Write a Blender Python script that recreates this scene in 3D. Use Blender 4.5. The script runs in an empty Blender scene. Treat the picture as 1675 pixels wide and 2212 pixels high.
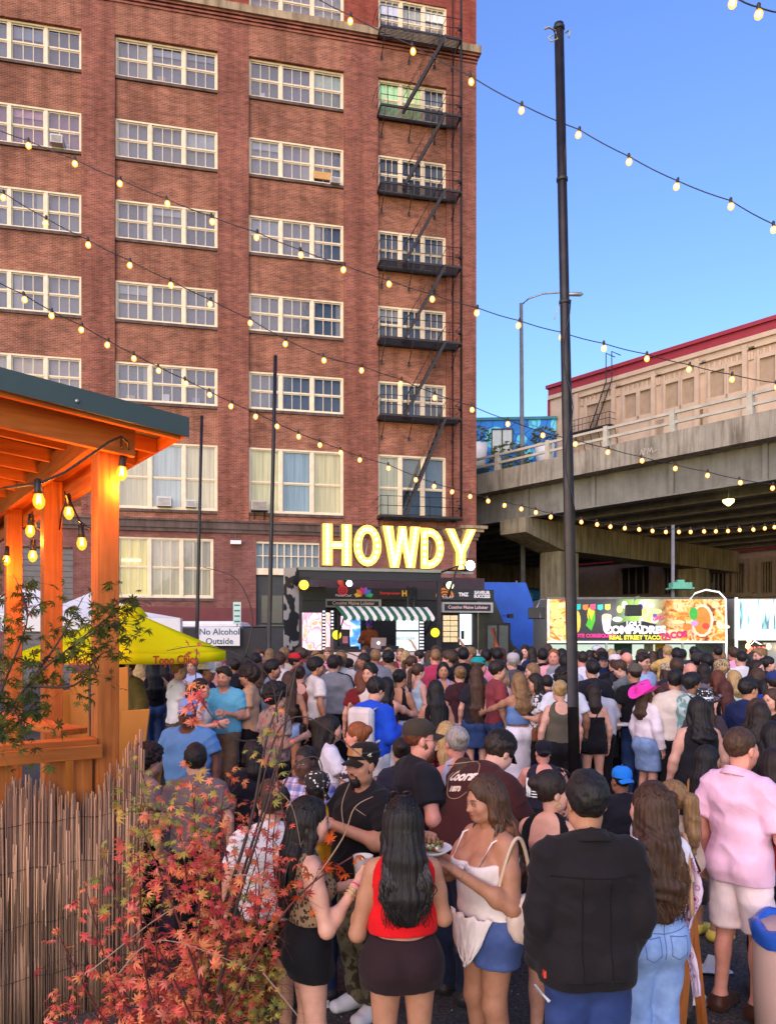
import bpy, bmesh, math, random
import numpy as np
from mathutils import Vector, Matrix, Quaternion
R = math.radians
rng = random.Random(7)
nrng = np.random.RandomState(11)
S = bpy.context.scene
COL = S.collection
# ------------------------------------------------------------------ camera
F = 1667.0; CU = 837.5; CV = 1385.0; H = 2.31
cam_d = bpy.data.cameras.new('camera'); cam = bpy.data.objects.new('camera', cam_d); COL.objects.link(cam)
cam.location = (0, 0, H); cam.rotation_euler = (R(90), 0, 0)
cam_d.sensor_fit = 'VERTICAL'; cam_d.sensor_height = 36.0; cam_d.sensor_width = 36.0
cam_d.lens = F / 2211.5 * 36.0
cam_d.shift_y = (CV - 1105.5) / 2211.5
cam_d.clip_start = 0.05; cam_d.clip_end = 1500
S.camera = cam
# ------------------------------------------------------------------ sky, sun, exposure
W = bpy.data.worlds.new('World'); S.world = W; W.use_nodes = True
wn = W.node_tree; wn.nodes.clear()
SUN_EL, SUN_ROT = R(4.3), R(205)
sk = wn.nodes.new('ShaderNodeTexSky'); sk.sky_type = 'NISHITA'; sk.sun_disc = False
sk.sun_elevation = SUN_EL; sk.sun_rotation = SUN_ROT; sk.air_density = 1.0; sk.dust_density = 0.1; sk.ozone_density = 3.2
hs = wn.nodes.new('ShaderNodeHueSaturation'); hs.inputs['Saturation'].default_value = 1.0; hs.inputs['Hue'].default_value = 0.522
bg = wn.nodes.new('ShaderNodeBackground'); bg.inputs['Strength'].default_value = 0.15
wo = wn.nodes.new('ShaderNodeOutputWorld')
wn.links.new(sk.outputs[0], hs.inputs['Color']); wn.links.new(hs.outputs[0], bg.inputs['Color']); wn.links.new(bg.outputs[0], wo.inputs['Surface'])
sun_d = bpy.data.lights.new('sun', 'SUN'); sun_d.energy = 0.9; sun_d.angle = R(80); sun_d.color = (1.0, 0.75, 0.66)
sun = bpy.data.objects.new('sun', sun_d); COL.objects.link(sun)
_sd = Vector((math.sin(SUN_ROT) * math.cos(SUN_EL), math.cos(SUN_ROT) * math.cos(SUN_EL), math.sin(SUN_EL) + 0.45))
sun.rotation_euler = _sd.to_track_quat('Z', 'Y').to_euler()
S.view_settings.view_transform = 'Standard'; S.view_settings.look = 'None'
S.view_settings.exposure = 2.15; S.view_settings.gamma = 1.0; S.view_settings.use_curve_mapping = False
S.render.engine = 'CYCLES'
S.cycles.use_denoising = True
try: S.cycles.denoiser = 'OPENIMAGEDENOISE'
except Exception: pass
S.cycles.max_bounces = 5; S.cycles.diffuse_bounces = 2; S.cycles.glossy_bounces = 3; S.cycles.transparent_max_bounces = 10
S.cycles.transmission_bounces = 4; S.cycles.sample_clamp_indirect = 3.0; S.cycles.caustics_reflective = False; S.cycles.caustics_refractive = False
# ------------------------------------------------------------------ helpers
def gz(y):                                  # the yard rises a little towards the trucks
 t = min(1.0, max(0.0, (y - 5.0) / 9.0)); return 0.48 * t * t * (3 - 2 * t)
def P(u, v, Y): return Vector(((u - CU) * Y / F, Y, H - (v - CV) * Y / F))
def tag(o, label=None, cat=None, group=None, kind=None):
 if label: o['label'] = label
 if cat: o['category'] = cat
 if group: o['group'] = group
 if kind: o['kind'] = kind
 return o
def empty(name, loc=(0, 0, 0), rz=0.0, label=None, cat=None, group=None, kind=None, parent=None):
 o = bpy.data.objects.new(name, None); COL.objects.link(o)
 o.location = loc; o.rotation_euler = (0, 0, rz); o.empty_display_size = 0.1
 if parent: o.parent = parent
 return tag(o, label, cat, group, kind)
def inst(name, me, parent=None, loc=(0, 0, 0), rot=(0, 0, 0), scale=(1, 1, 1), color=None):
 o = bpy.data.objects.new(name, me); COL.objects.link(o)
 o.location = loc; o.rotation_euler = rot; o.scale = scale
 if parent: o.parent = parent
 if color is not None: o.color = (*color, 1)
 return o
def basis(d, up=Vector((0, 0, 1))):
 d = Vector(d).normalized()
 if abs(d.dot(up)) > 0.98: up = Vector((0, 1, 0))
 x = d.cross(up).normalized(); y = x.cross(d).normalized()
 return x, y
class MB:
 def __init__(s): s.v = []; s.f = []; s.m = []; s.s = []
 def add(s, vs, fs, mi=0, sm=False):
  n = len(s.v); s.v.extend([tuple(v) for v in vs])
  for f in fs: s.f.append(tuple(n + i for i in f)); s.m.append(mi); s.s.append(sm)
 def box(s, x0, x1, y0, y1, z0, z1, mi=0):
  s.add([(x0,y0,z0),(x1,y0,z0),(x1,y1,z0),(x0,y1,z0),(x0,y0,z1),(x1,y0,z1),(x1,y1,z1),(x0,y1,z1)],
              [(3,2,1,0),(4,5,6,7),(0,1,5,4),(1,2,6,5),(2,3,7,6),(3,0,4,7)], mi)
 def bar(s, p, q, w, h, up=Vector((0, 0, 1)), mi=0):
  p, q = Vector(p), Vector(q); x, y = basis(q - p, up); x = x * w / 2; y = y * h / 2
  s.add([p-x-y, p+x-y, p+x+y, p-x+y, q-x-y, q+x-y, q+x+y, q-x+y],
              [(0,1,2,3),(7,6,5,4),(0,4,5,1),(1,5,6,2),(2,6,7,3),(3,7,4,0)], mi)
 def tube(s, pts, r, n=6, mi=0, cap=True, sm=True):
  pts = [Vector(p) for p in pts]; k = len(pts)
  rs = r if isinstance(r, (list, tuple)) else [r] * k
  vs = []; x = None
  for i, p in enumerate(pts):
   d = (pts[min(i + 1, k - 1)] - pts[max(i - 1, 0)])
   if d.length < 1e-9: d = Vector((0, 0, 1))
   d.normalize()
   if x is None: x, y = basis(d)
   else:
    x = (x - d * x.dot(d))
    if x.length < 1e-6: x, _ = basis(d)
    x.normalize(); y = x.cross(d) * -1
   for j in range(n):
    a = 2 * math.pi * j / n; vs.append(p + (x * math.cos(a) + y * math.sin(a)) * rs[i])
  fs = []
  for i in range(k - 1):
   for j in range(n):
    fs.append((i*n+j, i*n+(j+1) % n, (i+1)*n+(j+1) % n, (i+1)*n+j))
  if cap: fs.append(tuple(range(n - 1, -1, -1))); fs.append(tuple((k-1)*n + j for j in range(n)))
  s.add(vs, fs, mi, sm)
 def lathe(s, prof, c=(0, 0, 0), n=12, mi=0, axis=None, sm=True):
  c = Vector(c); vs = []; k = len(prof)
  if axis is None: X, Y, Z = Vector((1,0,0)), Vector((0,1,0)), Vector((0,0,1))
  else: Z = Vector(axis).normalized(); X, Y = basis(Z)
  for r, z in prof:
   for j in range(n):
    a = 2*math.pi*j/n; vs.append(c + X*(r*math.cos(a)) + Y*(r*math.sin(a)) + Z*z)
  fs = []
  for i in range(k-1):
   for j in range(n): fs.append((i*n+j, i*n+(j+1)%n, (i+1)*n+(j+1)%n, (i+1)*n+j))
  fs.append(tuple(range(n-1,-1,-1))); fs.append(tuple((k-1)*n+j for j in range(n)))
  s.add(vs, fs, mi, sm)
 def prism(s, poly, y0, y1, mi=0):            # poly of (x,z), counter-clockwise seen from -y
  n = len(poly)
  s.add([(x, y0, z) for x, z in poly] + [(x, y1, z) for x, z in poly],
              [tuple(range(n)), tuple(range(2*n-1, n-1, -1))] + [((i+1) % n, i, i+n, (i+1) % n+n) for i in range(n)], mi)
 def sheet(s, grid, mi=0, sm=True):           # grid[i][j] of points
  a, b = len(grid), len(grid[0])
  s.add([p for row in grid for p in row], [(i*b+j, i*b+j+1, (i+1)*b+j+1, (i+1)*b+j) for i in range(a-1) for j in range(b-1)], mi, sm)
 def mesh(s, name, mats):
  me = bpy.data.meshes.new(name); me.from_pydata(s.v, [], s.f)
  for m in (mats if isinstance(mats, (list, tuple)) else [mats]): me.materials.append(m)
  me.polygons.foreach_set('material_index', s.m); me.polygons.foreach_set('use_smooth', s.s)
  me.update(); return me
 def build(s, name, mats, parent=None, color=None, loc=(0,0,0), rz=0.0, bevel=0.0):
  o = inst(name, s.mesh(name, mats), parent, loc, (0, 0, rz), (1, 1, 1), color)
  if bevel:
   b = o.modifiers.new('bevel', 'BEVEL'); b.width = bevel; b.segments = 2; b.limit_method = 'ANGLE'
  return o
def boxmesh(name, m):
 b = MB(); b.box(-.5, .5, -.5, .5, -.5, .5); return b.mesh(name, m)
# ------------------------------------------------------------------ materials
EMK = 0.62
class NT:
 def __init__(s, name):
  s.m = bpy.data.materials.new(name); s.m.use_nodes = True; s.t = s.m.node_tree; s.t.nodes.clear()
  s.out = s.n('ShaderNodeOutputMaterial')
 def n(s, t, **kw):
  nd = s.t.nodes.new(t)
  for k, v in kw.items():
   if k in nd.inputs:
    nd.inputs[k].default_value = v
   else: setattr(nd, k, v)
  return nd
 def l(s, a, b): s.t.links.new(a, b)
 def coord(s, which='Object', scale=(1, 1, 1), rot=(0, 0, 0)):
  c = s.n('ShaderNodeTexCoord'); m = s.n('ShaderNodeMapping'); m.inputs['Scale'].default_value = scale; m.inputs['Rotation'].default_value = rot
  s.l(c.outputs[which], m.inputs['Vector']); return m.outputs[0]
 def noise(s, vec, scale, detail=4, rough=0.55):
  n = s.n('ShaderNodeTexNoise'); n.inputs['Scale'].default_value = scale; n.inputs['Detail'].default_value = detail; n.inputs['Roughness'].default_value = rough
  s.l(vec, n.inputs['Vector']); return n.outputs['Fac']
 def ramp(s, fac, stops, interp='LINEAR'):
  r = s.n('ShaderNodeValToRGB'); e = r.color_ramp.elements; r.color_ramp.interpolation = interp
  while len(e) < len(stops): e.new(0.5)
  for i, (p, c) in enumerate(stops):
   e[i].position = p; e[i].color = (*c, 1) if len(c) == 3 else c
  s.l(fac, r.inputs['Fac']); return r.outputs['Color']
 def mix(s, a, b, fac, mode='MIX'):
  x = s.n('ShaderNodeMix', data_type='RGBA', blend_type=mode)
  for i, val in ((6, a), (7, b)):
   if isinstance(val, (tuple, list)): x.inputs[i].default_value = (*val[:3], 1)
   else: s.l(val, x.inputs[i])
  if isinstance(fac, (int, float)): x.inputs[0].default_value = fac
  else: s.l(fac, x.inputs[0])
  return x.outputs[2]
 def math(s, op, a, b=0.5):
  x = s.n('ShaderNodeMath', operation=op)
  for i, val in ((0, a), (1, b)):
   if isinstance(val, (int, float)): x.inputs[i].default_value = val
   else: s.l(val, x.inputs[i])
  return x.outputs[0]
 def bump(s, h, strength=0.3, dist=0.01):
  b = s.n('ShaderNodeBump'); b.inputs['Strength'].default_value = strength; b.inputs['Distance'].default_value = dist
  s.l(h, b.inputs['Height']); return b.outputs[0]
 def pbr(s, col, rough=0.6, metal=0.0, normal=None, spec=0.5, sss=0.0, emit=None, estr=0.0, coat=0.0, sheen=0.0):
  p = s.n('ShaderNodeBsdfPrincipled')
  for k, v in (('Base Color', col), ('Roughness', rough), ('Metallic', metal), ('Specular IOR Level', spec), ('Coat Weight', coat), ('Sheen Weight', sheen)):
   if isinstance(v, (int, float)): p.inputs[k].default_value = v
   elif isinstance(v, (tuple, list)): p.inputs[k].default_value = (*v[:3], 1)
   else: s.l(v, p.inputs[k])
  if sss: p.inputs['Subsurface Weight'].default_value = sss; p.inputs['Subsurface Radius'].default_value = (0.02, 0.008, 0.004)
  if normal is not None: s.l(normal, p.inputs['Normal'])
  if emit is not None:
   if isinstance(emit, (tuple, list)): p.inputs['Emission Color'].default_value = (*emit, 1)
   else: s.l(emit, p.inputs['Emission Color'])
   p.inputs['Emission Strength'].default_value = estr * EMK
  s.l(p.outputs[0], s.out.inputs['Surface']); s.p = p; return s.m
def plain(name, c, rough=0.6, metal=0.0, var=0.18, scale=3.0, bump=0.0, stretch=(1, 1, 1), spec=0.5, fine=0):
 t = NT(name); v = t.coord('Object', stretch); f = t.noise(v, scale, 5)
 col = t.ramp(f, [(0.28, tuple(x * (1 - var) for x in c)), (0.72, tuple(min(1, x * (1 + var)) for x in c))])
 nrm = t.bump(t.noise(v, fine or scale * 6, 4), bump, 0.01) if bump else None
 return t.pbr(col, rough, metal, nrm, spec)
def objcol(name, rough=0.6, metal=0.0, var=0.12, scale=6.0, bump=0.0, stretch=(1,1,1), sheen=0.0, spec=0.4, fine=60):
 t = NT(name); oi = t.n('ShaderNodeObjectInfo'); v = t.coord('Object', stretch); f = t.noise(v, scale, 4)
 g = t.ramp(f, [(0.3, (1 - var,) * 3), (0.7, (1 + var,) * 3)])
 col = t.mix(oi.outputs['Color'], g, 1.0, 'MULTIPLY')
 nrm = t.bump(t.noise(v, fine, 3), bump, 0.01) if bump else None
 return t.pbr(col, rough, metal, nrm, spec, sheen=sheen)
def emis(name, c, strength, base=(0.02, 0.02, 0.02)):
 t = NT(name); return t.pbr(base, 0.4, emit=c, estr=strength)
def wood_mat(name, c0, c1, axis='z', scale=1.0, rough=0.7):
 t = NT(name); st = {'x': (.35, 6, 6), 'y': (6, .35, 6), 'z': (6, 6, .35)}[axis]
 v = t.coord('Object', tuple(a * scale for a in st)); f = t.noise(v, 5.0, 6, 0.6)
 v2 = t.coord('Object'); g = t.noise(v2, 1.6, 3)
 col = t.ramp(f, [(0.3, c0), (0.5, tuple((a+b)/2 for a, b in zip(c0, c1))), (0.68, c1)])
 col = t.mix(col, t.ramp(g, [(0.35, (0.72,)*3), (0.65, (1.1,)*3)]), 1.0, 'MULTIPLY')
 vo = t.n('ShaderNodeTexVoronoi'); vo.inputs['Scale'].default_value = 2.3; t.l(t.coord('Object', tuple(1.0 if a > 1 else .45 for a in st)), vo.inputs['Vector'])
 col = t.mix(col, t.ramp(vo.outputs['Distance'], [(0.03, (0.22, .13, .1)), (0.075, (1, 1, 1))]), 1.0, 'MULTIPLY')
 return t.pbr(col, rough, 0, t.bump(f, 0.35, 0.006), 0.3)
def brick_mat(name, ca, cb, mortar, dirt=1.0):
 t = NT(name); tc = t.n('ShaderNodeTexCoord'); sp = t.n('ShaderNodeSeparateXYZ'); t.l(tc.outputs['Object'], sp.inputs[0])
 cb_ = t.n('ShaderNodeCombineXYZ'); t.l(t.math('ADD', sp.outputs[0], sp.outputs[1]), cb_.inputs[0]); t.l(sp.outputs[2], cb_.inputs[1])
 bt = t.n('ShaderNodeTexBrick'); t.l(cb_.outputs[0], bt.inputs['Vector'])
 bt.inputs['Scale'].default_value = 1.0; bt.inputs['Brick Width'].default_value = 0.215; bt.inputs['Row Height'].default_value = 0.074
 bt.inputs['Mortar Size'].default_value = 0.0085; bt.inputs['Mortar Smooth'].default_value = 0.3; bt.inputs['Bias'].default_value = -0.1
 bt.inputs['Color1'].default_value = (*ca, 1); bt.inputs['Color2'].default_value = (*cb, 1); bt.inputs['Mortar'].default_value = (*mortar, 1)
 big = t.noise(t.coord('Object'), 0.35, 5); mid = t.noise(t.coord('Object', (1, 1, 3)), 1.7, 5, .65)
 col = t.mix(bt.outputs['Color'], t.ramp(big, [(0.3, (0.70, 0.66, 0.66)), (0.7, (1.2, 1.16, 1.14))]), dirt, 'MULTIPLY')
 col = t.mix(col, t.ramp(mid, [(0.3, (0.6, 0.58, 0.58)), (0.6, (1.12, 1.1, 1.1))]), dirt, 'MULTIPLY')
 col = t.mix(col, t.ramp(t.noise(t.coord('Object', (1.1, 1.1, .07)), 1.5, 5, .6), [(0.38, (0.66, 0.62, 0.60)), (0.55, (1, 1, 1))]), dirt * .8, 'MULTIPLY')
 return t.pbr(col, 0.85, 0, t.bump(bt.outputs['Fac'], -0.5, 0.01), 0.25)
def concrete_mat(name, c, streak=0.6):
 t = NT(name); v = t.coord('Object', (1, 1, 1)); vs = t.coord('Object', (1.6, 1.6, .16))
 a = t.noise(v, 0.8, 6, .6); b = t.noise(vs, 2.2, 6, .65)
 col = t.ramp(a, [(0.3, tuple(x*.72 for x in c)), (0.7, tuple(x*1.2 for x in c))])
 col = t.mix(col, t.ramp(b, [(0.36, (0.42, 0.38, 0.34)), (0.56, (1, 1, 1))]), streak, 'MULTIPLY')
 return t.pbr(col, 0.9, 0, t.bump(t.noise(v, 14, 5), 0.3, 0.02), 0.2)
def stripes(name, ca, cb, scale, axis=0):
 t = NT(name); tc = t.n('ShaderNodeTexCoord'); sp = t.n('ShaderNodeSeparateXYZ'); t.l(tc.outputs['Object'], sp.inputs[0])
 f = t.math('FRACT', t.math('MULTIPLY', sp.outputs[axis], scale)); col = t.ramp(f, [(0, ca), (0.5, cb)], 'CONSTANT'); return t.pbr(col, 0.75)
M = {}
M['brick'] = brick_mat('red_brick', (0.34, 0.125, 0.064), (0.215, 0.080, 0.048), (0.40, 0.27, 0.21))
M['brick_up'] = brick_mat('orange_red_brick', (0.34, 0.075, 0.045), (0.26, 0.055, 0.036), (0.30, 0.12, 0.09))
M['brick_pil'] = brick_mat('pilaster_brick', (0.32, 0.105, 0.060), (0.19, 0.064, 0.044), (0.32, 0.2, 0.17))
M['brick_low'] = brick_mat('dull_pink_brick', (0.245, 0.10, 0.082), (0.19, 0.075, 0.064), (0.27, 0.15, 0.13), 0.8)
M['paint_maroon'] = plain('maroon_paint', (0.15, 0.035, 0.035), 0.75, var=.15, scale=1.5)
M['stone'] = concrete_mat('band_stone', (0.40, 0.31, 0.20), 0.8)
M['stone_dark'] = concrete_mat('dark_stone', (0.14, 0.10, 0.09), 0.6)
M['frame'] = plain('cream_window_paint', (0.78, 0.66, 0.47), 0.6, var=.12, scale=4)
M['concrete'] = concrete_mat('bridge_concrete', (0.30, 0.28, 0.235), 0.85)
M['concrete2'] = concrete_mat('bent_concrete', (0.25, 0.225, 0.16), 0.8)
M['girder'] = concrete_mat('painted_girder', (0.19, 0.19, 0.17), 0.35)
M['rail_paint'] = plain('pale_rail_paint', (0.42, 0.40, 0.33), 0.6)
M['beige'] = plain('beige_render', (0.55, 0.42, 0.305), 0.85, var=.1, scale=1.2, bump=.1)
M['beige_d'] = plain('boarded_panel', (0.38, 0.28, 0.19), 0.85, var=.12, scale=2)
M['crimson'] = plain('crimson_paint', (0.30, 0.02, 0.035), 0.6, var=.12)
M['steel_black'] = plain('black_iron', (0.022, 0.018, 0.018), 0.55, var=.4, scale=9)
M['dark'] = plain('dark_void', (0.018, 0.018, 0.02), 0.8)
M['black'] = plain('black_plastic', (0.016, 0.016, 0.018), 0.5)
M['white'] = plain('white_paint', (0.75, 0.75, 0.74), 0.5, var=.06)
M['grey_metal'] = plain('galvanised_metal', (0.38, 0.39, 0.39), 0.4, 0.7)
M['obj'] = objcol('painted', 0.6)
M['objgloss'] = objcol('glossy_painted', 0.25, var=.05)
def globe_mat(name, c, s, f):                 # tinted glass that scatters the light of its filament
 t = NT(name); tr = t.n('ShaderNodeBsdfTransparent'); tr.inputs[0].default_value = (1, .8, .5, 1)
 em = t.n('ShaderNodeEmission'); em.inputs[0].default_value = (*c, 1); em.inputs[1].default_value = s
 mx = t.n('ShaderNodeMixShader'); mx.inputs[0].default_value = f; t.l(tr.outputs[0], mx.inputs[1]); t.l(em.outputs[0], mx.inputs[2]); t.l(mx.outputs[0], t.out.inputs['Surface']); return t.m
M['bulb'] = globe_mat('amber_globe', (1.0, 0.32, 0.04), 1.1, 0.45)
M['filament'] = emis('hot_filament', (1.0, 0.64, 0.28), 5.0)
M['bulb_w'] = emis('lit_warm_bulb', (1.0, 0.55, 0.18), 2.5)
M['edison'] = emis('edison_filament', (1.0, 0.55, 0.10), 14.0)
def glass_mat(name, tint, gloss):
 t = NT(name); tr = t.n('ShaderNodeBsdfTransparent'); tr.inputs[0].default_value = (*tint, 1)
 gl = t.n('ShaderNodeBsdfGlossy'); gl.inputs['Roughness'].default_value = 0.03; gl.inputs['Color'].default_value = (.95, .95, .95, 1)
 nz = t.noise(t.coord('Object', (1, 1, 1)), 3.0, 2); t.l(t.bump(nz, 0.06, 0.02), gl.inputs['Normal'])
 mx = t.n('ShaderNodeMixShader'); mx.inputs[0].default_value = gloss
 t.l(tr.outputs[0], mx.inputs[1]); t.l(gl.outputs[0], mx.inputs[2]); t.l(mx.outputs[0], t.out.inputs['Surface']); return t.m
M['glass'] = glass_mat('window_glass', (0.9, 0.92, 0.94), 0.035)
M['amber_glass'] = glass_mat('amber_bulb_glass', (1.0, 0.72, 0.3), 0.08)
def text_obj(name, body, size, mat, parent, loc, rot=(R(90), 0, 0), extrude=0.004, bold=0.0, align='CENTER', sx=1.0, spacing=1.0):
 c = bpy.data.curves.new(name, 'FONT'); c.body = body; c.size = size; c.extrude = extrude; c.offset = bold; c.align_x = align; c.align_y = 'CENTER'; c.space_character = spacing
 c.resolution_u = 3
 o = bpy.data.objects.new(name, c); COL.objects.link(o); c.materials.append(mat)
 dg = bpy.context.evaluated_depsgraph_get(); me = bpy.data.meshes.new_from_object(o.evaluated_get(dg)); bpy.data.objects.remove(o)
 me.name = name; o = inst(name, me, parent, loc, rot, (sx, 1, 1)); return o
def spline(pts, n=6):
 out = []; k = len(pts)
 for i in range(k - 1):
  p0, p1, p2, p3 = pts[max(i-1, 0)], pts[i], pts[i+1], pts[min(i+2, k-1)]
  for j in range(n):
   q = j / n; out.append(.5 * ((2*p1) + (p2 - p0)*q + (2*p0 - 5*p1 + 4*p2 - p3)*q*q + (3*p1 - p0 - 3*p2 + p3)*q**3))
 out.append(pts[-1]); return out
def stuff(o): o['kind'] = 'stuff'; return o
class Frame:                                  # a vertical local frame: x along, y inward (away from the viewer), z up
 def __init__(s, o, ang): s.o = Vector(o); s.a = ang; s.ex = Vector((math.cos(ang), math.sin(ang), 0)); s.ey = Vector((-math.sin(ang), math.cos(ang), 0))
 def at(s, u, v, y=0.0):                   # local (x, z) of the place seen at picture point (u, v) on the plane local y
  d = Vector(((u - CU) / F, 1, -(v - CV) / F)); o = Vector((0, 0, H)); q = s.o + s.ey * y
  t = (q - o).dot(s.ey) / d.dot(s.ey); p = o + d * t
  return (p - s.o).dot(s.ex), p.z
 def x(s, u, y=0.0): return s.at(u, CV, y)[0]
 def w(s, x, y, z): return s.o + s.ex * x + s.ey * y + Vector((0, 0, z))
# ================================================================== ground
t = NT('asphalt'); v = t.coord('Object'); f1 = t.noise(v, 0.5, 5); f2 = t.noise(v, 38, 4, .7);
vo = t.n('ShaderNodeTexVoronoi'); vo.inputs['Scale'].default_value = 55; t.l(v, vo.inputs['Vector'])
c = t.mix(t.ramp(f1, [(0.3, (0.05, 0.044, 0.042)), (0.7, (0.11, 0.095, 0.09))]), t.ramp(f2, [(0.35, (0.45,)*3), (0.7, (1.7,)*3)]), 1.0, 'MULTIPLY')
c = t.mix(c, t.ramp(vo.outputs['Distance'], [(0.1, (1.8, 1.7, 1.65)), (0.42, (0.75,)*3)]), 0.8, 'MULTIPLY')
M['asphalt'] = t.pbr(c, 0.85, 0, t.bump(f2, 0.8, 0.02), 0.35)
b = MB(); ys = [-12, 0, 4, 5, 5.5, 6, 6.5, 7, 7.5, 8, 8.5, 9, 9.5, 10, 11, 12, 13, 14, 15, 16, 17, 18, 20, 40, 90, 200, 500]; xs = [-400, -60, -20, 0, 20, 60, 400]
b.sheet([[(x, y, gz(y)) for x in xs] for y in ys], 0, True)
tag(b.build('ground', M['asphalt']), kind='structure')
# ================================================================== brick building
FB = Frame((4.33, 37.9, 0.3), math.atan2(0.218, 0.976))
bb = empty('brick_building', FB.o, FB.a, 'tall red brick apartment block with cream triple windows behind the stage', 'building')
G0 = -0.3
colx = {}
def gx(u0, u1, vm): return FB.x(u0), FB.x(u1)
C2 = (FB.x(248.5), FB.x(470)); C3 = (FB.x(537.5), FB.x(742.5)); C4 = (FB.x(816.5), FB.x(964))
w2 = C2[1] - C2[0]; C1 = (FB.x(176) - w2, FB.x(176))
def zz(u, v): return FB.at(u, v)[1] - FB.o.z
rows = []                                     # (z0, z1) of each floor's windows, bottom up
for (vt, vb) in ((75.8, 158.8), (249.1, 334), (423.1, 510.8), (599.3, 684), (775, 862)):
 rows.append((zz(248.5, vb), zz(248.5, vt)))
dz = (rows[0][0] - rows[4][0]) / 4.0
hh = sum(a[1] - a[0] for a in rows) / 5
r0 = [(rows[4][0] + dz * k, rows[4][0] + dz * k + hh) for k in range(5)]
z_top0 = zz(645, 50.0); row_top = (z_top0, z_top0 + hh + 0.25)
z_tall = (zz(462, 1102.8), zz(463.5, 959.5)); z_gnd = (zz(461, 1292), zz(462, 1163))
z_belt = (zz(450, 1150), zz(450, 1128)); z_cor = (zz(800, 80), zz(800, 64))
XL = C1[0] - 3.0; RC = 0.14; DEP = 14.0
cols = [C1, C2, C3, C4]
wall = MB()
xe = [XL] + [x for c in cols for x in c] + [0.0]
ztop = row_top[1] + 1.2
for i in range(0, len(xe), 2):                # pilasters, full height
 wall.box(xe[i], xe[i+1], 0, 0.5, z_belt[1], z_cor[0], 2); wall.box(xe[i], xe[i+1], 0, .5, z_cor[1], ztop, 1)
for (x0, x1) in cols:
 fl = [z_tall] + r0 + [row_top]
 for k in range(len(fl)):
  lo = z_belt[1] if k == 0 else fl[k-1][1]; hi = fl[k][0]
  if k == len(fl) - 1:
   wall.box(x0, x1, 0.0, 0.5, lo, z_cor[0], 0)
   if hi > z_cor[1] + .02: wall.box(x0, x1, 0.0, 0.5, z_cor[1], hi, 1)
  else: wall.box(x0, x1, RC, 0.5, lo, hi, 0)
 wall.box(x0, x1, 0.0, .5, row_top[1], ztop, 1)
wall.box(-0.5, 0, .5, DEP, G0, ztop, 2)       # right return wall
wall.box(XL, -.5, DEP - .3, DEP, G0, ztop, 0)
wall.build('wall', [M['brick'], M['brick_up'], M['brick_pil']], bb)
lw = MB()                                     # ground storey
gw = (FB.x(252), FB.x(461)); gz0 = zz(460, 1300)
tr = (FB.x(553), FB.x(690)); ztr = (zz(560, 1230), zz(560, 1168))
dr = (FB.x(551), FB.x(620)); sh = (FB.x(40), FB.x(158)); zsh = zz(158, 1182)
segs = [(XL, sh[0]), (sh[1], gw[0]), (gw[1], tr[0]), (tr[1], 0.0)]
for a, b_ in segs: lw.box(a, b_, 0.02, .5, G0, z_belt[0], 0)
lw.box(gw[0], gw[1], .06, .5, gz0, z_gnd[0], 0); lw.box(gw[0], gw[1], .06, .5, G0, gz0, 0); lw.box(gw[0], gw[1], .06, .5, z_gnd[1], z_belt[0], 0)
lw.box(sh[0], sh[1], .04, .5, zsh, z_belt[0], 0); lw.box(tr[0], tr[1], .04, .5, ztr[1], z_belt[0], 0)
lw.build('ground_storey_wall', M['brick_low'], bb)
pm = MB()
for a, b_ in ((sh[1], gw[0]), (gw[0], gw[1]), (gw[1], tr[0])): pm.box(a, b_, -.004, .05, G0, zz(460, 1312), 0)
pm.build('painted_plinth', M['paint_maroon'], bb)
bm = MB(); bm.box(XL, .12, -.16, .1, z_belt[0] + .16, z_belt[1]); bm.box(XL, .07, -.09, .1, z_belt[0], z_belt[0] + .155); bm.box(XL, .2, -.24, .1, z_belt[1] + .003, z_belt[1] + .09)
bm.build('belt_course', M['stone_dark'], bb)
cm = MB(); cm.box(XL, .2, -.22, .2, z_cor[0], z_cor[1]); cm.build('stone_band', M['stone'], bb)
ck = MB()
for k in range(3): ck.box(XL, .12 - .04*k, -.12 + .035*k, .1, z_cor[0] - .1 - .16*k, z_cor[0] - .003 - .16*k)
ck.build('corbelled_brick_course', M['brick_pil'], bb)
corn = MB(); zc = zz(1020, 1150)
corn.box(-.9, .45, -.4, .1, zc + .15, zc + .3); corn.box(-.8, .3, -.28, .1, zc, zc + .147); corn.build('pilaster_capital', M['stone'], bb)
pane_me = boxmesh('pane', M['glass']); blind_me = boxmesh('blind', M['obj'])
M['curtain_lit'] = None
t = NT('lit_curtain'); oi = t.n('ShaderNodeObjectInfo'); vv = t.coord('Object', (14, 1, .8)); fo = t.noise(vv, 1.2, 3)
cc = t.mix(oi.outputs['Color'], t.ramp(fo, [(.35, (.75,)*3), (.65, (1.15,)*3)]), 1.0, 'MULTIPLY'); M['curtain_lit'] = t.pbr(cc, .8, emit=cc, estr=0.14)
lit_me = boxmesh('curtain', M['curtain_lit'])
void_me = boxmesh('room', M['obj'])
npane = [0]; extra = MB()
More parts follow.
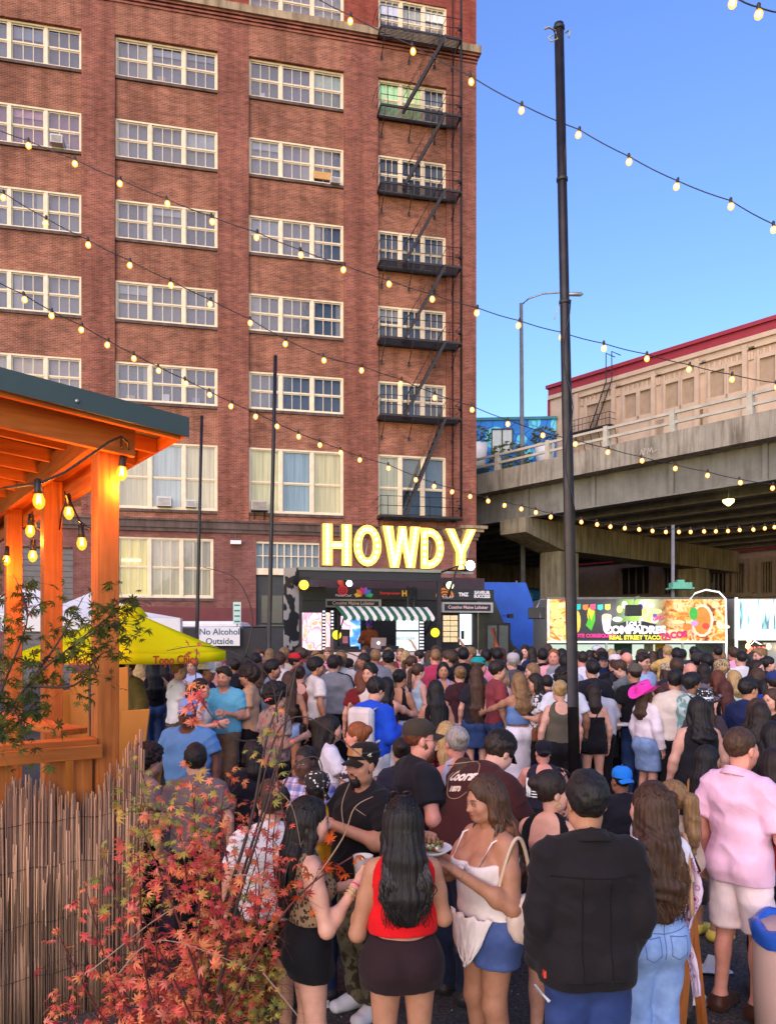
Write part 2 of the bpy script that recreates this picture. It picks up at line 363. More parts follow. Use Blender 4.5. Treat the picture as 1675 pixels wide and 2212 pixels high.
def window(x0, x1, z0, z1, yb, colors, tall=False, grid=(3, 1), curt=None, partial=None):
 f = MB(); fw, mw = 0.085, 0.15
 f.box(x0, x1, yb - .05, yb + .12, z1 - fw, z1); f.box(x0, x1, yb - .07, yb + .12, z0, z0 + fw)
 f.box(x0, x0 + fw, yb - .05, yb + .12, z0 + fw, z1 - fw); f.box(x1 - fw, x1, yb - .05, yb + .12, z0 + fw, z1 - fw)
 uw = (x1 - x0 - 2 * fw - 2 * mw) / 3
 us = [x0 + fw + k * (uw + mw) for k in range(3)]
 for k in (0, 1): f.box(us[k] + uw, us[k] + uw + mw, yb - .04, yb + .12, z0 + fw, z1 - fw)
 w = f.build('window', M['frame'], bb)
 zb, zt = z0 + fw, z1 - fw; zm = (zb + zt) / 2 if not tall else zb + (zt - zb) * .47
 for k in range(3):
  a = us[k]
  for (lo, hi, yo, up) in ((zm, zt, .02, 1), (zb, zm, .06, 0)):
   sm = MB(); st = .045
   sm.box(a, a + uw, yb + yo, yb + yo + .04, hi - st, hi); sm.box(a, a + uw, yb + yo, yb + yo + .04, lo, lo + st + .02)
   sm.box(a, a + st, yb + yo, yb + yo + .04, lo + st + .02, hi - st); sm.box(a + uw - st, a + uw, yb + yo, yb + yo + .04, lo + st + .02, hi - st)
   nx = grid[0] if (not tall or up == 2) else 1
   pw = (uw - 2 * st) / nx
   for j in range(1, nx): sm.box(a + st + pw * j - .014, a + st + pw * j + .014, yb + yo + .003, yb + yo + .036, lo + st + .02, hi - st)
   sm.build('sash', M['frame'], w)
   for j in range(nx):
    cx = a + st + pw * (j + .5); sx = pw - (.03 if nx > 1 else 0.002); sz = hi - lo - 2 * st - .022; cz = (lo + st + .02 + hi - st) / 2
    if npane[0] < 300 and not (x0 < XL + 4 and partial):
     npane[0] += 1; inst('pane', pane_me, w, (cx, yb + yo + .02, cz), (0, 0, 0), (sx, .006, sz))
    else: extra.box(cx - sx/2, cx + sx/2, yb + yo + .017, yb + yo + .023, cz - sz/2, cz + sz/2)
  cu = curt[k] if curt else None
  c = colors[k % len(colors)]
  if cu == 'lit': inst('curtain', lit_me, w, (a + uw/2, yb + .17, (zb + zt)/2), scale=(uw, .02, zt - zb), color=c)
  elif cu == 'half':
   hh_ = (zt - zb) * .5
   inst('blind', blind_me, w, (a + uw/2, yb + .17, zt - hh_/2), scale=(uw, .02, hh_), color=c)
  else:
   inst('blind', blind_me, w, (a + uw/2, yb + .22, (zb + zt)/2), scale=(uw, .02, zt - zb), color=c); q = rng.random(); H_ = zt - zb
   if q < .3: k_ = rng.uniform(.18, .55) * H_; inst('roller_blind', blind_me, w, (a + uw/2, yb + .15, zt - k_/2), scale=(uw, .015, k_), color=tuple(x * 2.0 + .04 for x in c))
   elif q < .5: s_ = rng.choice((-1, 1)); k_ = rng.uniform(.15, .4) * uw; inst('curtain', blind_me, w, (a + uw/2 + s_ * (uw - k_)/2, yb + .15, (zb + zt)/2), scale=(k_, .03, H_), color=(.22, .21, .2))
   if rng.random() < .3: k_ = rng.uniform(.15, .4); inst('sill_clutter', blind_me, w, (a + rng.uniform(.3, .7) * uw, yb + .14, zb + k_/2), scale=(rng.uniform(.15, .4), .08, k_), color=rng.choice([(.4, .4, .4), (.3, .22, .15), (.12, .14, .2), (.35, .2, .2)]))
 inst('room', void_me, w, ((x0 + x1)/2, yb + .45, (z0 + z1)/2), scale=(x1 - x0, .3, z1 - z0), color=(.03, .03, .032))
 s = MB(); s.box(x0 - .1, x1 + .1, yb - .16, yb + .05, z0 - .13, z0 - .004); s.build('sill', M['stone_dark'], w)
 return w
greys = [(.075, .095, .125), (.055, .07, .095), (.10, .115, .135), (.045, .06, .08), (.115, .125, .135), (.07, .085, .11)]
for ci, (x0, x1) in enumerate(cols):
 for ri in range(4, -1, -1):
  cs = [rng.choice(greys) for _ in range(3)]; cu = None
  if ri == 4: cs = [tuple(a * b for a, b in zip(c, (.85, .95, 1.15))) for c in cs]  # upper row bluer: sky reflection put into the blind colours
  if ci == 0 and ri == 3: cs = [(.17, .07, .11), (.18, .07, .11), (.16, .08, .12)]
  if ci == 0 and ri == 0: cs = [(.36, .29, .2), (.34, .27, .2), (.2, .18, .17)]
  if ci == 3 and ri == 4: cs = [(.55, .9, .45), (.75, .95, .42), (.3, .32, .34)]; cu = ['lit', 'lit', None]
  if ci == 3 and ri < 4: cs = [(.15, .15, .14), (.08, .1, .13), (.16, .16, .15)]
  if ci == 2 and ri == 3: cs = [(.12, .14, .17), (.13, .13, .18), (.16, .17, .19)]
  if ci == 2 and ri == 4: cs = [(.06, .08, .11), (.08, .1, .16), (.15, .19, .16)]
  if ri <= 1: cs = [tuple(x * 1.05 for x in (c[0] * 1.08, c[1], c[2] * .85)) for c in cs]
  window(x0, x1, r0[ri][0], r0[ri][1], RC + .07, cs, curt=cu, partial=(ci == 0))
 window(x0, x1, row_top[0], row_top[1], .12, [(.2, .18, .21), (.17, .15, .2), (.26, .25, .27)] if ci < 3 else [(.5, .5, .58), (.7, .68, .62), (.75, .72, .62)], partial=(ci == 0))
 if ci > 0:
  tc = {1: [(.45, .36, .18), (.32, .34, .3), (.5, .4, .2)], 2: [(.62, .52, .24), (.26, .32, .33), (.62, .5, .23)], 3: [(.42, .38, .22), (.26, .26, .2), (.2, .23, .22)]}[ci]
  window(x0, x1, z_tall[0], z_tall[1], RC + .07, tc, tall=True, curt=['lit', 'lit', 'lit'] if ci < 3 else ['lit', 'half', 'half'])
window(gw[0], gw[1], z_gnd[0], z_gnd[1], .16, [(.62, .46, .08), (.40, .30, .18), (.36, .27, .17)], curt=['lit', 'lit', 'lit'])
f = MB(); tw = (tr[1] - tr[0])
f.box(tr[0], tr[1], .1, .26, ztr[1] - .1, ztr[1]); f.box(tr[0], tr[1], .1, .26, ztr[0] - .22, ztr[0] + .08)
for k in range(10):
 x = tr[0] + tw * k / 9; f.box(x - .025, x + .025, .13, .25, ztr[0] + .08, ztr[1] - .1)
zmid = (ztr[0] + ztr[1]) / 2; f.box(tr[0], tr[1], .132, .248, zmid - .02, zmid + .02)
tw_o = f.build('transom_window', M['frame'], bb)
for k in range(9):
 for (a, b_) in ((ztr[0] + .08, zmid - .02), (zmid + .02, ztr[1] - .1)):
  inst('pane', pane_me, tw_o, (tr[0] + tw*(k+.5)/9, .19, (a+b_)/2), scale=(tw/9 - .05, .006, b_ - a))
inst('blind', blind_me, tw_o, (tr[0] + tw/2, .32, zmid), scale=(tw, .02, ztr[1] - ztr[0]), color=(.3, .3, .32))
if extra.v: stuff(extra.build('small_panes', M['glass'], bb))
d = MB(); d.box(tr[0], tr[1], .3, .34, G0, ztr[0] - .22); d.build('dark_shopfront', plain('charcoal_paint', (.03, .032, .035), .5), bb)
d = MB(); d.box(dr[0] + .3, dr[1] - .2, .22, .27, zz(560, 1345), zz(560, 1285)); d.box(dr[0]+.05, dr[1], .2, .298, zz(560, 1352), zz(560, 1349)); d.build('door_light', M['objgloss'], bb, (.12, .12, .09))
s = MB(); n = 26
for k in range(n):
 z = G0 + (zsh - G0) * k / n; s.bar(FB.ex*0 + Vector((sh[0], .22, z + .06)), Vector((sh[1], .22, z + .06)), .06, (zsh - G0)/n * .9)
s.box(sh[0], sh[1], .26, .3, G0, zsh); s.build('roller_shutter', plain('grey_shutter_paint', (.115, .105, .11), .5, .2), bb)
# interior fluorescent behind the ground window
fl = MB(); za = zz(300, 1210); fl.box(FB.x(262), FB.x(302), .27, .3, za, za + .06); fl.build('tube_lamp', emis('tube_glow', (1, .95, .7), 2), bb)
def ac(u, v, w, h, d, y=0.0, label='', brk=False, col=(.6, .58, .56)):
 x, z = FB.at(u, v); z -= FB.o.z
 e = empty('air_conditioner', FB.w(x, y, z), FB.a, label, 'air conditioner', 'window air conditioners')
 b = MB(); b.box(-w/2, w/2, -d, .25, -h/2, h/2); b.build('case', M['obj'], e, col)
 g = MB()
 for k in range(6): g.box(-w*.42, w*.42, -d - .012, -d + .01, -h*.4 + h*.8*k/6, -h*.4 + h*.8*k/6 + h*.06)
 g.build('grille', M['obj'], e, tuple(c * .45 for c in col))
 if brk:
  k = MB(); k.bar((-w*.3, .1, -h/2 - .45), (-w*.3, -d*.8, -h/2), .04, .04); k.bar((w*.3, .1, -h/2 - .45), (w*.3, -d*.8, -h/2), .04, .04); k.box(-w*.5, w*.5, -d, .1, -h/2 - .05, -h/2 - .004); k.build('bracket', M['steel_black'], e)
ac(355, 1084, .62, .42, .35, .1, 'white window air conditioner in the tall window right of the pergola post')
ac(412, 1088, .45, .32, .25, .1, 'small air conditioner under the rightmost sash beside the thin black pole')
ac(560, 1093, .75, .42, .4, .1, 'air conditioner on iron brackets in the tall window left of the letter H', True, (.45, .4, .36))
ac(723, 391, .42, .26, .25, .12, 'small air conditioner beside a tan board high in the third column of windows')
ac(124, 305, .5, .36, .35, .12, 'white air conditioner sticking out under the pink curtained window')
x, z = FB.at(697, 389); b = MB(); b.box(-.42, .42, -.02, .03, -.17, .17)
tag(b.build('window_board', M['obj'], None, (.55, .3, .1), FB.w(x, .14, z - .3 + .3), FB.a), 'tan board filling the sash gap beside a small air conditioner', 'board')
x, z = FB.at(509, 1187)
e = empty('wall_lamp', FB.w(x, 0, z), FB.a, 'small white box lamp on the brick wall above the parking sign', 'wall lamp')
b = MB(); b.box(-.24, .24, -.28, .02, -.07, .1); b.build('housing', M['white'], e); b = MB(); b.tube([(0, -.02, .1), (0, -.04, .55)], .015); b.build('conduit', M['grey_metal'], e)
# ---- fire escape
fe = empty('fire_escape', FB.o, FB.a, 'black iron fire escape zigzagging down the right end of the brick block', 'fire escape')
px0, px1 = FB.x(813), FB.x(984)
levels = [z_tall[0] - .05] + [r[0] - .12 for r in r0] + [row_top[0] - .1]
for i, z in enumerate(levels):
 m = MB(); D = -.9
 m.box(px0, px1, D, D + .05, z - .07, z + .03); m.box(px0, px1, -.04, 0, z - .1, z + .04); m.box(px0, px0 + .05, D + .05, -.04, z - .1, z + .04); m.box(px1 - .05, px1, D + .05, -.04, z - .1, z + .04)
 for k in range(10): y = D + .08 + (-.12 - D) * k / 10; m.box(px0 + .05, px1 - .05, y, y + .026, z - .012, z + .012)
 p = m.build('platform', M['steel_black'], fe)
 r = MB()
 for hgt in (.45, .9): r.tube([(px0, 0, z + hgt), (px0, D, z + hgt), (px1, D, z + hgt), (px1, 0, z + hgt)], .016, 5)
 for x in [px0 + (px1 - px0) * q for q in (0, .09, .33, .6, .85, 1)]: r.tube([(x, D, z), (x, D, z + .9)], .014, 4)
 r.tube([(px0, D, z + .9), (px0 - .18, D + .2, z + .72), (px0 - .2, -.02, z + .68)], .014, 4)
 r.build('railing', M['steel_black'], fe)
 bk = MB()
 for x in [px0 + (px1 - px0) * q for q in (.06, .4, .72, .95)]: bk.tube([(x, -.9, z - .1), (x, -.02, z - .85)], .018, 4); bk.box(x - .06, x + .06, -.03, 0, z - .98, z - .8)
 bk.build('bracket', M['steel_black'], fe)
 if i:
  zl = levels[i-1]; xa = px0 + (px1 - px0) * .80; xb = px0 + (px1 - px0) * .30
  st = MB(); A = Vector((xa, -.95, z)); B = Vector((xb, -.95, zl)); o = Vector((0, .5, 0))
  st.bar(A, B, .04, .13); st.bar(A + o, B + o, .04, .13)
  for k in range(1, 12): q = A.lerp(B, k / 12); st.box(q.x - .08, q.x + .08, -.93, -.47, q.z - .012, q.z + .012)
  up = Vector((.0, 0, .75)); st.tube([A + up, B + up], .014, 4); st.tube([A + o + up, B + o + up], .014, 4)
  for k in (1, 4, 7, 10): q = A.lerp(B, k / 11); st.tube([q, q + up], .011, 4); st.tube([q + o, q + o + up], .011, 4)
  st.build('stair', M['steel_black'], fe)
sp = MB(); xs_ = px1 + .02
sp.tube([(xs_, -.75, zz(985, 1130)), (xs_, -.75, ztop)], .055, 7); sp.tube([(xs_ - .22, -.1, zz(985, 1130)), (xs_ - .22, -.1, ztop)], .03, 5)
for z in levels:
 sp.lathe([(.09, -.02), (.09, .02)], (xs_ - .1, -.8, z + .5), 10, axis=(0, 1, 0)); sp.bar((xs_, -.75, z + .6), (xs_ - .3, -.75, z + .6), .03, .03)
sp.build('standpipe', M['steel_black'], fe)
# ================================================================== overpass, beige building, mural building
FO = Frame((12.19, 33.0, 0.3), math.atan2(-.757, .653))
ov = empty('overpass', FO.o, FO.a, 'grey concrete highway overpass with steel rails crossing behind the food trailers', 'overpass')
def oz(u, v, y=0.0): return FO.at(u, v, y)[1] - FO.o.z
xa, xb = FO.x(1010) - 26, FO.x(1675) + 14
zp1 = oz(1453, 931); zp0 = oz(1453, 985); zg1 = oz(1453, 1012, .9); zg0 = oz(1453, 1067, .9)
m = MB(); m.box(xa, xb, 0, .4, zp0, zp1)
for k in range(40):
 x = xa + (xb - xa) * k / 40; m.box(x, x + .05, -.02, -.002, zp0 + .02, zp1 - .02)
m.build('parapet', M['concrete'], ov)
m = MB(); m.box(xa, xb, .4, 24, zp0 + .3, zp0 + .7); m.box(xa, xb, .41, 2.0, zp0, zp0 + .297); m.build('deck', M['concrete'], ov)
for k in range(9):
 y = .9 + k * 2.7; m = MB(); m.box(xa, xb, y, y + .25, zg0, zp0 + (.296 if k else -.004)); m.box(xa, xb, y - .2, y + .45, zg0 - .08, zg0 - .003)
 if k == 0:
  for q in range(14): x = xa + (xb - xa) * (q + .3) / 14; m.box(x, x + .2, y - .12, y - .003, zg0, zp0 - .01)
 m.build('girder', M['girder'], ov)
rl = MB()
for h_ in (.42, .85): rl.box(xa, xb, .1, .2, zp1 + h_ - .07, zp1 + h_ + .05)
rl.build('guard_rail', M['rail_paint'], ov)
for k in range(16):
 x = FO.x(1448) + (k - 10) * 3.3; q = MB(); q.prism([(x - .14, zp1), (x + .14, zp1), (x + .1, zp1 + .95), (x - .1, zp1 + .95)], .04, .3); q.build('rail_post', M['rail_paint'], ov)
def bent(x, cap_z0, cap_z1, y0, name, mi, colx=(4.3, 19.2)):
 c = MB(); D = .85
 pts = [(y0, cap_z1), (y0, cap_z0 + .35), (colx[0] - .8, cap_z0 - .35), (24, cap_z0 - .35), (24, cap_z1)]
 n = len(pts); vs = [(x + D, y, z) for y, z in pts] + [(x - D, y, z) for y, z in pts]
 c.add(vs, [tuple(range(n)), tuple(range(2*n-1, n-1, -1))] + [((i+1) % n, i, i+n, (i+1) % n+n) for i in range(n)])
 c.build('pier_cap', mi, ov)
 for y in colx:
  q = MB(); q.box(x - .7, x + .7, y - .85, y + .85, -.3, cap_z0 - .354); q.build('pier_column', mi, ov, bevel=.08)
xb1 = FO.x(1097); bent(xb1, oz(1097, 1165) , zg0 - .09, .35, '', M['concrete2'])
bent(xb1 - 17, oz(1097, 1165) - .3, zg0 - .09, 3.0, '', M['concrete2'])
gf = MB()
for k, (a, b_) in enumerate([((0, 0), (.12, .5)), ((.12, .5), (.28, 0)), ((.35, .0), (.35, .55)), ((.35, .55), (.55, .4)), ((.55, .4), (.38, .28)), ((.62, 0), (.74, .5)), ((.74, .5), (.84, .1)), ((.84, .1), (1., .5)), ((1., .5), (1.1, 0)), ((1.15, .1), (1.5, .2))]):
 x, z = FO.x(1382), zp0 + .3; a = (a[0] * .55, a[1] * .55); b_ = (b_[0] * .55, b_[1] * .55); gf.bar((x + a[0], -.024, z + a[1]), (x + b_[0], -.024, z + b_[1]), .035, .008, up=Vector((0, 1, 0)))
gf.build('graffiti', M['rail_paint'], ov)
# deck lamp under the overpass
lx, lz = FO.at(1572, 1097, 2.2)
e = empty('deck_lamp', FO.w(lx, 2.2, lz - .3 + .3), FO.a, 'bright yellowish floodlight glowing under the overpass deck', 'lamp')
b = MB(); b.lathe([(.05, -.2), (.22, -.05), (.24, .06), (.05, .1)], (0, 0, 0), 12); b.build('lamp_globe', emis('sodium_glow', (1.0, .85, .25), 2.2), e)
b = MB(); b.tube([(0, 0, .1), (0, 0, .9)], .03); b.build('stem', M['steel_black'], e)
# ---- beige building
e = bg_ = empty('beige_building', FO.o, FO.a, 'beige warehouse with a crimson parapet and boarded paired windows behind the overpass', 'building')
BY = 26.0
def bz(u, v, y=BY):
 x, z = FO.at(u, v, y); return x, z - FO.o.z
x_l = bz(1187, 900)[0]; x_r = x_l + 44
zt_ = bz(1609, 712)[1]; zr0 = bz(1609, 741)[1]
m = MB(); m.box(x_l, x_r, BY, BY + 12, -.3, zr0); m.build('wall', M['beige'], bg_)
m = MB(); m.box(x_l - .1, x_r, BY - .15, BY + 12.1, zr0 + .35, zt_); m.box(x_l - .25, x_r, BY - .35, BY + 12.2, zt_, zt_ + .3); m.build('parapet_band', M['crimson'], bg_)
m = MB(); m.box(x_l - .12, x_r, BY - .2, BY + 12.1, zr0, zr0 + .345); m.build('cornice', M['beige'], bg_)
m = MB(); m.box(x_l - .14, x_l - .004, BY - .2, BY + 12, -.3, zr0); m.build('corner_strip', M['crimson'], bg_)
pairs = []
for (ua, ub, va, vb) in ((1351, 1378, 849, 905), (1384, 1409, 842, 900), (1440, 1468, 831, 880), (1475, 1504, 820, 872), (1536, 1568, 802, 853), (1579, 1609, 786, 846), (1273, 1297, 877, 920), (1303, 1324, 870, 915), (1232, 1249, 890, 940), (1208, 1222, 900, 945)):
 a = bz(ua, (va + vb)/2)[0]; b_ = bz(ub, (va + vb)/2)[0]; um = (ua + ub)/2
 pairs.append((a, b_, bz(um, vb)[1], bz(um, va)[1]))
zwa = sum(p[2] for p in pairs[:6]) / 6; zwb = sum(p[3] for p in pairs[:6]) / 6
pitch = ((pairs[4][0] - pairs[2][0]) + (pairs[2][0] - pairs[0][0])) / 2
x_first = pairs[0][0]; wsz = sum(p[1] - p[0] for p in pairs[:6]) / 6; gap = pairs[1][0] - pairs[0][0]
for k in range(-3, 8):
 xs0 = x_first + pitch * k
 if xs0 < x_l + .5 or xs0 + gap + wsz > x_r: continue
 w = MB(); w.box(xs0 - .9, xs0 + gap + wsz + .9, BY - .04, BY, zwa - 4.5, zwa - .6); w.build('recessed_panel', M['beige'], bg_)
 for q in range(2):
  x0 = xs0 + gap * q; w = MB()
  for (a, b_, c_, d_) in ((x0 - .18, x0, zwa, zwb), (x0 + wsz, x0 + wsz + .18, zwa, zwb), (x0 - .18, x0 + wsz + .18, zwb, zwb + .3), (x0 - .25, x0 + wsz + .25, zwa - .3, zwa)): w.box(a, b_, BY - .28, BY - .002, c_, d_)
  wo_ = w.build('window', M['beige'], bg_); p_ = MB(); p_.box(x0, x0 + wsz, BY - .06, BY - .003, zwa, zwb); p_.build('boarding', M['beige_d'], wo_)
 w = MB(); w.box(xs0 - gap*.25 - .9, xs0 - gap * .25 - .5 - .05, BY - .3, BY, zwa - 9, zr0 - .2); w.build('pilaster', M['beige'], bg_)
 o = MB(); zo = zr0 - 1.35
 for j in range(9):
  x = xs0 - .7 + (gap + wsz + 1.4) * j / 9; o.box(x, x + (gap + wsz) / 14, BY - .12, BY - .002, zo, zo + .6)
 o.box(xs0 - .8, xs0 + gap + wsz + .8, BY - .26, BY - .002, zo + .75, zo + .9); o.build('ornament_band', M['beige'], bg_)
# lower floors seen under the deck
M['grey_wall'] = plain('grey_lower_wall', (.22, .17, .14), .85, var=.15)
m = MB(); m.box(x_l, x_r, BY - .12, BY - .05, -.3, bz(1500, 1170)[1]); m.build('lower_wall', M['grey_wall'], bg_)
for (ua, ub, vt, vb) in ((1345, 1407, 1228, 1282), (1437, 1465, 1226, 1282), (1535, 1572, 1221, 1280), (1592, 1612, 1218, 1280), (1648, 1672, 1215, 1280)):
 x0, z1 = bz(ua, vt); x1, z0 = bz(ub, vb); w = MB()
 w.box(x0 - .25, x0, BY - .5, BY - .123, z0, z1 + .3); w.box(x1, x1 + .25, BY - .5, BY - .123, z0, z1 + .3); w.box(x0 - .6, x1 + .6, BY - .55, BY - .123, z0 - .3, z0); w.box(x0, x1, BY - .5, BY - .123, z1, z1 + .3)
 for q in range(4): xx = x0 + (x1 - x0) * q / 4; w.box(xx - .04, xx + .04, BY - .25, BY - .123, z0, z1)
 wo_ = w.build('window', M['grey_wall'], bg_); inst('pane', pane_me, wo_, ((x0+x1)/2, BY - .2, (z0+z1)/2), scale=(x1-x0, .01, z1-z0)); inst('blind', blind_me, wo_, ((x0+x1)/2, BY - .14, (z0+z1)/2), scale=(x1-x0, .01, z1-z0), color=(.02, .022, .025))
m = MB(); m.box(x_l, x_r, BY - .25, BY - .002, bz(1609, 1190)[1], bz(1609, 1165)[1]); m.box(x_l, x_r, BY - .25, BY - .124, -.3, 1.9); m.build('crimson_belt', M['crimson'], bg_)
# fire escape on the beige building
e = empty('roof_ladder', FO.o, FO.a, 'black iron balcony and roof ladder on the beige warehouse', 'ladder')
xq0, zq = bz(1242, 936); xq1 = bz(1333, 925)[0]; zq = bz(1290, 930)[1]
b = MB(); b.box(xq0, xq1, BY - 1.2, BY - .3, zq - .1, zq); b.build('platform', M['steel_black'], e)
b = MB()
for h_ in (.5, 1.0): b.tube([(xq0, BY - .3, zq + h_), (xq0, BY - 1.2, zq + h_), (xq1, BY - 1.2, zq + h_), (xq1, BY - .3, zq + h_)], .03, 5)
for k in range(12): x = xq0 + (xq1 - xq0) * k / 11; b.tube([(x, BY - 1.2, zq), (x, BY - 1.2, zq + 1.0)], .022, 4)
b.build('railing', M['steel_black'], e)
b = MB(); xl_ = xq1 - .8
for dx in (0, .55): b.tube([(xl_ + dx - 1.6, BY - .6, zq), (xl_ + dx, BY - .5, zr0), (xl_ + dx, BY - .5, zt_ + 1.4), (xl_ + dx, BY + .8, zt_ + 1.4)], .045, 5)
for k in range(26): q = k / 26; b.tube([(xl_ - 1.6*(1-q), BY - .6 + .1*q, zq + (zr0 - zq) * q), (xl_ + .55 - 1.6*(1-q), BY - .6 + .1*q, zq + (zr0 - zq) * q)], .025, 4)
for k in range(5): b.tube([(xq0 + 1 + k * .8, BY - .5, zq), (xq0 + 2.2 + k * .8, BY - .4, zq - 6)], .03, 4)
b.build('ladder', M['steel_black'], e)
# ---- mural building
t = NT('mural_paint'); v = t.coord('Object', (.45, .45, .45)); n1 = t.n('ShaderNodeTexNoise'); n1.inputs['Scale'].default_value = .7; t.l(v, n1.inputs['Vector'])
va = t.mix(v, n1.outputs['Color'], .35, 'ADD')
vo = t.n('ShaderNodeTexVoronoi', feature='SMOOTH_F1'); vo.inputs['Scale'].default_value = 1.1; vo.inputs['Smoothness'].default_value = .15; t.l(va, vo.inputs['Vector'])
v2 = t.n('ShaderNodeTexVoronoi', feature='DISTANCE_TO_EDGE'); v2.inputs['Scale'].default_value = 2.6; t.l(va, v2.inputs['Vector'])
c1 = t.ramp(vo.outputs['Distance'], [(0, (.8, .9, .55)), (.17, (.14, .72, .9)), (.5, (.02, .24, .7)), (.65, (.015, .2, .6))], 'CONSTANT')
c2 = t.ramp(v2.outputs['Distance'], [(0, (.015, .11, .35)), (.06, (1, 1, 1))], 'CONSTANT'); cm_ = t.mix(c1, c2, .5, 'MULTIPLY')
M['mural'] = t.pbr(cm_, .7)
FM = Frame((4, 70, .3), R(-4))
e = mural = empty('mural_building', FM.o, FM.a, 'blue building with a pale flower mural seen beyond the overpass', 'building')
def mz(u, v): x, z = FM.at(u, v); return x, z - FM.o.z
mx0, _ = mz(985, 1000); mx1, mt = mz(1200, 905);
m = MB(); m.box(mx0, mx1, 0, 8, -.3, mt); m.build('wall', M['mural'], e)
m = MB(); m.box(mx0, mx1 + .1, -.12, 8.1, mt + .003, mt + .25); m.build('coping', plain('teal_trim', (.03, .2, .22)), e)
for (ua, ub, va, vb, c_) in ((1060, 1107, 926, 978, (.62, .66, .5)), (1072, 1124, 1222, 1252, (.5, .5, .5))):
 x0, z1 = mz(ua, va); x1, z0 = mz(ub, vb); w = MB()
 for (a, b_, c2_, d_) in ((x0, x1, z0, z0 + .12), (x0, x1, z1 - .12, z1), (x0, x0 + .1, z0 + .12, z1 - .12), (x1 - .1, x1, z0 + .12, z1 - .12), ((x0+x1)/2 - .05, (x0+x1)/2 + .05, z0 + .12, z1 - .12)): w.box(a, b_, -.1, -.002, c2_, d_)
 wo_ = w.build('window', M['steel_black'], e)
 for k in range(2): inst('pane', pane_me, wo_, (x0 + (x1 - x0) * (.25 + .5*k), -.05, (z0+z1)/2), scale=((x1-x0)/2 - .15, .01, z1-z0-.24))
 inst('blind', blind_me, wo_, ((x0+x1)/2, -.02, (z0+z1)/2), scale=(x1-x0-.02, .02, z1-z0-.02), color=c_)
leaf_small = MB()
for k in range(260):
 a, bq = rng.uniform(0, 6.28), rng.uniform(-1, 1); r = rng.uniform(.55, 1) ** .5; p = Vector((math.cos(a) * (1-bq*bq)**.5, math.sin(a) * (1-bq*bq)**.5, bq)) * r
 s_ = .16; x, y = basis(Vector((rng.gauss(0, 1), rng.gauss(0, 1), rng.gauss(0, 1)))); leaf_small.add([p - x*s_, p + y*s_*.5, p + x*s_, p - y*s_*.5], [(0, 1, 2, 3)])
M['bush'] = plain('bush_leaf', (.10, .13, .04), .7, var=.5, scale=2)
bush_me = leaf_small.mesh('crown', M['bush'])
for (u, v, w_, lab) in ((1168, 992, 1.6, 'tall white planter with a rounded shrub near the mural window'), (1029, 990, 1.5, 'white planter with a shrub at the brick corner in front of the mural')):
 x, z = mz(u, v); q = empty('planter', FM.w(x, -2.2, z), FM.a, lab, 'planter', 'planters by the mural')
 b = MB(); b.lathe([(.62, -1.3), (.9, .75), (.8, .77)], (0, 0, 0), 14); b.build('pot', M['white'], q); inst('crown', bush_me, q, (0, 0, 1.35), scale=(1.15, 1.15, 1.0))
 b = MB(); b.box(-1, 1, -1, 2.2, -1.6, -1.4); b.build('bracket', M['steel_black'], q)
x, z = mz(1098, 1003); q = empty('shrub', FM.w(x, -1.5, 0), FM.a, 'green shrub showing behind the overpass rail below the mural window', 'shrub'); inst('crown', bush_me, q, (0, 0, z + .2), scale=(1.8, 1.2, 1.5)); b = MB(); b.tube([(0, 0, 0), (0, 0, z)], .12); b.build('trunk', M['steel_black'], q)
# ---- tall street lamp and light pole
Yl = 44.0; pl = P(1130, 1000, Yl)
e = empty('street_lamp', (pl.x, Yl, gz(Yl)), 0, 'tall slender pale street lamp with a curved arm above the overpass', 'street lamp')
zt2 = P(0, 655, Yl).z - gz(Yl); b = MB(); b.tube([(0, 0, 0), (-.14, 0, zt2)], [.16, .1], 8); b.build('pole', M['grey_metal'], e)
b = MB(); b.tube([(-.14, 0, zt2 - .1), (.3, 0, zt2 + .28), (1.1, 0, zt2 + .55), (2.1, 0, zt2 + .62), (2.7, 0, zt2 + .55)], .05, 6); b.build('arm', M['grey_metal'], e)
b = MB(); b.lathe([(.02, -.5), (.12, -.3), (.13, .35), (.03, .5)], (2.9, 0, zt2 + .52), 8, axis=(1, 0, 0)); b.build('lamp_head', M['grey_metal'], e)
Yl = 22.5; pl = P(1452, 1290, Yl)
e = empty('light_mast', (pl.x, Yl, gz(Yl)), 0, 'short white mast with a green box standing behind the taco trailer', 'mast')
b = MB(); b.tube([(0, 0, 0), (0, 0, P(0, 1147, Yl).z - .3)], .05, 8); b.build('pole', M['grey_metal'], e)
b = MB(); zb = P(0, 1282, Yl).z - .3; b.box(-.1, .55, -.2, .3, zb - .05, zb); b.box(-.05, .5, -.15, .2, zb + .002, zb + .14); b.box(.1, .3, -.1, .1, zb + .142, zb + .22); b.build('lift_box', M['obj'], e, (.12, .42, .3))
# ================================================================== stage truck, sign letters, food trucks
t = NT('cow_print'); v = t.coord('Object', (1.6, 1.6, 1.6)); n_ = t.noise(v, 1.5, 2, .4)
M['cow'] = t.pbr(t.ramp(n_, [(0, (.62, .52, .44)), (.505, (.62, .52, .44)), (.52, (.03, .028, .028))]), .7)
FS = Frame((P(645, 1385, 19.5).x, 19.5, gz(19.5)), R(13))
st = empty('stage_truck', FS.o, FS.a, 'black open sided stage truck with cow print side panel and striped awning', 'stage')
def sx(u, y=0.0): return FS.x(u, y)
def sz(u, v, y=0.0): return FS.at(u, v, y)[1] - FS.o.z
X0, X1 = sx(645), sx(952); zr1 = sz(800, 1229); zr0_ = sz(800, 1243); zfl = 0.85
m = MB(); m.box(X0 - .05, X1 + .05, -.05, 2.6, zr1 - .06, zr1 + .02); m.build('roof', M['obj'], st, (.25, .27, .22))
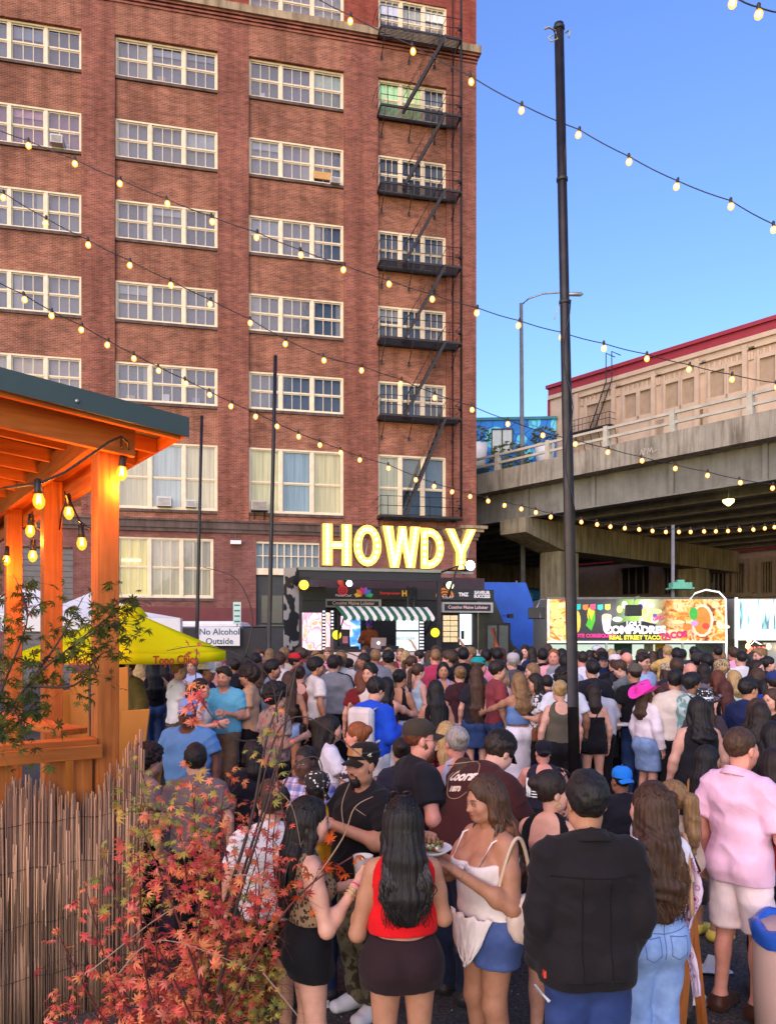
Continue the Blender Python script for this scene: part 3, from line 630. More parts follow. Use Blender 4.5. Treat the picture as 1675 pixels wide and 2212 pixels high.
m = MB(); m.box(X0, X1, 0, .12, zr0_ - .12, zr1 - .063); m.build('header', M['black'], st)
for x in (X0 + .04, X1 - .04):
 for y in (.06, 2.5):
  m = MB(); m.box(x - .05, x + .05, y - .05, y + .05, zfl, zr0_ - .123); m.build('post', M['steel_black'], st)
m = MB(); m.box(X0, X1, 0, 2.6, zfl - .15, zfl); m.box(X0 + .1, X1 - .1, .2, 2.4, 0, zfl - .153); m.build('stage_floor', M['black'], st)
m = MB(); m.box(X0 + .85, X1 - .35, -.12, -.06, 0.2, sz(800, 1408)); m.build('front_skirt', M['obj'], st, (.72, .55, .5))
m = MB(); a = sx(645); b_ = sx(613, -.5)
m.add([(a, -.02, 0.2), (b_, -.5, 0.2), (b_, -.5, sz(613, 1226, -.5)), (a, -.02, zr1), (a + .02, .05, .2), (b_, -.43, .2), (b_, -.43, sz(613, 1226, -.5)), (a + .02, .05, zr1)],
      [(1, 0, 3, 2), (4, 5, 6, 7), (0, 4, 7, 3), (5, 1, 2, 6), (3, 7, 6, 2), (0, 1, 5, 4)]); m.build('cow_side_panel', M['cow'], st)
m = MB(); m.box(X0 + .1, sx(702, 2.3), 2.2, 2.3, sz(680, 1316), zr0_ - .15); m.box(sx(893, 2.3), X1 - .1, 2.2, 2.3, sz(920, 1318), zr0_ - .15)
for q in range(3): m.box(X0 + .1, sx(702, 2.2), 2.17, 2.197, sz(680, 1316) + q * .35, sz(680, 1316) + q * .35 + .03)
m.build('speaker_stack', M['black'], st)
m = MB()
xq0, xq1 = sx(880, 2.0), sx(893, 2.0); zq0, zq1 = sz(880, 1312, 2.), zr0_ - .13
for x in (xq0, xq1): m.tube([(x, 2.0, zq0), (x, 2.0, zq1)], .025, 5)
for k in range(5): z = zq0 + (zq1 - zq0) * k / 5; m.tube([(xq0, 2.0, z), (xq1, 2.0, z + .12)], .015, 4); m.tube([(xq1, 2.0, z), (xq0, 2.0, z + .12)], .015, 4)
m.build('truss', M['grey_metal'], st)
def screen(u0, u1, v0, v1, y, name, mm, parent=st):
 m = MB(); a, b_ = sx(u0, y), sx(u1, y); z0, z1 = sz(u0, v1, y), sz(u0, v0, y)
 m.box(a, b_, y, y + .03, z0, z1, 0); m.box(a - .02, b_ + .02, y + .033, y + .09, z0 - .02, z1 + .02, 1); return m.build(name, [mm, M['black']], parent)
def led_mat(name, stops, sc, strength):
 t = NT(name); v = t.coord('Object', (1, 1, .7)); w_ = t.n('ShaderNodeTexNoise'); w_.inputs['Scale'].default_value = sc; w_.inputs['Distortion'].default_value = 2.2; w_.inputs['Detail'].default_value = 2; t.l(v, w_.inputs['Vector'])
 c = t.ramp(w_.outputs['Fac'], stops); return t.pbr((.02, .02, .02), .4, emit=c, estr=strength * .55)
M['led1'] = led_mat('led_picture', [(.28, (.1, .2, .9)), (.38, (.85, .85, 1)), (.48, (.95, .2, .3)), (.55, (1, .6, .65)), (.63, (.9, .3, .08)), (.72, (.9, .9, 1))], 1.6, 1.25)
M['led2'] = led_mat('led_blue_picture', [(.3, (.02, .1, .7)), (.45, (.1, .35, 1)), (.52, (.95, .95, 1)), (.6, (1, .3, .5)), (.7, (1, .9, .95))], 1.3, 1.2)
M['menu'] = led_mat('lit_menu', [(.4, (.62, .8, .85)), (.6, (.85, .95, .95))], 1.0, 1.1)
screen(650, 699, 1323, 1404, 1.6, 'led_screen', M['led1']); screen(702, 716, 1323, 1404, 1.5, 'led_screen', M['led1']); screen(736, 778, 1330, 1406, 1.9, 'led_screen', M['led2'])
screen(856, 904, 1338, 1406, 1.9, 'menu_screen', M['menu'])
m = MB(); a, b_ = sx(856, 1.8), sx(904, 1.8); z = sz(880, 1364, 1.8); m.box(a, b_, 1.84, 1.88, z, z + .05); m.build('screen_bar', M['black'], st)
text_obj('menu_text', 'BEST EVER', .12, M['obj'], st, (sx(876, 1.86), 1.885, sz(876, 1379, 1.86))).color = (.3, .4, .5, 1)
tr_ = MB()
for u in (699, 717, 908, 914):
 x = sx(u, 1.0)
 for q in range(12): z = sz(u, 1402, 1.0) + q * .09; tr_.box(x - .03, x + .03, .96, 1.0, z, z + .045)
tr_.build('pixel_strip', emis('pixel_glow', (.9, .9, 1), .5), st)
m = MB()
for u in (699, 717, 908, 914): m.box(sx(u, 1.02) - .05, sx(u, 1.02) + .05, 1.01, 1.06, sz(u, 1404, 1.), sz(u, 1322, 1.))
m.build('strip_backing', M['black'], st)
# awning with striped cloth and scalloped edge
aw = MB(); ns = 22; ya, yb2 = .15, -.75; za, zb_ = sz(830, 1310, .15), sz(830, 1332, -.75)
xa0, xa1 = sx(723, ya), sx(922, ya); xb0, xb1 = sx(741, yb2), sx(938, yb2)
for k in range(ns):
 p0, p1 = k / ns, (k + 1) / ns; L = lambda a, b_, q: a + (b_ - a) * q
 A, B = (L(xa0, xa1, p0), ya, za), (L(xa0, xa1, p1), ya, za); C, D = (L(xb0, xb1, p1), yb2, zb_), (L(xb0, xb1, p0), yb2, zb_)
 mid = (L(xa0 * .5 + xb0 * .5, xa1 * .5 + xb1 * .5, p0), (ya + yb2) / 2, (za + zb_) / 2 + .02), (L(xa0 * .5 + xb0 * .5, xa1 * .5 + xb1 * .5, p1), (ya + yb2) / 2, (za + zb_) / 2 + .02)
 x0, x1 = D[0], C[0]; sc = [(x0 + (x1 - x0) * q, yb2 - .01, zb_ - .05 - .055 * math.sin(math.pi * q)) for q in (0, .25, .5, .75, 1)]
 aw.add([D, C, mid[1], mid[0], B, A] + sc, [(0, 1, 2, 3), (3, 2, 4, 5), (6, 7, 8, 9, 10, 1, 0)], k % 2)
o = aw.build('awning', [plain('green_awning_cloth', (.012, .115, .05), .8), plain('white_awning_cloth', (.74, .74, .7), .8)], st)
sm_ = o.modifiers.new('thickness', 'SOLIDIFY'); sm_.thickness = .015
aw = MB()
for x in (xb0 + .02, xb1 - .02): aw.tube([(x, yb2 + .03, zb_ - .03), (x, .1, za - .75)], .02, 5); aw.tube([(x, .12, za), (x, .12, zfl)], .025, 5)
aw.tube([(xb0, yb2 + .03, zb_ - .04), (xb1, yb2 + .03, zb_ - .04)], .018, 5); aw.build('awning_frame', M['steel_black'], st)
def par_can(u, v, y, c, s, label, r=.12):
 x, z = FS.at(u, v, y); e = empty('stage_light', FS.w(x, y, z - FS.o.z), FS.a, label, 'stage light', 'stage lights on the truck')
 b = MB(); b.lathe([(r * .6, .28), (r, .12), (r, 0)], (0, 0, 0), 12, axis=(0, 1, -.05)); b.tube([(-r - .02, .1, 0), (-r - .02, .1, .2), (r + .02, .1, .2), (r + .02, .1, 0)], .012, 4); b.build('housing', M['black'], e)
 b = MB(); b.lathe([(.005, -.035), (r * .6, -.03), (r * .93, -.006)], (0, 0, 0), 14, axis=(0, 1, -.05)); b.build('lens', emis('lens_glow', c, s * .16), e); return e
par_can(656, 1263, -.25, (1, .5, .03), 9, 'orange yellow stage light hanging at the left corner by the cow panel', .13)
par_can(754, 1260, .5, (.75, .75, 1), 14, 'white violet stage light under the middle of the stage roof', .09)
par_can(727, 1371, .3, (1, .72, .02), 4, 'yellow stage light low beside the black speaker on the stage', .13)
par_can(939, 1366, -.3, (1, .72, .02), 4, 'yellow stage light low at the right end of the striped awning', .13)
par_can(971, 1264, -.3, (.8, 1, .45), 8, 'greenish stage light on the bracket right of the stage roof', .11)
par_can(1015, 1221, -.2, (.7, .72, 1), 40, 'big glaring white stage light at the foot of the letter Y', .14)
b = MB(); b.tube([(sx(950), 0, sz(950, 1236)), (sx(978), -.4, sz(978, 1225)), (sx(958), -.35, sz(958, 1290))], .035, 6); b.tube([(sx(945), 0, sz(945, 1232)), (sx(1016), -.1, sz(1016, 1231))], .03, 5); b.build('lamp_bracket', M['steel_black'], st)
a_, z = FS.at(735, 1382, .5); e = empty('loudspeaker', FS.w(a_, .5, zfl), FS.a, 'black loudspeaker standing left of the performer on the stage', 'speaker')
h_ = sz(735, 1359, .5) - zfl; b = MB(); b.box(-.22, .22, -.2, .25, 0, h_); b.build('cabinet', M['black'], e, bevel=.02); b = MB(); b.box(-.19, .19, -.22, -.203, .06, h_ * .6); b.build('grille', M['dark'], e); b = MB(); b.box(.02, .16, -.215, -.203, h_ * .72, h_ * .86); b.build('sticker', M['obj'], e, (.6, .2, .25))
# mixing desk, laptop
xd, zd = FS.at(800, 1402, .25); zd -= FS.o.z
e = empty('mixing_desk', FS.w(xd, .25, zfl), FS.a, 'dark table with mixing decks in front of the performer', 'desk')
b = MB(); b.box(-1.0, .75, -.3, .35, zd - zfl - .06, zd - zfl);
for x in (-.95, .7): b.box(x - .03, x + .03, -.25, .3, 0, zd - zfl - .063)
b.build('table', M['black'], e); b = MB(); b.box(-.95, -.35, -.25, .25, zd - zfl + .002, zd - zfl + .08); b.box(.25, .7, -.25, .25, zd - zfl + .002, zd - zfl + .09); b.lathe([(.12, 0), (.12, .03)], (-.65, 0, zd - zfl + .083), 12); b.lathe([(.12, 0), (.12, .03)], (.48, 0, zd - zfl + .093), 12); b.build('deck', M['dark'], e)
xl_, zl = FS.at(815, 1394, .2); zl = zd - zfl
e = empty('laptop', FS.w(xl_, .2, zfl + zl + .002), FS.a, 'silver pink laptop open in front of the performer on stage', 'laptop')
b = MB(); b.bar((-.0, -.06, .02), (0, -.16, .30), .40, .012, up=Vector((0, 1, 0))); b.box(-.19, .19, -.04, .2, 0, .02); b.build('lid', M['obj'], e, (.5, .36, .36)); b = MB(); b.lathe([(.035, 0), (.035, .006)], (0, -.125, .16), 10, axis=(0, -1, -.35)); b.build('emblem', emis('emblem_glow', (1, 1, 1), 2), e)
# ---- marquee letters
t = NT('letter_face'); M['face'] = t.pbr((.45, .25, .03), .5, emit=(1.0, .52, .07), estr=1.0)  # light of the bulbs put into the painted faces as emission
M['bulb_l'] = emis('letter_bulb', (1.0, .78, .4), 2.8)
LET = {'H': [[(0, 0), (.34, 0), (.34, .40), (.66, .40), (.66, 0), (1, 0), (1, 1), (.66, 1), (.66, .58), (.34, .58), (.34, 1), (0, 1)]],
 'W': [[(.2, 0), (.43, 0), (.52, .45), (.62, 0), (.85, 0), (1, 1), (.73, 1), (.68, .52), (.62, 1), (.42, 1), (.34, .52), (.28, 1), (0, 1)]],
 'Y': [[(.34, 0), (.66, 0), (.66, .42), (1, 1), (.70, 1), (.5, .6), (.30, 1), (0, 1), (.34, .42)]]}
def ring(hx, hy, d=False, n=20):
 o_, i_ = [], []
 for k in range(n):
  a = 2 * math.pi * k / n
  if d:
   ca = math.cos(a); xo = max(ca, -1) ; o_.append((min(1, .35 + .65 * ca) if ca > -.53 else 0.0, .5 + .5 * (math.sin(a) if ca > -.3 else math.copysign(1, math.sin(a)))))
   i_.append((.35 + .33 * max(ca, -.1), .5 + .3 * math.sin(a)))
  else: o_.append((.5 + .5 * math.cos(a), .5 + .5 * math.sin(a))); i_.append((.5 + hx * math.cos(a), .5 + hy * math.sin(a)))
 return o_, i_
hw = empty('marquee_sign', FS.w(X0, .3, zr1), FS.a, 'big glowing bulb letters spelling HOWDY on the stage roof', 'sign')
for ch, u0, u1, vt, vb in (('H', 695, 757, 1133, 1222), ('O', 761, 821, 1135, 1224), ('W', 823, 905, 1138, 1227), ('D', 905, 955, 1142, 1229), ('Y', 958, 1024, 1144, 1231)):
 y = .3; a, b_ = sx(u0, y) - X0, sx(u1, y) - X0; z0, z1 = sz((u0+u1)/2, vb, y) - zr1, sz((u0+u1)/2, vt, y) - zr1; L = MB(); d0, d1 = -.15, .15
 fx = lambda p: (a + (b_ - a) * p[0], z0 + (z1 - z0) * p[1])
 if ch in LET:
  poly = [fx(p) for p in LET[ch][0]]; n = len(poly); bmx = bmesh.new()
  L.add([(x, d0 + .03, z) for x, z in poly], [tuple(range(n))], 0)
  L.add([(x, d0, z) for x, z in poly] + [(x, d1, z) for x, z in poly], [((i+1) % n, i, i+n, (i+1) % n+n) for i in range(n)] + [tuple(range(2*n-1, n-1, -1))], 1)
 else:
  o_, i_ = ring(.2, .3, ch == 'D'); o_ = [fx(p) for p in o_]; i_ = [fx(p) for p in i_]; n = len(o_)
  L.add([(x, d0 + .03, z) for x, z in o_ + i_], [(k, (k+1) % n, n + (k+1) % n, n + k) for k in range(n)], 0)
  L.add([(x, d0, z) for x, z in o_] + [(x, d1, z) for x, z in o_], [((i+1) % n, i, i+n, (i+1) % n+n) for i in range(n)], 1)
  L.add([(x, d0, z) for x, z in i_] + [(x, d1, z) for x, z in i_], [(i, (i+1) % n, (i+1) % n+n, i+n) for i in range(n)], 1)
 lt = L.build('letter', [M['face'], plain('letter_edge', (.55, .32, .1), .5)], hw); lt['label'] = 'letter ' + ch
 paths = {'H': [((.17, .06), (.17, .94)), ((.83, .06), (.83, .94)), ((.36, .49), (.64, .49))], 'W': [((.14, .94), (.31, .06)), ((.33, .1), (.52, .92)), ((.54, .9), (.71, .06)), ((.73, .1), (.87, .94))], 'Y': [((.15, .94), (.47, .5)), ((.85, .94), (.53, .5)), ((.5, .06), (.5, .42))]}
 pts = []
 if ch in paths:
  for p, q in paths[ch]:
   nn = max(3, int(((q[0]-p[0])**2 + ((q[1]-p[1])*1.5)**2) ** .5 * 7))
   pts += [(p[0] + (q[0]-p[0]) * k / nn, p[1] + (q[1]-p[1]) * k / nn) for k in range(nn + 1)]
 else:
  for k in range(16):
   an = 2 * math.pi * k / 16; ca = math.cos(an)
   pts.append((.5 + .35 * ca, .5 + .4 * math.sin(an)) if ch == 'O' else ((.38 + .45 * ca) if ca > -.3 else .17, .5 + .4 * (math.sin(an) if ca > -.4 else math.sin(an) * 1.0)))
 B_ = MB()
 for p in pts: x, z = fx(p); B_.lathe([(.012, .06), (.04, .04), (.048, 0), (.03, -.035), (.005, -.05)], (x, d0 - .01, z), 7, axis=(0, -1, 0))
 stuff(B_.build('bulbs', M['bulb_l'], lt))
b = MB()
for u in (700, 790, 860, 930, 1010): x = sx(u, .7) - X0; b.tube([(x, .75, .0), (x, .32, .75)], .03, 5); b.tube([(x, .5, 0.03), (x, .5, .9)], .025, 5)
b.box(-.2 + sx(690, .3) - X0, sx(1026, .3) - X0, .16, .24, -.03, .03); b.build('strut', M['grey_metal'], hw)
# ---- dark seafood truck behind the stage
FL = Frame((P(702, 1385, 23).x, 23, gz(23)), R(11))
def lx_(u, y=0.): return FL.x(u, y)
def lz_(u, v, y=0.): return FL.at(u, v, y)[1] - FL.o.z
lt_ = empty('food_truck', FL.o, FL.a, 'dark food truck with a lobster picture and logo board behind the stage', 'food truck')
a, b_ = lx_(690), lx_(1052); zb0, zb1 = lz_(800, 1294), lz_(800, 1270)
m = MB(); m.box(a, b_, .05, 2.2, .5, zb0 - .0); m.build('body', M['obj'], lt_, (.02, .02, .022))
m = MB(); m.box(a, lx_(1066), 0, 1.9, zb0 + .003, zb1); m.build('logo_board', M['black'], lt_)
m = MB(); m.box(a, b_, .3, 2.0, zb1 + .003, lz_(800, 1243)); m.build('upper_panel', M['obj'], lt_, (.05, .03, .04))
def ltext(u, v, s, size, col, y=-.012, bold=0.0, name='lettering', glow=True):
 x, z = lx_(u), lz_(u, v); o = text_obj(name, s, size, M['obj'], lt_, (x, y, z), extrude=.003, bold=bold); o.color = (*col, 1); return o
ltext(741, 1286, 'MasterChef', .1, (.8, .8, .8)); ltext(842, 1281, 'Entrepreneur', .115, (.75, .05, .05), bold=.003); ltext(872, 1281, '', .2, (1, 1, 1)) if False else None
ltext(873, 1282, 'H', .24, (.85, .5, .05), bold=.012); ltext(1000, 1284, 'TMZ', .15, (.85, .85, .85), bold=.008); ltext(1040, 1280, 'SAVEUR', .14, (.85, .85, .85), bold=.006); ltext(1040, 1288, 'SUCCESS', .13, (.85, .85, .85), bold=.006); ltext(966, 1290, 'TODAY', .1, (.9, .9, .9))
e_ = MB(); x, z = lx_(740), lz_(740, 1275)
for k in range(14):
 a0, a1 = 6.28 * k / 14, 6.28 * (k + 1) / 14
 for r0_, r1_ in ((.1, .15), (.03, .07)): e_.add([(x + math.cos(a0)*r0_, -.006, z + math.sin(a0)*r0_), (x + math.cos(a1)*r0_, -.006, z + math.sin(a1)*r0_), (x + math.cos(a1)*r1_, -.006, z + math.sin(a1)*r1_), (x + math.cos(a0)*r1_, -.006, z + math.sin(a0)*r1_)], [(0, 1, 2, 3)])
e_.build('ring_emblem', M['obj'], lt_, (.7, .03, .03))
for k, c in enumerate([(.8, .5, .05), (.8, .2, .03), (.6, .04, .15), (.3, .1, .5), (.05, .2, .6), (.05, .5, .15)]):
 an = math.pi * (1.02 - (k + .5) / 6 * 1.04); x, z = lx_(785), lz_(785, 1288); ca, sa = math.cos(an), math.sin(an)
 f_ = MB(); f_.add([(x + ca*.05, -.006, z + sa*.05), (x + ca*.22 + sa*.075, -.006, z + sa*.22 - ca*.075), (x + ca*.3, -.006, z + sa*.3), (x + ca*.22 - sa*.075, -.006, z + sa*.22 + ca*.075)], [(0, 1, 2, 3)]); f_.build('fan_emblem', M['obj'], lt_, c)
f_ = MB(); x, z = lx_(960), lz_(960, 1289)
for r0_, r1_ in ((.06, .1), (.14, .19), (.22, .29)):
 for k in range(8): a0, a1 = math.pi * k / 8, math.pi * (k + 1) / 8; f_.add([(x + math.cos(a0)*r0_, -.006, z + math.sin(a0)*r0_), (x + math.cos(a1)*r0_, -.006, z + math.sin(a1)*r0_), (x + math.cos(a1)*r1_, -.006, z + math.sin(a1)*r1_), (x + math.cos(a0)*r1_, -.006, z + math.sin(a0)*r1_)], [(3, 2, 1, 0)])
f_.build('sunrise_emblem', M['obj'], lt_, (.8, .25, .04))
for (u0, u1, v0, v1) in ((702, 823, 1293, 1311), (955, 1064, 1300, 1322)):
 m = MB(); x0, x1 = lx_(u0, -.3), lx_(u1, -.3); z0, z1 = lz_(u0, v1, -.3), lz_(u0, v0, -.3); m.box(x0, x1, -.3, .0, z0, z1); m.build('sign_box', M['obj'], lt_, (.45, .44, .45))
 m = MB(); m.box(x0 + .06, x1 - .08, -.312, -.303, z0 + .05, z1 - .06); m.build('sign_face', M['black'], lt_)
 o = text_obj('lettering', 'Cousins Maine Lobster', .135, M['obj'], lt_, (x0 + (x1 - x0) * .5, -.318, (z0 + z1)/2), extrude=.002, bold=.003); o.color = (.8, .55, .55, 1)
fx0 = lx_(735, .28); z = lz_(735, 1255, .28)
m = MB(); m.tube([(fx0 - .1, .28, z + .3), (fx0, .27, z), (fx0 + .12, .27, z - .3)], [.03, .12, .05], 6); m.tube([(fx0, .27, z - .05), (fx0 + .25, .27, z + .1), (fx0 + .2, .27, z + .3)], [.03, .04, .07], 5); m.build('lobster_picture', M['obj'], lt_, (.6, .08, .05))
m = MB(); x0, x1 = lx_(954), lx_(989); z0, z1 = lz_(954, 1387), lz_(954, 1328); m.box(x0, x1, -.02, .04, z0, z1); m.build('menu_board', M['obj'], lt_, (.05, .045, .04))
M['warm_menu'] = led_mat('lit_food_photo', [(.35, (.5, .2, .06)), (.5, (.85, .6, .3)), (.65, (.9, .82, .6))], 9, .9)
mph = boxmesh('menu_photo', M['warm_menu'])
for i in range(2):
 for j in range(5): inst('menu_photo', mph, lt_, (x0 + (x1 - x0) * (.27 + .46 * i), -.025, z0 + (z1 - z0) * (.1 + .2 * j)), scale=((x1 - x0) * .42, .01, (z1 - z0) * .17))
m = MB(); x0, x1 = lx_(993), lx_(1018); z0, z1 = lz_(993, 1392), lz_(993, 1326); m.box(x0, x1, .0, .045, z0, z1); m.build('serving_window', M['menu'], lt_)
m = MB(); m.box(x0 + .03, x1 - .25, -.03, -.003, lz_(993, 1380), lz_(993, 1362)); m.box(x1 + .03, x1 + .12, -.05, .045, .5, z1 + .1); m.build('window_trim', M['black'], lt_)
cab = MB(); xc0, xc1 = lx_(1030), lx_(1118)
zc1 = lz_(1060, 1295); prof = [(xc0, .5), (xc1 + .15, .5), (xc1 + .15, 1.5), (xc1 - .15, 1.75), (xc1 - .75, zc1), (xc0, zc1)]
cab.prism(prof, .02, 2.1); cab.build('cab', plain('olive_gloss_paint', (.055, .06, .045), .25, .2), lt_, bevel=.05)
m = MB(); wx0, wx1 = lx_(1052), lx_(1097); wz0, wz1 = 1.3, lz_(1075, 1349); m.box(wx0, wx1, -.005, .015, wz0, wz1); m.build('cab_window', M['glass'], lt_)
m = MB(); m.box(wx0, wx1, .016, .019, wz0, wz1); m.build('window_backing', M['obj'], lt_, (.2, .22, .18))
m = MB()
for (p0, p1, q0, q1) in ((wx0 - .06, wx0, wz0 - .06, wz1 + .06), (wx1, wx1 + .06, wz0 - .06, wz1 + .06), (wx0, wx1, wz1, wz1 + .06), (wx0, wx1, wz0 - .06, wz0), ((wx0+wx1)/2 - .03, (wx0+wx1)/2 + .03, wz0, wz1)): m.box(p0, p1, -.02, .018, q0, q1)
m.build('window_frame', M['black'], lt_)
m = MB(); m.tube([(wx0 + .15, -.012, wz1 - .1), (wx0 + .3, -.012, wz0 + .3), (wx0 + .38, -.012, wz0 + .05)], [.07, .09, .05], 6); m.build('claw_picture', M['obj'], lt_, (.65, .16, .08))
m = MB(); m.box(lx_(1092), lx_(1102), -.25, -.1, lz_(1095, 1335), lz_(1095, 1326)); m.tube([(lx_(1092), -.1, lz_(1095, 1330)), (lx_(1086), .02, lz_(1095, 1330))], .015, 4); m.build('wing_mirror', M['black'], lt_)
for x in (a + .9, b_ - .6):
 m = MB(); m.lathe([(.1, -.12), (.40, -.12), (.44, -.05), (.44, .1), (.1, .12)], (x, .1, .44), 20, axis=(0, 1, 0)); m.build('wheel', M['black'], lt_)
# blue tarp canopy behind
FBt = Frame((P(956, 1385, 26).x, 26, gz(26)), R(5))
e = empty('blue_canopy', FBt.o, FBt.a, 'bright blue tarpaulin canopy sloping down behind the dark food truck', 'canopy')
def tz(u, v): x, z = FBt.at(u, v); return x, z - FBt.o.z
b = MB(); pts = [tz(712, 1246), tz(960, 1256), tz(1135, 1258), tz(1170, 1357), tz(1172, 1420), tz(1100, 1440), tz(712, 1330)]
b.prism(list(reversed(pts)), 0, .05); x0 = pts[2][0]
b.add([(pts[2][0], 0, pts[2][1]), (pts[3][0], 0, pts[3][1]), (pts[3][0] + .3, 2.5, pts[3][1]), (pts[2][0] + .1, 2.5, pts[2][1])], [(0, 1, 2, 3)])
b.build('tarp', plain('blue_tarp_cloth', (.015, .10, .50), .6, var=.2, scale=1.5, bump=.4), e)
b = MB()
for x in (pts[0][0], pts[1][0], pts[2][0] - .3): b.tube([(x, .1, 0), (x, .1, 3.9)], .03, 5)
b.build('pole', M['grey_metal'], e)
# black mesh fence, No Alcohol sign, parking sign
Yf = 20.5
e = empty('mesh_fence', P(515, 1385, Yf).xy.to_3d() + Vector((0, 0, gz(Yf))), 0, 'black fabric covered fence left of the stage below the parking sign', 'fence')
b = MB(); x0, x1 = P(300, 0, Yf).x - P(515, 0, Yf).x, P(575, 0, Yf).x - P(515, 0, Yf).x; hf = P(0, 1354, Yf).z - gz(Yf)
b.box(x0, x1, 0, .03, .05, hf - .02); b.build('fabric', plain('black_fence_fabric', (.02, .021, .025), .7, 0, .3), e)
b = MB(); b.tube([(x0, .015, hf), (x1, .015, hf)], .025, 5)
for k in range(7): x = x0 + (x1 - x0) * k / 6; b.tube([(x, .06, 0), (x, .06, hf)], .025, 5)
b.build('fence_rail', M['grey_metal'], e)
e = empty('alcohol_sign', P(474, 1374, Yf - .15), 0, 'white sign reading No Alcohol Outside hung on the black fence', 'sign')
w_, h_ = 88 * (Yf - .15) / F, 41 * (Yf - .15) / F; b = MB(); b.box(-w_/2, w_/2, 0, .02, -h_/2, h_/2); b.build('panel', M['white'], e, bevel=.004)
for k, s_ in enumerate(('No Alcohol', 'Outside')): text_obj('lettering', s_, .225, M['obj'], e, (0, -.004, .115 - .25 * k), extrude=.002, bold=.004).color = (.07, .12, .19, 1)
e = empty('parking_sign', P(512, 1324, 21.5), 0, 'tall narrow pale green street sign above the black fence', 'sign')
b = MB(); b.box(-.11, .11, 0, .01, -.3, .31); b.build('plate', M['obj'], e, (.5, .66, .6), bevel=.02)
for k in range(4): b = MB(); b.box(-.08, .08, -.004, -.001, .2 - .15*k, .24 - .15*k); b.build('print', M['obj'], e, (.03, .2, .1))
b = MB(); b.tube([(0, .03, .3), (0, .03, gz(21) - P(512, 1324, 21.5).z)], .025, 6); b.build('post', M['grey_metal'], e)
pv = P(440, 1372, 25); e = empty('white_van', (pv.x, 25, gz(25)), 0, 'white parked van roof just showing behind the yellow umbrella tip', 'van')
b = MB(); zt_v = P(0, 1353, 25).z - .3; b.prism([(-1.6, .4), (1.3, .4), (1.3, zt_v - .25), (1.1, zt_v), (-1.4, zt_v), (-1.6, zt_v - .3)], 0, 1.9); b.build('body', M['white'], e, bevel=.08)
b = MB(); b.box(-1.0, 1.0, -.01, .0, zt_v - .85, zt_v - .3); b.build('window', M['dark'], e)
for x in (-1, .8): b = MB(); b.lathe([(.1, -.1), (.33, -.1), (.35, .05), (.1, .1)], (x, 0.05, .35), 14, axis=(0, 1, 0)); b.build('wheel', M['black'], e)
# ---- taco trailer
FT = Frame((P(1183, 1385, 20.3).x, 20.3, gz(20.3)), R(-1.5))
def tx(u, y=0.): return FT.x(u, y)
def tzz(u, v, y=0.): return FT.at(u, v, y)[1] - FT.o.z
tt = empty('taco_trailer', FT.o, FT.a, 'long food trailer with a bright taco picture banner right of the black pole', 'food trailer')
x0, x1 = tx(1181), tx(1567); zb0, zb1 = tzz(1370, 1384), tzz(1370, 1294)
m = MB(); m.box(x0, x1, .05, 2.3, zb0 - .02, zb1 + .06); m.box(x0, x1, 2.0, 2.3, .6, zb0 - .023); m.box(x0, x1, .05, 2.3, .5, 1.1); m.box(x0, x0 + .06, .05, 2.0, 1.1, zb0 - .02); m.box(x1 - .06, x1, .05, 2.0, 1.1, zb0 - .02); m.build('body', M['obj'], tt, (.12, .125, .12))
t = NT('banner_print'); v = t.coord('Object', (1, 1, 1)); spn = t.n('ShaderNodeSeparateXYZ'); t.l(v, spn.inputs[0])
wv = t.n('ShaderNodeTexNoise'); wv.inputs['Scale'].default_value = 2.6; wv.inputs['Distortion'].default_value = 2.5; wv.inputs['Detail'].default_value = 3; t.l(v, wv.inputs['Vector'])
food = t.ramp(wv.outputs['Fac'], [(.3, (.2, .04, .01)), (.42, (.75, .2, .03)), (.5, (.85, .55, .1)), (.58, (.9, .75, .45)), (.68, (.7, .12, .04))])
pos = t.ramp(t.math('DIVIDE', spn.outputs[0], x1 - x0), [(0, (1, 1, 1)), (.105, (1, 1, 1)), (.11, (0, 0, 0)), (.62, (0, 0, 0)), (.72, (1, 1, 1)), (1, (1, 1, 1))])
gl = t.ramp(t.math('DIVIDE', spn.outputs[0], x1 - x0), [(.38, (.02, .018, .03)), (.52, (.35, .65, .1)), (.56, (.75, .85, .45)), (.66, (.1, .05, .02))])
pos_f = t.n('ShaderNodeRGBToBW'); t.l(pos, pos_f.inputs[0]); M['banner'] = t.pbr(t.mix(gl, food, pos_f.outputs[0]), .45)
m = MB(); m.box(0, x1 - x0, 0, .04, zb0, zb1); bn = m.build('banner', M['banner'], tt, loc=(x0, 0, 0))
L_ = x1 - x0
def bprint(name, pts, col, y=-.004):
 b = MB(); n = len(pts); b.add([(tx(u) - x0, y, tzz(u, v_)) for u, v_ in pts], [tuple(range(n))]); return b.build(name, M['obj'], bn, col)
def blob(name, u, v_, ru, rv, col, y=-.006, n=14): return bprint(name, [(u + ru * math.cos(6.283*k/n), v_ + rv * math.sin(6.283*k/n)) for k in range(n)], col, y)
def btext(s, u, v_, size, col, bold=.01, sxx=1.0, y=-.03, rot=0): o = text_obj('lettering', s, size, M['obj'], bn, (tx(u) - x0, y, tzz(u, v_)), (R(90), R(rot), 0), extrude=.003, bold=bold, sx=sxx); o.color = (*col, 1)
bprint('name_backing', [(1318, 1352), (1352, 1341), (1388, 1341), (1430, 1352), (1424, 1383), (1318, 1383)], (.015, .015, .03), -.02); btext('COMPADRES', 1369, 1361, .27, (.95, .95, .92), .018, 1.02); btext('LOS 2', 1367, 1347, .15, (.9, .9, .9), .008); btext('REAL STREET TACOS', 1372, 1377, .15, (.85, .8, .05), .008)
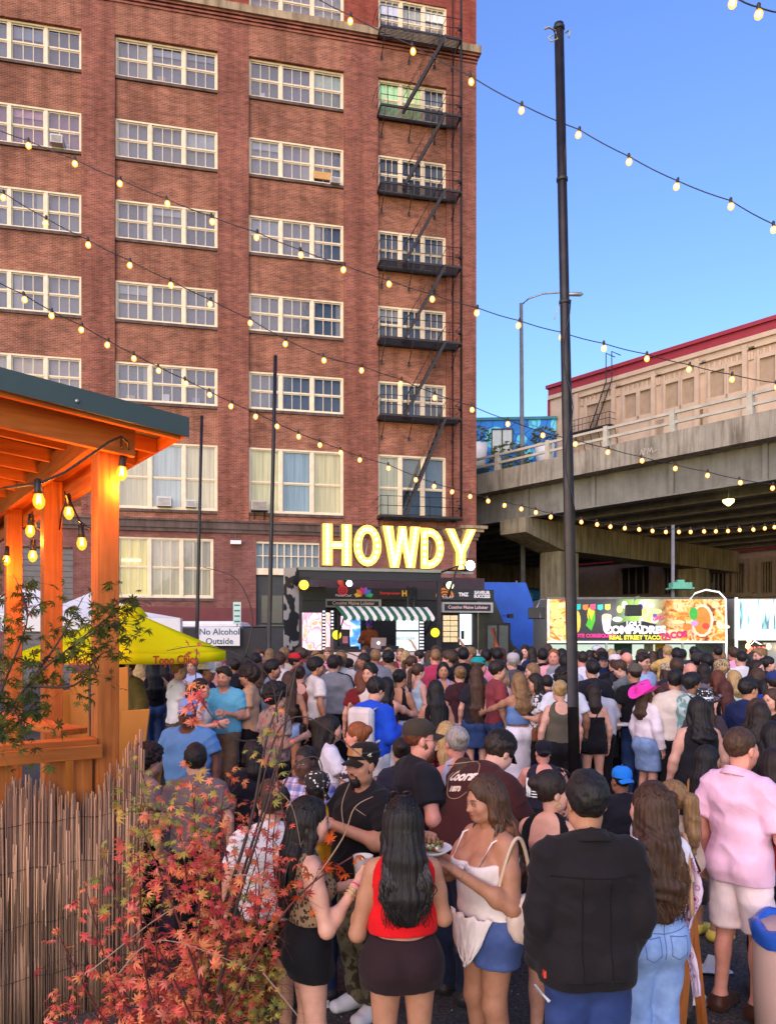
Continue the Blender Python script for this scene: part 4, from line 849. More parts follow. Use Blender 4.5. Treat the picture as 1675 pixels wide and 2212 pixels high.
btext('TACOS', 1452, 1372, .22, (.75, .02, .18), .012, 1, -.032, -6); btext('ESQUITE', 1306, 1373, .125, (.85, .05, .3), .006); btext('ELOTE CORN', 1262, 1373, .125, (.85, .05, .3), .006); btext('GRILL', 1421, 1334, .13, (.8, .1, .25), .006, 1, -.03, -18)
bprint('corn_leaf', [(1264, 1350), (1270, 1334), (1268, 1318), (1276, 1340), (1284, 1316), (1284, 1340), (1276, 1362)], (.08, .5, .03), -.008); blob('corn_cob', 1275, 1327, 8, 17, (.85, .65, .05)); blob('corn_cob', 1245, 1342, 8, 24, (.85, .6, .1))
bprint('paper_cup', [(1298, 1334), (1319, 1334), (1315, 1362), (1302, 1362)], (.85, .85, .88), -.008); blob('foam', 1309, 1331, 11, 6, (.8, .6, .4), -.010)
for k, c in enumerate([(.02, .5, .45), (.75, .25, .05), (.75, .1, .2), (.05, .6, .5), (.7, .6, .1)]): u = 1247 + 16 * k; bprint('paper_flag', [(u - 6, 1305 + k % 2), (u + 6, 1304 + k % 2), (u + 6, 1315), (u, 1318), (u - 6, 1315)], c, -.008)
for k in range(14): u = rng.uniform(1330, 1425); blob('glow_dab', u, rng.uniform(1302, 1340), rng.uniform(4, 13), rng.uniform(4, 9), rng.choice([(.9, .9, .8), (.6, .85, .3), (.85, .7, .2), (.12, .1, .45), (.95, .95, .95)]), -.005 - .0004 * k)
for k in range(26): u = rng.uniform(1440, 1562); blob('food_dab', u, rng.uniform(1302, 1378), rng.uniform(4, 15), rng.uniform(3, 8), rng.choice([(.6, .06, .03), (.85, .45, .06), (.9, .72, .35), (.3, .08, .03), (.8, .25, .05), (.9, .8, .5)]), -.005 - .0004 * k)
blob('bowl', 1515, 1340, 24, 36, (.9, .8, .55), -.018); blob('bowl_filling', 1514, 1340, 19, 30, (.65, .28, .05), -.0195); blob('herb', 1496, 1325, 9, 14, (.05, .5, .08), -.0205); blob('onion', 1498, 1346, 8, 6, (.6, .35, .75), -.021); blob('sauce', 1522, 1352, 8, 7, (.7, .08, .05), -.022)
for k in range(4): blob('taco_shell', 1192 + k * 7, 1310 + k * 18, 12, 9, (.9, .66, .2), -.008 - .001*k)
m = MB(); m.box(x0 + .08, x1 - .08, 1.96, 1.995, 1.3, zb0 - .1); m.build('lit_galley_wall', emis('galley_glow', (.75, .95, .8), .3, (.6, .6, .55)), tt)  # interior lighting put into the back wall as a mild emission
m = MB()
for u in (1240, 1310, 1475): m.box(tx(u) - .025, tx(u) + .025, .05, .1, 1.1, zb0 - .023)
m.box(x0, x1, -.35, .05, 1.1, 1.14); m.build('counter_frame', M['grey_metal'], tt)
for (u, v_, w_, h_, c) in ((1425, 1403, .28, .4, (.8, .5, .05)), (1515, 1405, .35, .2, (.8, .55, .05)), (1345, 1400, .5, .35, (.03, .15, .12)), (1400, 1398, .25, .25, (.35, .38, .35)), (1537, 1400, .25, .5, (.03, .03, .03))):
 b = MB(); x = tx(u, 1.9); z = tzz(u, v_, 1.9); b.box(x - w_/2, x + w_/2, 1.9, 1.95, z - h_/2, z + h_/2); b.build('notice', M['obj'], tt, c)
M['lit_trim'] = emis('lit_strip', (.95, 1, .9), .4, (.6, .6, .6))
b = MB(); b.tube([(tx(1205), -.06, zb0 - .04), (tx(1183), -.06, zb0 + .1), (tx(1183), -.06, zb1)], .03, 5); b.tube([(tx(1487), -.08, zb1), (tx(1497), -.1, zb1 + .15), (tx(1520), -.1, zb1 + .24), (tx(1548), -.1, zb1 + .18), (tx(1563), -.08, zb1), (tx(1565), -.08, zb0), (tx(1563), -.08, .9)], .024, 6); b.box(x0, x1, -.03, -.001, zb0 - .05, zb0 - .003); b.build('light_tube', M['lit_trim'], tt)
for x in (x0 + 1.2, x1 - 1.4): m = MB(); m.lathe([(.1, -.1), (.33, -.1), (.36, 0), (.1, .1)], (x, .1, .36), 16, axis=(0, 1, 0)); m.build('wheel', M['black'], tt)
def flood(u, v_, Y, label, aim, power, col=(.95, 1.0, .9)):
 p = P(u, v_, Y); e = empty('floodlight', p, 0, label, 'floodlight', 'floodlights over the trailer')
 b = MB(); b.box(-.2, .2, -.05, .06, -.14, .14); hd = b.build('housing', M['black'], e, bevel=.02)
 b = MB(); b.box(-.17, .17, .062, .07, -.11, .11); b.build('lens', emis('flood_glow', col, 3), e)
 b = MB(); b.tube([(0, 0, .13), (.15, .3, .35), (.4, .8, .4)], .015, 5); b.build('arm', M['grey_metal'], e)
 d = bpy.data.lights.new('flood_lamp', 'AREA'); d.shape = 'RECTANGLE'; d.size = .34; d.size_y = .22; d.energy = power; d.color = col
 L = bpy.data.objects.new('flood_lamp', d); COL.objects.link(L); L.parent = e; L.location = (0, .1, 0)
 L.rotation_euler = (Vector(aim) - p).to_track_quat('-Z', 'Y').to_euler()
 e.rotation_euler = (0, 0, 0); return e
flood(1158, 1324, 18.9, 'black floodlight on an arm at the left end of the taco trailer', FT.w(2.0, 0, 2.4), 5)
flood(1367, 1318, 19.2, 'black floodlight hanging in front of the middle of the taco banner', FT.w(2.7, 0, 2.4), 3)
# second trailer at the right edge
x0, x1 = tx(1594), tx(1594) + 4.2
t2 = empty('stall_trailer', FT.o, FT.a, 'white lit stall with a streaky picture banner at the right edge of the yard', 'food trailer')
m = MB(); m.box(x0, x1, .3, 2.4, zb0 + .05, zb1 + .03); m.box(x0, x1, 2.2, 2.4, .5, zb0); m.box(x0, x1, .3, 2.2, .5, 1.1); m.build('body', M['obj'], t2, (.3, .31, .3))
t = NT('streaky_print'); v = t.coord('Object', (7, 1, 1.0), (0, R(18), 0)); n1_ = t.noise(v, 1.3, 3); M['streak'] = t.pbr(t.ramp(n1_, [(.34, (.1, .02, .02)), (.42, (.1, .45, .5)), (.5, (.85, .9, .9)), (.58, (.15, .4, .1)), (.64, (.85, .45, .15)), (.7, (.6, .08, .05))]), .5, emit=t.ramp(n1_, [(.4, (.1, .3, .35)), (.55, (.85, .95, .95))]), estr=.3)
m = MB(); m.box(x0, x1, .2, .25, zb0 + .32, zb1); m.build('banner', M['streak'], t2)
m = MB(); m.box(x0, x1, -.5, .2, zb0 + .02, zb0 + .3); m.build('awning', M['lit_trim'], t2)
m = MB(); m.tube([(x0, .15, .5), (x0, .15, zb1 + .05)], .04, 5); m.tube([(tx(1602), -.4, 1.7), (tx(1613), -.4, zb0), (tx(1634), -.4, 1.7)], .02, 4); m.build('frame', M['lit_trim'], t2)
b = MB(); b.box(tx(1597), tx(1640), -.42, -.38, 1.25, 1.75); b.build('menu_sign', M['black'], t2); text_obj('lettering', 'JALEO', .17, emis('red_glow', (1, .1, .06), 2), t2, (tx(1617), -.43, 1.62), bold=.006)
b = MB(); b.box(tx(1636), tx(1668), -.3, -.2, 1.0, 1.8); b.build('side_panel', M['grey_metal'], t2)
sbm = MB(); sbm.lathe([(.01, .05), (.035, .02), (.04, -.02), (.008, -.05)], (0, 0, 0), 8); stall_bulb = sbm.mesh('bulb', M['bulb_w'])
for (u, v_) in ((1597, 1356), (1597, 1395), (1641, 1396), (1672, 1398), (1600, 1382)): inst('bulb', stall_bulb, t2, (tx(u), -.46, tzz(u, v_, -.46)), scale=(1.6, 1.6, 1.6))
# ================================================================== poles and string lights
def pole(u0, v0, u1, v1, Y, r0, r1, label, name='light_pole', Yt=None):
 top = P(u0, v0, Yt or Y); bt_ = P(u1, v1, Y); k = (bt_.z - gz(Y)) / (top.z - bt_.z); foot = bt_ + (bt_ - top) * k
 e = empty(name, foot, 0, label, 'pole', 'poles carrying the string lights'); tp = top - foot
 b = MB(); b.tube([(0, 0, 0), tp * .33, tp * .66, tp], [r1, r1*.95 + r0*.05, r0, r0], 12); b.build('shaft', plain('worn_black_pole', (.018, .014, .014), .42, .35, .5, 7), e)
 return e, tp
e, tp = pole(1206, 52, 1240, 1680, 8.3, .052, .062, 'tall black pole standing in the crowd right of the stage')
b = MB()
for q in (.995, .81, .66):
 c = tp * q; b.lathe([(.058, -.02), (.062, -.012), (.062, .012), (.058, .02)], c, 12)
b.build('strap', M['black'], e)
b = MB(); c = tp * .985
b.tube([c + Vector((-.05, -.05, .02)), c + Vector((-.12, -.06, .05)), c + Vector((-.17, -.05, .04))], .012, 5); b.tube([c + Vector((-.05, -.06, 0)), c + Vector((-.03, -.07, -.08)), c + Vector((-.1, -.06, -.1)), c + Vector((-.13, -.06, -.06)), c + Vector((-.08, -.06, -.03))], .008, 5); b.tube([c + Vector((.05, -.05, 0)), c + Vector((.1, -.06, .02)), c + Vector((.09, -.06, -.06))], .009, 5)
c = tp * .66; b.tube([c, c + Vector((-.08, -.05, -.06)), c + Vector((-.12, -.04, -.2))], .005, 4); b.build('frayed_cord', M['rail_paint'], e)
b = MB(); b.tube([tp * (.4 + .26 * k / 14) + Vector((.05 * math.cos(k * .9), -.066, 0)) for k in range(15)], .006, 4); b.build('wire', M['black'], e)
pole(595, 768, 580, 1420, 16.5, .04, .05, 'thin black pole in front of the brick wall left of the letters')
pole(436, 898, 425, 1392, 17.5, .035, .045, 'thinnest black pole rising beside the No Alcohol sign')
bb_ = MB(); bb_.lathe([(.012, .028), (.024, .012), (.031, -.008), (.028, -.028), (.014, -.042), (.003, -.046)], (0, 0, -.045), 9); bb_.lathe([(.004, .02), (.018, .008), (.022, -.012), (.004, -.034)], (0, 0, -.045), 7, 1); bulb_me = bb_.mesh('bulb', [M['bulb'], M['filament']])
so = MB(); so.lathe([(.014, -.02), (.016, .03), (.008, .045)], (0, 0, -.012), 7); sock_me = so.mesh('socket', M['black'])
def string(bulbs, Y0, Y1, label, ext=((), ()), size=1.0, u01=None):
 us = [b[0] for b in bulbs]; ua, ub = (us[0], us[-1]) if u01 is None else u01
 Yf_ = lambda u: Y0 + (Y1 - Y0) * (u - ua) / (ub - ua)
 drop = lambda Y: .075 * size * F / Y
 o = P(us[0], bulbs[0][1], Yf_(us[0])); e = empty('string_light', o, 0, label, 'string lights', 'strings of lights over the yard')
 pts = [P(u, v, Yf_(u)) for u, v in ext[0]] + [P(u, v - drop(Yf_(u)), Yf_(u)) for u, v in bulbs] + [P(u, v, Yf_(u)) for u, v in ext[1]]
 fine = []
 for i in range(len(pts) - 1):
  for k in range(4): q = pts[i].lerp(pts[i+1], k / 4); q.z -= .012 * math.sin(math.pi * k / 4); fine.append(q - o)
 fine.append(pts[-1] - o)
 b = MB(); b.tube(fine, .0052 * size, 5); b.build('cord', M['black'], e)
 for u, v in bulbs:
  Y = Yf_(u); p = P(u, v - drop(Y), Y) - o; q = rng.uniform(-.25, .25)
  s_ = inst('socket', sock_me, e, p, (q, rng.uniform(-.2, .2), 0), (size * .92,) * 3); inst('bulb', bulb_me, s_, (0, 0, 0), (0, 0, 0), (1, 1, 1))
string([(757, 50), (890, 115), (1015, 181), (1126, 243), (1250, 297), (1357, 355), (1462, 408), (1577, 451), (1669, 502)], 8.6, 8.0, 'uppermost string of lights crossing the sky past the pole top', (((660, -18),), ((1700, 500),)), 1.15)
string([(1580, 14), (1637, 40), (1700, 52)], 5.6, 5.6, 'short end of a light string in the top right corner of the sky', (((1540, -12),), ((1740, 45),)), 1.1)
string([(-30, 285), (62, 320), (162, 360), (260, 403), (360, 445), (457, 483), (555, 517), (648, 555), (743, 588), (838, 620), (933, 651), (1030, 680), (1121, 708), (1212, 733), (1303, 757), (1396, 780), (1488, 803), (1580, 824), (1675, 842)], 9.6, 10.2, 'second string of lights from the top, crossing the whole yard', ((), ((1720, 838),)), 1.25)
string([(8, 432), (100, 487), (190, 533), (281, 578), (368, 620), (455, 662), (540, 703), (617, 747), (698, 783), (781, 804), (866, 833), (938, 863), (1018, 890), (1096, 920), (1170, 945), (1242, 963), (1313, 981), (1384, 999), (1458, 1016), (1527, 1031), (1596, 1047), (1668, 1058)], 10.5, 13.5, 'third string of lights from the top, sagging in front of the overpass', (((-60, 400),), ((1740, 1060),)), 1.35)
string([(52, 652), (112, 687), (177, 718), (234, 750), (289, 779), (342, 806), (400, 833), (452, 858), (500, 882), (553, 904), (597, 926), (644, 947), (690, 965), (735, 982), (778, 998), (838, 1015), (897, 1040), (938, 1055), (977, 1066), (1015, 1076), (1052, 1086), (1090, 1095), (1126, 1103), (1156, 1110), (1190, 1120), (1222, 1126), (1254, 1131), (1288, 1136), (1318, 1141), (1349, 1144), (1378, 1147), (1407, 1150), (1437, 1152), (1464, 1152), (1490, 1152), (1518, 1151), (1545, 1151), (1570, 1150), (1595, 1148), (1624, 1147), (1650, 1144), (1671, 1142)], 13.0, 21.5, 'lowest long string of lights sagging under the overpass girder', (((-20, 600),), ((1720, 1136),)), 1.7)
# ================================================================== pergola, reed screen, boards
M['wood_x'] = wood_mat('orange_timber_x', (.33, .085, .014), (.52, .165, .032), 'x'); M['wood_y'] = wood_mat('orange_timber_y', (.33, .085, .014), (.52, .165, .032), 'y'); M['wood_z'] = wood_mat('orange_timber_z', (.34, .09, .015), (.53, .18, .04), 'z')
M['roof_metal'] = plain('dark_teal_fascia', (.045, .07, .068), .45, .2, .12)
M['sheet'] = plain('ribbed_roof_sheet', (.20, .18, .15), .4, .5, .2)
FPg = Frame((-1.83, 5.0, 0), math.atan2(.587, .81))
pg = empty('pergola', FPg.o, FPg.a, 'orange lit timber pergola with ribbed metal roof at the left', 'pergola')
zr = lambda x: 3.71 - .086 * (x - .395)
PY = [0, 1.48, 3.06, 4.7]
for y in PY:
 m = MB(); m.box(-.07, .07, y - .07, y + .07, 0, 3.588); m.build('post', M['wood_z'], pg, bevel=.006)
for y in (.05, 4.7): m = MB(); m.box(-2.6, -2.46, y - .07, y + .07, 0, 3.75); m.build('post', M['wood_z'], pg, bevel=.006)
m = MB(); m.box(-.072, .072, -.07, 4.9, 3.59, 3.635); m.build('soffit_board', M['wood_y'], pg)
m = MB(); m.box(-.118, -.073, -.12, 4.9, 3.53, 3.70); m.build('header_beam', M['wood_y'], pg, bevel=.004)
m = MB(); m.box(.073, .118, .075, 4.9, 3.42, 3.62); m.build('header_beam', M['wood_y'], pg, bevel=.004)
m = MB(); m.add([(-3.2, -.17, zr(-3.2) - .24), (.14, -.17, zr(.14) - .24), (.14, -.12, zr(.14) - .24), (-3.2, -.12, zr(-3.2) - .24), (-3.2, -.17, zr(-3.2) - .05), (.14, -.17, zr(.14) - .05), (.14, -.12, zr(.14) - .05), (-3.2, -.12, zr(-3.2) - .05)], [(3,2,1,0),(4,5,6,7),(0,1,5,4),(1,2,6,5),(2,3,7,6),(3,0,4,7)]); m.build('front_beam', M['wood_x'], pg, bevel=.004)
for k in range(12):
 y = -.38 + .44 * k; m = MB(); x0, x1 = -3.2, .36
 m.add([(x0, y, zr(x0) - .12), (x1, y, zr(x1) - .12), (x1, y + .04, zr(x1) - .12), (x0, y + .04, zr(x0) - .12), (x0, y, zr(x0) - .025), (x1, y, zr(x1) - .025), (x1, y + .04, zr(x1) - .025), (x0, y + .04, zr(x0) - .025)], [(3,2,1,0),(4,5,6,7),(0,1,5,4),(1,2,6,5),(2,3,7,6),(3,0,4,7)])
 m.build('rafter', M['wood_x'], pg)
m = MB(); g = []; n = 440
for i in range(n + 1): y = -.40 + 5.3 * i / n; dz_ = .011 * math.sin(2 * math.pi * y / .09); g.append([(x, y, zr(x) + dz_ - .01) for x in (-3.3, -1.5, .385)])
m.sheet(g); m.build('roof_sheet', M['sheet'], pg)
m = MB(); m.add([(-3.3, -.425, zr(-3.3) - .105), (.40, -.425, zr(.4) - .105), (.40, -.41, zr(.4) - .105), (-3.3, -.41, zr(-3.3) - .105), (-3.3, -.425, zr(-3.3) + .02), (.40, -.425, zr(.4) + .02), (.40, -.41, zr(.4) + .02), (-3.3, -.41, zr(-3.3) + .02)], [(3,2,1,0),(4,5,6,7),(0,1,5,4),(1,2,6,5),(2,3,7,6),(3,0,4,7)]); m.build('fascia', M['roof_metal'], pg)
m = MB(); m.box(.365, .40, -.408, 4.9, zr(.4) - .09, zr(.4) - .02); m.build('eave_board', M['wood_y'], pg)
m = MB(); m.lathe([(.012, 0), (.012, .006), (.004, .01)], (-.28, -.426, zr(-.28) - .06), 8, axis=(0, -1, 0)); m.build('screw', M['grey_metal'], pg)
zrail = 1.695
m = MB(); m.box(-2.6, -.073, -.09, .06, zrail - .04, zrail); m.build('rail', M['wood_x'], pg, bevel=.005)
m = MB(); m.box(-2.6, -.05, -.13, -.093, zrail - .12, zrail - .035); m.build('rail', M['wood_x'], pg, bevel=.005)
for x in (-.3, -.6, -.14, -1.2): m = MB(); m.box(x - .045, x + .045, -.05, .04, 0, zrail - .042); m.build('baluster', M['wood_z'], pg)
for z in (.55, 1.12): m = MB(); m.box(-2.6, .16, -.088, -.06, z, z + .09); m.build('cross_board', M['wood_x'], pg)
m = MB(); m.bar((-.16, .12, zrail + .03), (-.62, 1.3, zrail + .10), .2, .04); m.build('handrail', M['wood_y'], pg, bevel=.005)
m = MB(); m.bar((-.9, .2, 1.25), (-.55, 1.3, 1.85), .16, .05); m.build('brace', M['wood_y'], pg, bevel=.005)
m = MB()
m.box(-2.6, -.08, .1, 4.6, .42, .48); m.build('deck', M['wood_x'], pg)
# reed screen: hundreds of thin stems, joined
rd = empty('reed_screen', FPg.o, FPg.a, 'ragged dry reed screen fixed below the timber rail at the bottom left', 'fence')
b = MB(); r3 = random.Random(5)
for k in range(640):
 x = -1.55 + 1.73 * k / 640 + r3.uniform(-.004, .004); y = -.10 - r3.uniform(0, .034)
 h_ = 1.40 + r3.uniform(-.10, .05) + (.24 * max(0, (x + .06) / .24)) + (.07 * math.sin(x * 9)) - (.12 if x < -.62 else 0)
 if r3.random() < .12: h_ -= r3.uniform(.1, .6)
 lean = r3.gauss(0, .012) + .03 * (max(0, x) / .2); r = r3.uniform(.0034, .0068); mi = r3.choice([0, 0, 1, 1, 2])
 b.tube([(x, y, -.02), (x + lean * .5 + r3.gauss(0, .004), y - r3.uniform(-.004, .006), h_ * .5), (x + lean, y + r3.gauss(0, .006), h_)], [r, r, r * .8], 4, mi, True, True)
 if r3.random() < .3: b.tube([(x + lean * .3, y - .012, h_ * r3.uniform(.2, .5)), (x + lean, y - .02 - r3.random() * .01, h_ * r3.uniform(.6, 1.0))], r * .7, 4, 3)
M['reeds'] = [plain('reed_grey_brown', (.30, .19, .125), .8, 0, .35, 2, 0, (8, 8, 1)), plain('reed_tan', (.48, .29, .17), .8, 0, .3, 2, 0, (8, 8, 1)), plain('reed_dark', (.18, .115, .085), .8, 0, .3), plain('reed_straw', (.66, .44, .26), .7, 0, .25)]
stuff(b.build('reeds', M['reeds'], rd))
b = MB()
for z in (.3, .62, .95, 1.22): b.tube([(-1.55 + .085 * k, -.14 + .004 * (k % 2), z + .01 * math.sin(k * 2.1)) for k in range(21)], .0018, 4)
b.build('binding_wire', M['steel_black'], rd)
# ochre boards leaning in a fan beyond the corner post
bo = empty('board_fan', P(280, 1660, 5.9) * 1.0, 0, 'ochre painted plywood boards standing in steps beside the corner post', 'board screen')
M['ochre'] = plain('ochre_painted_ply', (.46, .21, .03), .6, 0, .08, 2.5, .05)
o0 = Vector(bo.location)
for (ul, ur, vt, tilt, Y) in ((244, 272, 1443, -.01, 6.1), (150, 185, 1455, -.02, 6.3), (122, 156, 1492, -.03, 6.5), (264, 319, 1535, .12, 6.0), (284, 345, 1659, .10, 5.9)):
 a, c = P(ul, vt, Y), P(ur, vt - 3, Y); zb = 0.0; h_ = a.z - zb; k = tilt * h_
 m = MB(); q = [(a.x - k, Y, zb), (c.x - k, Y + .05, zb), (c.x, Y + .05, c.z), (a.x, Y, a.z)]; q = [Vector(p) - o0 for p in q]; d = Vector((0, .025, 0))
 m.add(q + [p + d for p in q], [(0,1,2,3),(7,6,5,4),(0,4,5,1),(1,5,6,2),(2,6,7,3),(3,7,4,0)]); m.build('plank', M['ochre'], bo, bevel=.003)
# festoon of amber bulbs in the pergola
eb = MB(); eb.lathe([(.012, .045), (.021, .03), (.031, 0), (.029, -.022), (.016, -.042), (.004, -.048)], (0, 0, -.075), 14, 0)
M['amber_globe2'] = globe_mat('amber_big_globe', (1.0, .42, .03), .8, .38)
for a_ in (-.006, .006): eb.tube([(a_, 0, -.045), (a_ * 1.6, .003, -.095)], .0032, 5, 1)
eb.lathe([(.003, .02), (.008, 0), (.003, -.02)], (0, 0, -.07), 7, 1); edison_me = eb.mesh('bulb', [M['amber_globe2'], M['edison']])
so = MB(); so.lathe([(.008, .05), (.017, .045), (.019, .0), (.022, -.03), (.015, -.034)], (0, 0, 0), 10); esock = so.mesh('socket', M['black'])
fs_ = empty('festoon_lights', FPg.o, FPg.a, 'heavy black cable with amber filament bulbs hung under the pergola', 'string lights', 'strings of lights over the yard')
def fl_(u, v, Y): p = P(u, v, Y) - FPg.o; return Vector((p.dot(FPg.ex), p.dot(FPg.ey), p.z))
ed = [(83, 1062, 4.6, 1.0), (148, 1092, 5.6, 1.0), (67, 1133, 6.3, 1.05), (176, 1158, 5.3, .95), (72, 1188, 6.6, 1.05), (265, 1004, 4.95, 1.0), (16, 1200, 7.2, 1)]
for u, v, Y, s_ in ed:
 p = fl_(u, v - 8, Y); s = inst('socket', esock, fs_, p, (rng.uniform(-.08, .08), rng.uniform(-.08, .08), 0), (s_ * 1.15,) * 3); inst('bulb', edison_me, s, (0, 0, .012))
 d = bpy.data.lights.new('bulb_lamp', 'POINT'); d.energy = 4.6; d.color = (1, .25, .03); d.shadow_soft_size = .035
 L = bpy.data.objects.new('bulb_lamp', d); COL.objects.link(L); L.parent = fs_; L.location = p + Vector((0, -.0, -.16))
b = MB()
c1 = [fl_(-30, 1060, 4.5), fl_(20, 1052, 4.55), fl_(85, 1044, 4.6), fl_(140, 1020, 4.66), fl_(200, 980, 4.72), fl_(235, 955, 4.76), fl_(262, 943, 4.8), fl_(276, 955, 4.86), fl_(278, 978, 4.95), fl_(266, 1000, 4.95)]
b.tube(c1, .0085, 6); b.tube([fl_(82, 1046, 4.6), fl_(88, 1056, 4.6), fl_(83, 1062, 4.6)], .008, 6); b.lathe([(.004, -.02), (.016, -.01), (.016, .012), (.004, .02)], fl_(84, 1046, 4.6), 7)
b.tube([fl_(263, 944, 4.8), fl_(262, 985, 4.95), fl_(266, 1005, 4.95)], .007, 6)
b.tube([fl_(140, 1062, 5.4), fl_(146, 1078, 5.5), fl_(148, 1092, 5.6)], .007, 5); b.tube([fl_(148, 1070, 5.6), fl_(160, 1100, 5.5), fl_(172, 1125, 5.4), fl_(195, 1142, 5.25)], .007, 5); b.tube([fl_(176, 1131, 5.35), fl_(176, 1158, 5.3)], .007, 5)
b.tube([fl_(70, 1105, 6.2), fl_(67, 1133, 6.3)], .007, 5); b.tube([fl_(68, 1110, 6.3), fl_(80, 1140, 6.4), fl_(110, 1156, 6.2)], .007, 5); b.tube([fl_(72, 1160, 6.5), fl_(72, 1188, 6.6)], .006, 5); b.tube([fl_(150, 1066, 5.6), fl_(134, 1105, 6.0), fl_(128, 1150, 6.2)], .006, 5)
b.build('cable', M['black'], fs_)
# ---- yellow umbrella and white canopies
uc = P(275, 1320, 9.8); um = empty('umbrella', (uc.x, 9.8, gz(9.8)), R(14), 'big yellow umbrella with red script printed along its edge', 'umbrella')
za, zb_ = P(0, 1316, 9.8).z - gz(9.8), P(0, 1416, 9.2).z - gz(9.2); R_ = 1.22
m = MB(); n = 4
rim = [Vector((R_ * math.cos(6.283 * k / 4) , R_ * math.sin(6.283 * k / 4), zb_)) for k in range(4)]
for k in range(4):
 a, c = rim[k], rim[(k+1) % 4]; g = []
 for i in range(7):
  q = i / 6; A = Vector((0, 0, za)).lerp(a, q); C = Vector((0, 0, za)).lerp(c, q); row = []
  for j in range(7):
   w_ = j / 6; p = A.lerp(C, w_); p.z -= .02 * q * math.sin(math.pi * w_) + .008 * math.sin(math.pi * q); row.append(p)
  g.append(row)
 m.sheet(g)
 va = [A_ for A_ in g[-1]]; m.sheet([va, [p + Vector((0, 0, -.13)) for p in va]])
t = NT('yellow_umbrella_cloth'); df = t.n('ShaderNodeBsdfDiffuse'); df.inputs[0].default_value = (.98, .86, .01, 1); tl = t.n('ShaderNodeBsdfTranslucent'); tl.inputs[0].default_value = (.95, .8, .02, 1); mx = t.n('ShaderNodeMixShader'); mx.inputs[0].default_value = .12; t.l(df.outputs[0], mx.inputs[1]); t.l(tl.outputs[0], mx.inputs[2]); t.l(mx.outputs[0], t.out.inputs['Surface']); M['yellow'] = t.m
o = m.build('canopy', M['yellow'], um); sm_ = o.modifiers.new('thickness', 'SOLIDIFY'); sm_.thickness = .006
m = MB(); m.lathe([(.26, -.09), (.17, .02), (.05, .06), (.01, .07)], (0, 0, za), 4); m.build('vent_cap', M['yellow'], um)
m = MB(); m.tube([(0, 0, 0), (0, 0, za)], .025, 8); m.build('pole', M['white'], um)
m = MB()
for k in range(4): m.tube([(0, 0, za - .05), rim[k] - Vector((0, 0, .02))], .01, 5); m.tube([(0, 0, za - .55), rim[k] * .55 + Vector((0, 0, za * .45 - .03))], .01, 5)
m.build('rib', M['white'], um); m = MB(); m.lathe([(.28, 0), (.28, .06), (.05, .09)], (0, 0, 0), 14); m.build('base', M['black'], um)
for k in (2, 3):
 a, c = rim[k], rim[(k+1) % 4]; d = (c - a).normalized(); mid = (a + c) / 2; nrm = Vector((d.y, -d.x, 0))
 tx_ = text_obj('lettering', 'Topo Chico', .15, M['obj'], um, mid + nrm * .012 + Vector((0, 0, -.105)), (R(90), 0, math.atan2(d.y, d.x)), extrude=.001, bold=.003); tx_.color = (.55, .05, .02, 1)
def tent(u, v0, v1, Y, w_, label):
 p = P(u, v0, Y); e = empty('canopy_tent', (p.x, Y, gz(Y)), R(20), label, 'canopy', 'white canopy tents at the back')
 za_, zb2 = P(0, v0, Y).z - gz(Y), P(0, v1, Y).z - gz(Y); m = MB(); c = [(-w_, -w_, zb2), (w_, -w_, zb2), (w_, w_, zb2), (-w_, w_, zb2)]
 for k in range(4):
  a, d = Vector(c[k]), Vector(c[(k+1) % 4]); ap = Vector((0, 0, za_)); mid = [(ap.lerp(a, q), ap.lerp(d, q)) for q in (0, .5, 1)]
  m.sheet([[A.lerp(D, j / 4) - Vector((0, 0, .12 * (i == 1))) for j in range(5)] for i, (A, D) in enumerate(mid)]); m.sheet([[a.lerp(d, j / 4) for j in range(5)], [a.lerp(d, j / 4) - Vector((0, 0, .25)) for j in range(5)]])
 m.build('canopy', M['white'], e)
 for x, y, z in c: m = MB(); m.tube([(x, y, 0), (x, y, z)], .025, 5); m.build('leg', M['grey_metal'], e)
tent(205, 1276, 1338, 15, 1.5, 'white peaked canopy tent seen between the pergola posts'); tent(60, 1262, 1330, 17, 1.6, 'white canopy tent behind the leftmost pergola post')
# ================================================================== maples
def leaf_mesh(name, m, lobes=7, spread=1.0, droop=.35, seed=0):
 r = random.Random(seed); b = MB(); vs = [Vector((0, 0, 0))]; fs = []
 for k in range(lobes):
  an = R(-125 + 250 * k / (lobes - 1)) * spread; L = (1.0 - .42 * abs(k - (lobes-1)/2) / ((lobes-1)/2)) * r.uniform(.85, 1.1); d = Vector((math.sin(an), math.cos(an), 0)); s_ = Vector((d.y, -d.x, 0)) * .155 * L
  z = lambda q: Vector((0, 0, -droop * q * q * L))
  i = len(vs); vs += [d * .22 * L + s_ * .5 + z(.2), d * .5 * L + s_ + z(.5), d * L + z(1), d * .5 * L - s_ + z(.5), d * .22 * L - s_ * .5 + z(.2)]
  fs += [(0, i, i+1, i+3, i+4), (i+1, i+2, i+3)]
 b.add(vs, fs, 0, False); b.tube([(0, -.02, 0), (0, -.5, -.03)], .012, 3); return b.mesh(name, m)
t = NT('maple_leaf'); oi = t.n('ShaderNodeObjectInfo'); df = t.n('ShaderNodeBsdfDiffuse'); tl = t.n('ShaderNodeBsdfTranslucent'); nz_ = t.noise(t.coord('Object'), 3, 2)
c = t.mix(oi.outputs['Color'], t.ramp(nz_, [(.3, (.75,)*3), (.7, (1.25,)*3)]), 1.0, 'MULTIPLY'); t.l(c, df.inputs[0]); t.l(c, tl.inputs[0]); mx = t.n('ShaderNodeMixShader'); mx.inputs[0].default_value = .35; t.l(df.outputs[0], mx.inputs[1]); t.l(tl.outputs[0], mx.inputs[2]); t.l(mx.outputs[0], t.out.inputs['Surface']); M['leaf'] = t.m
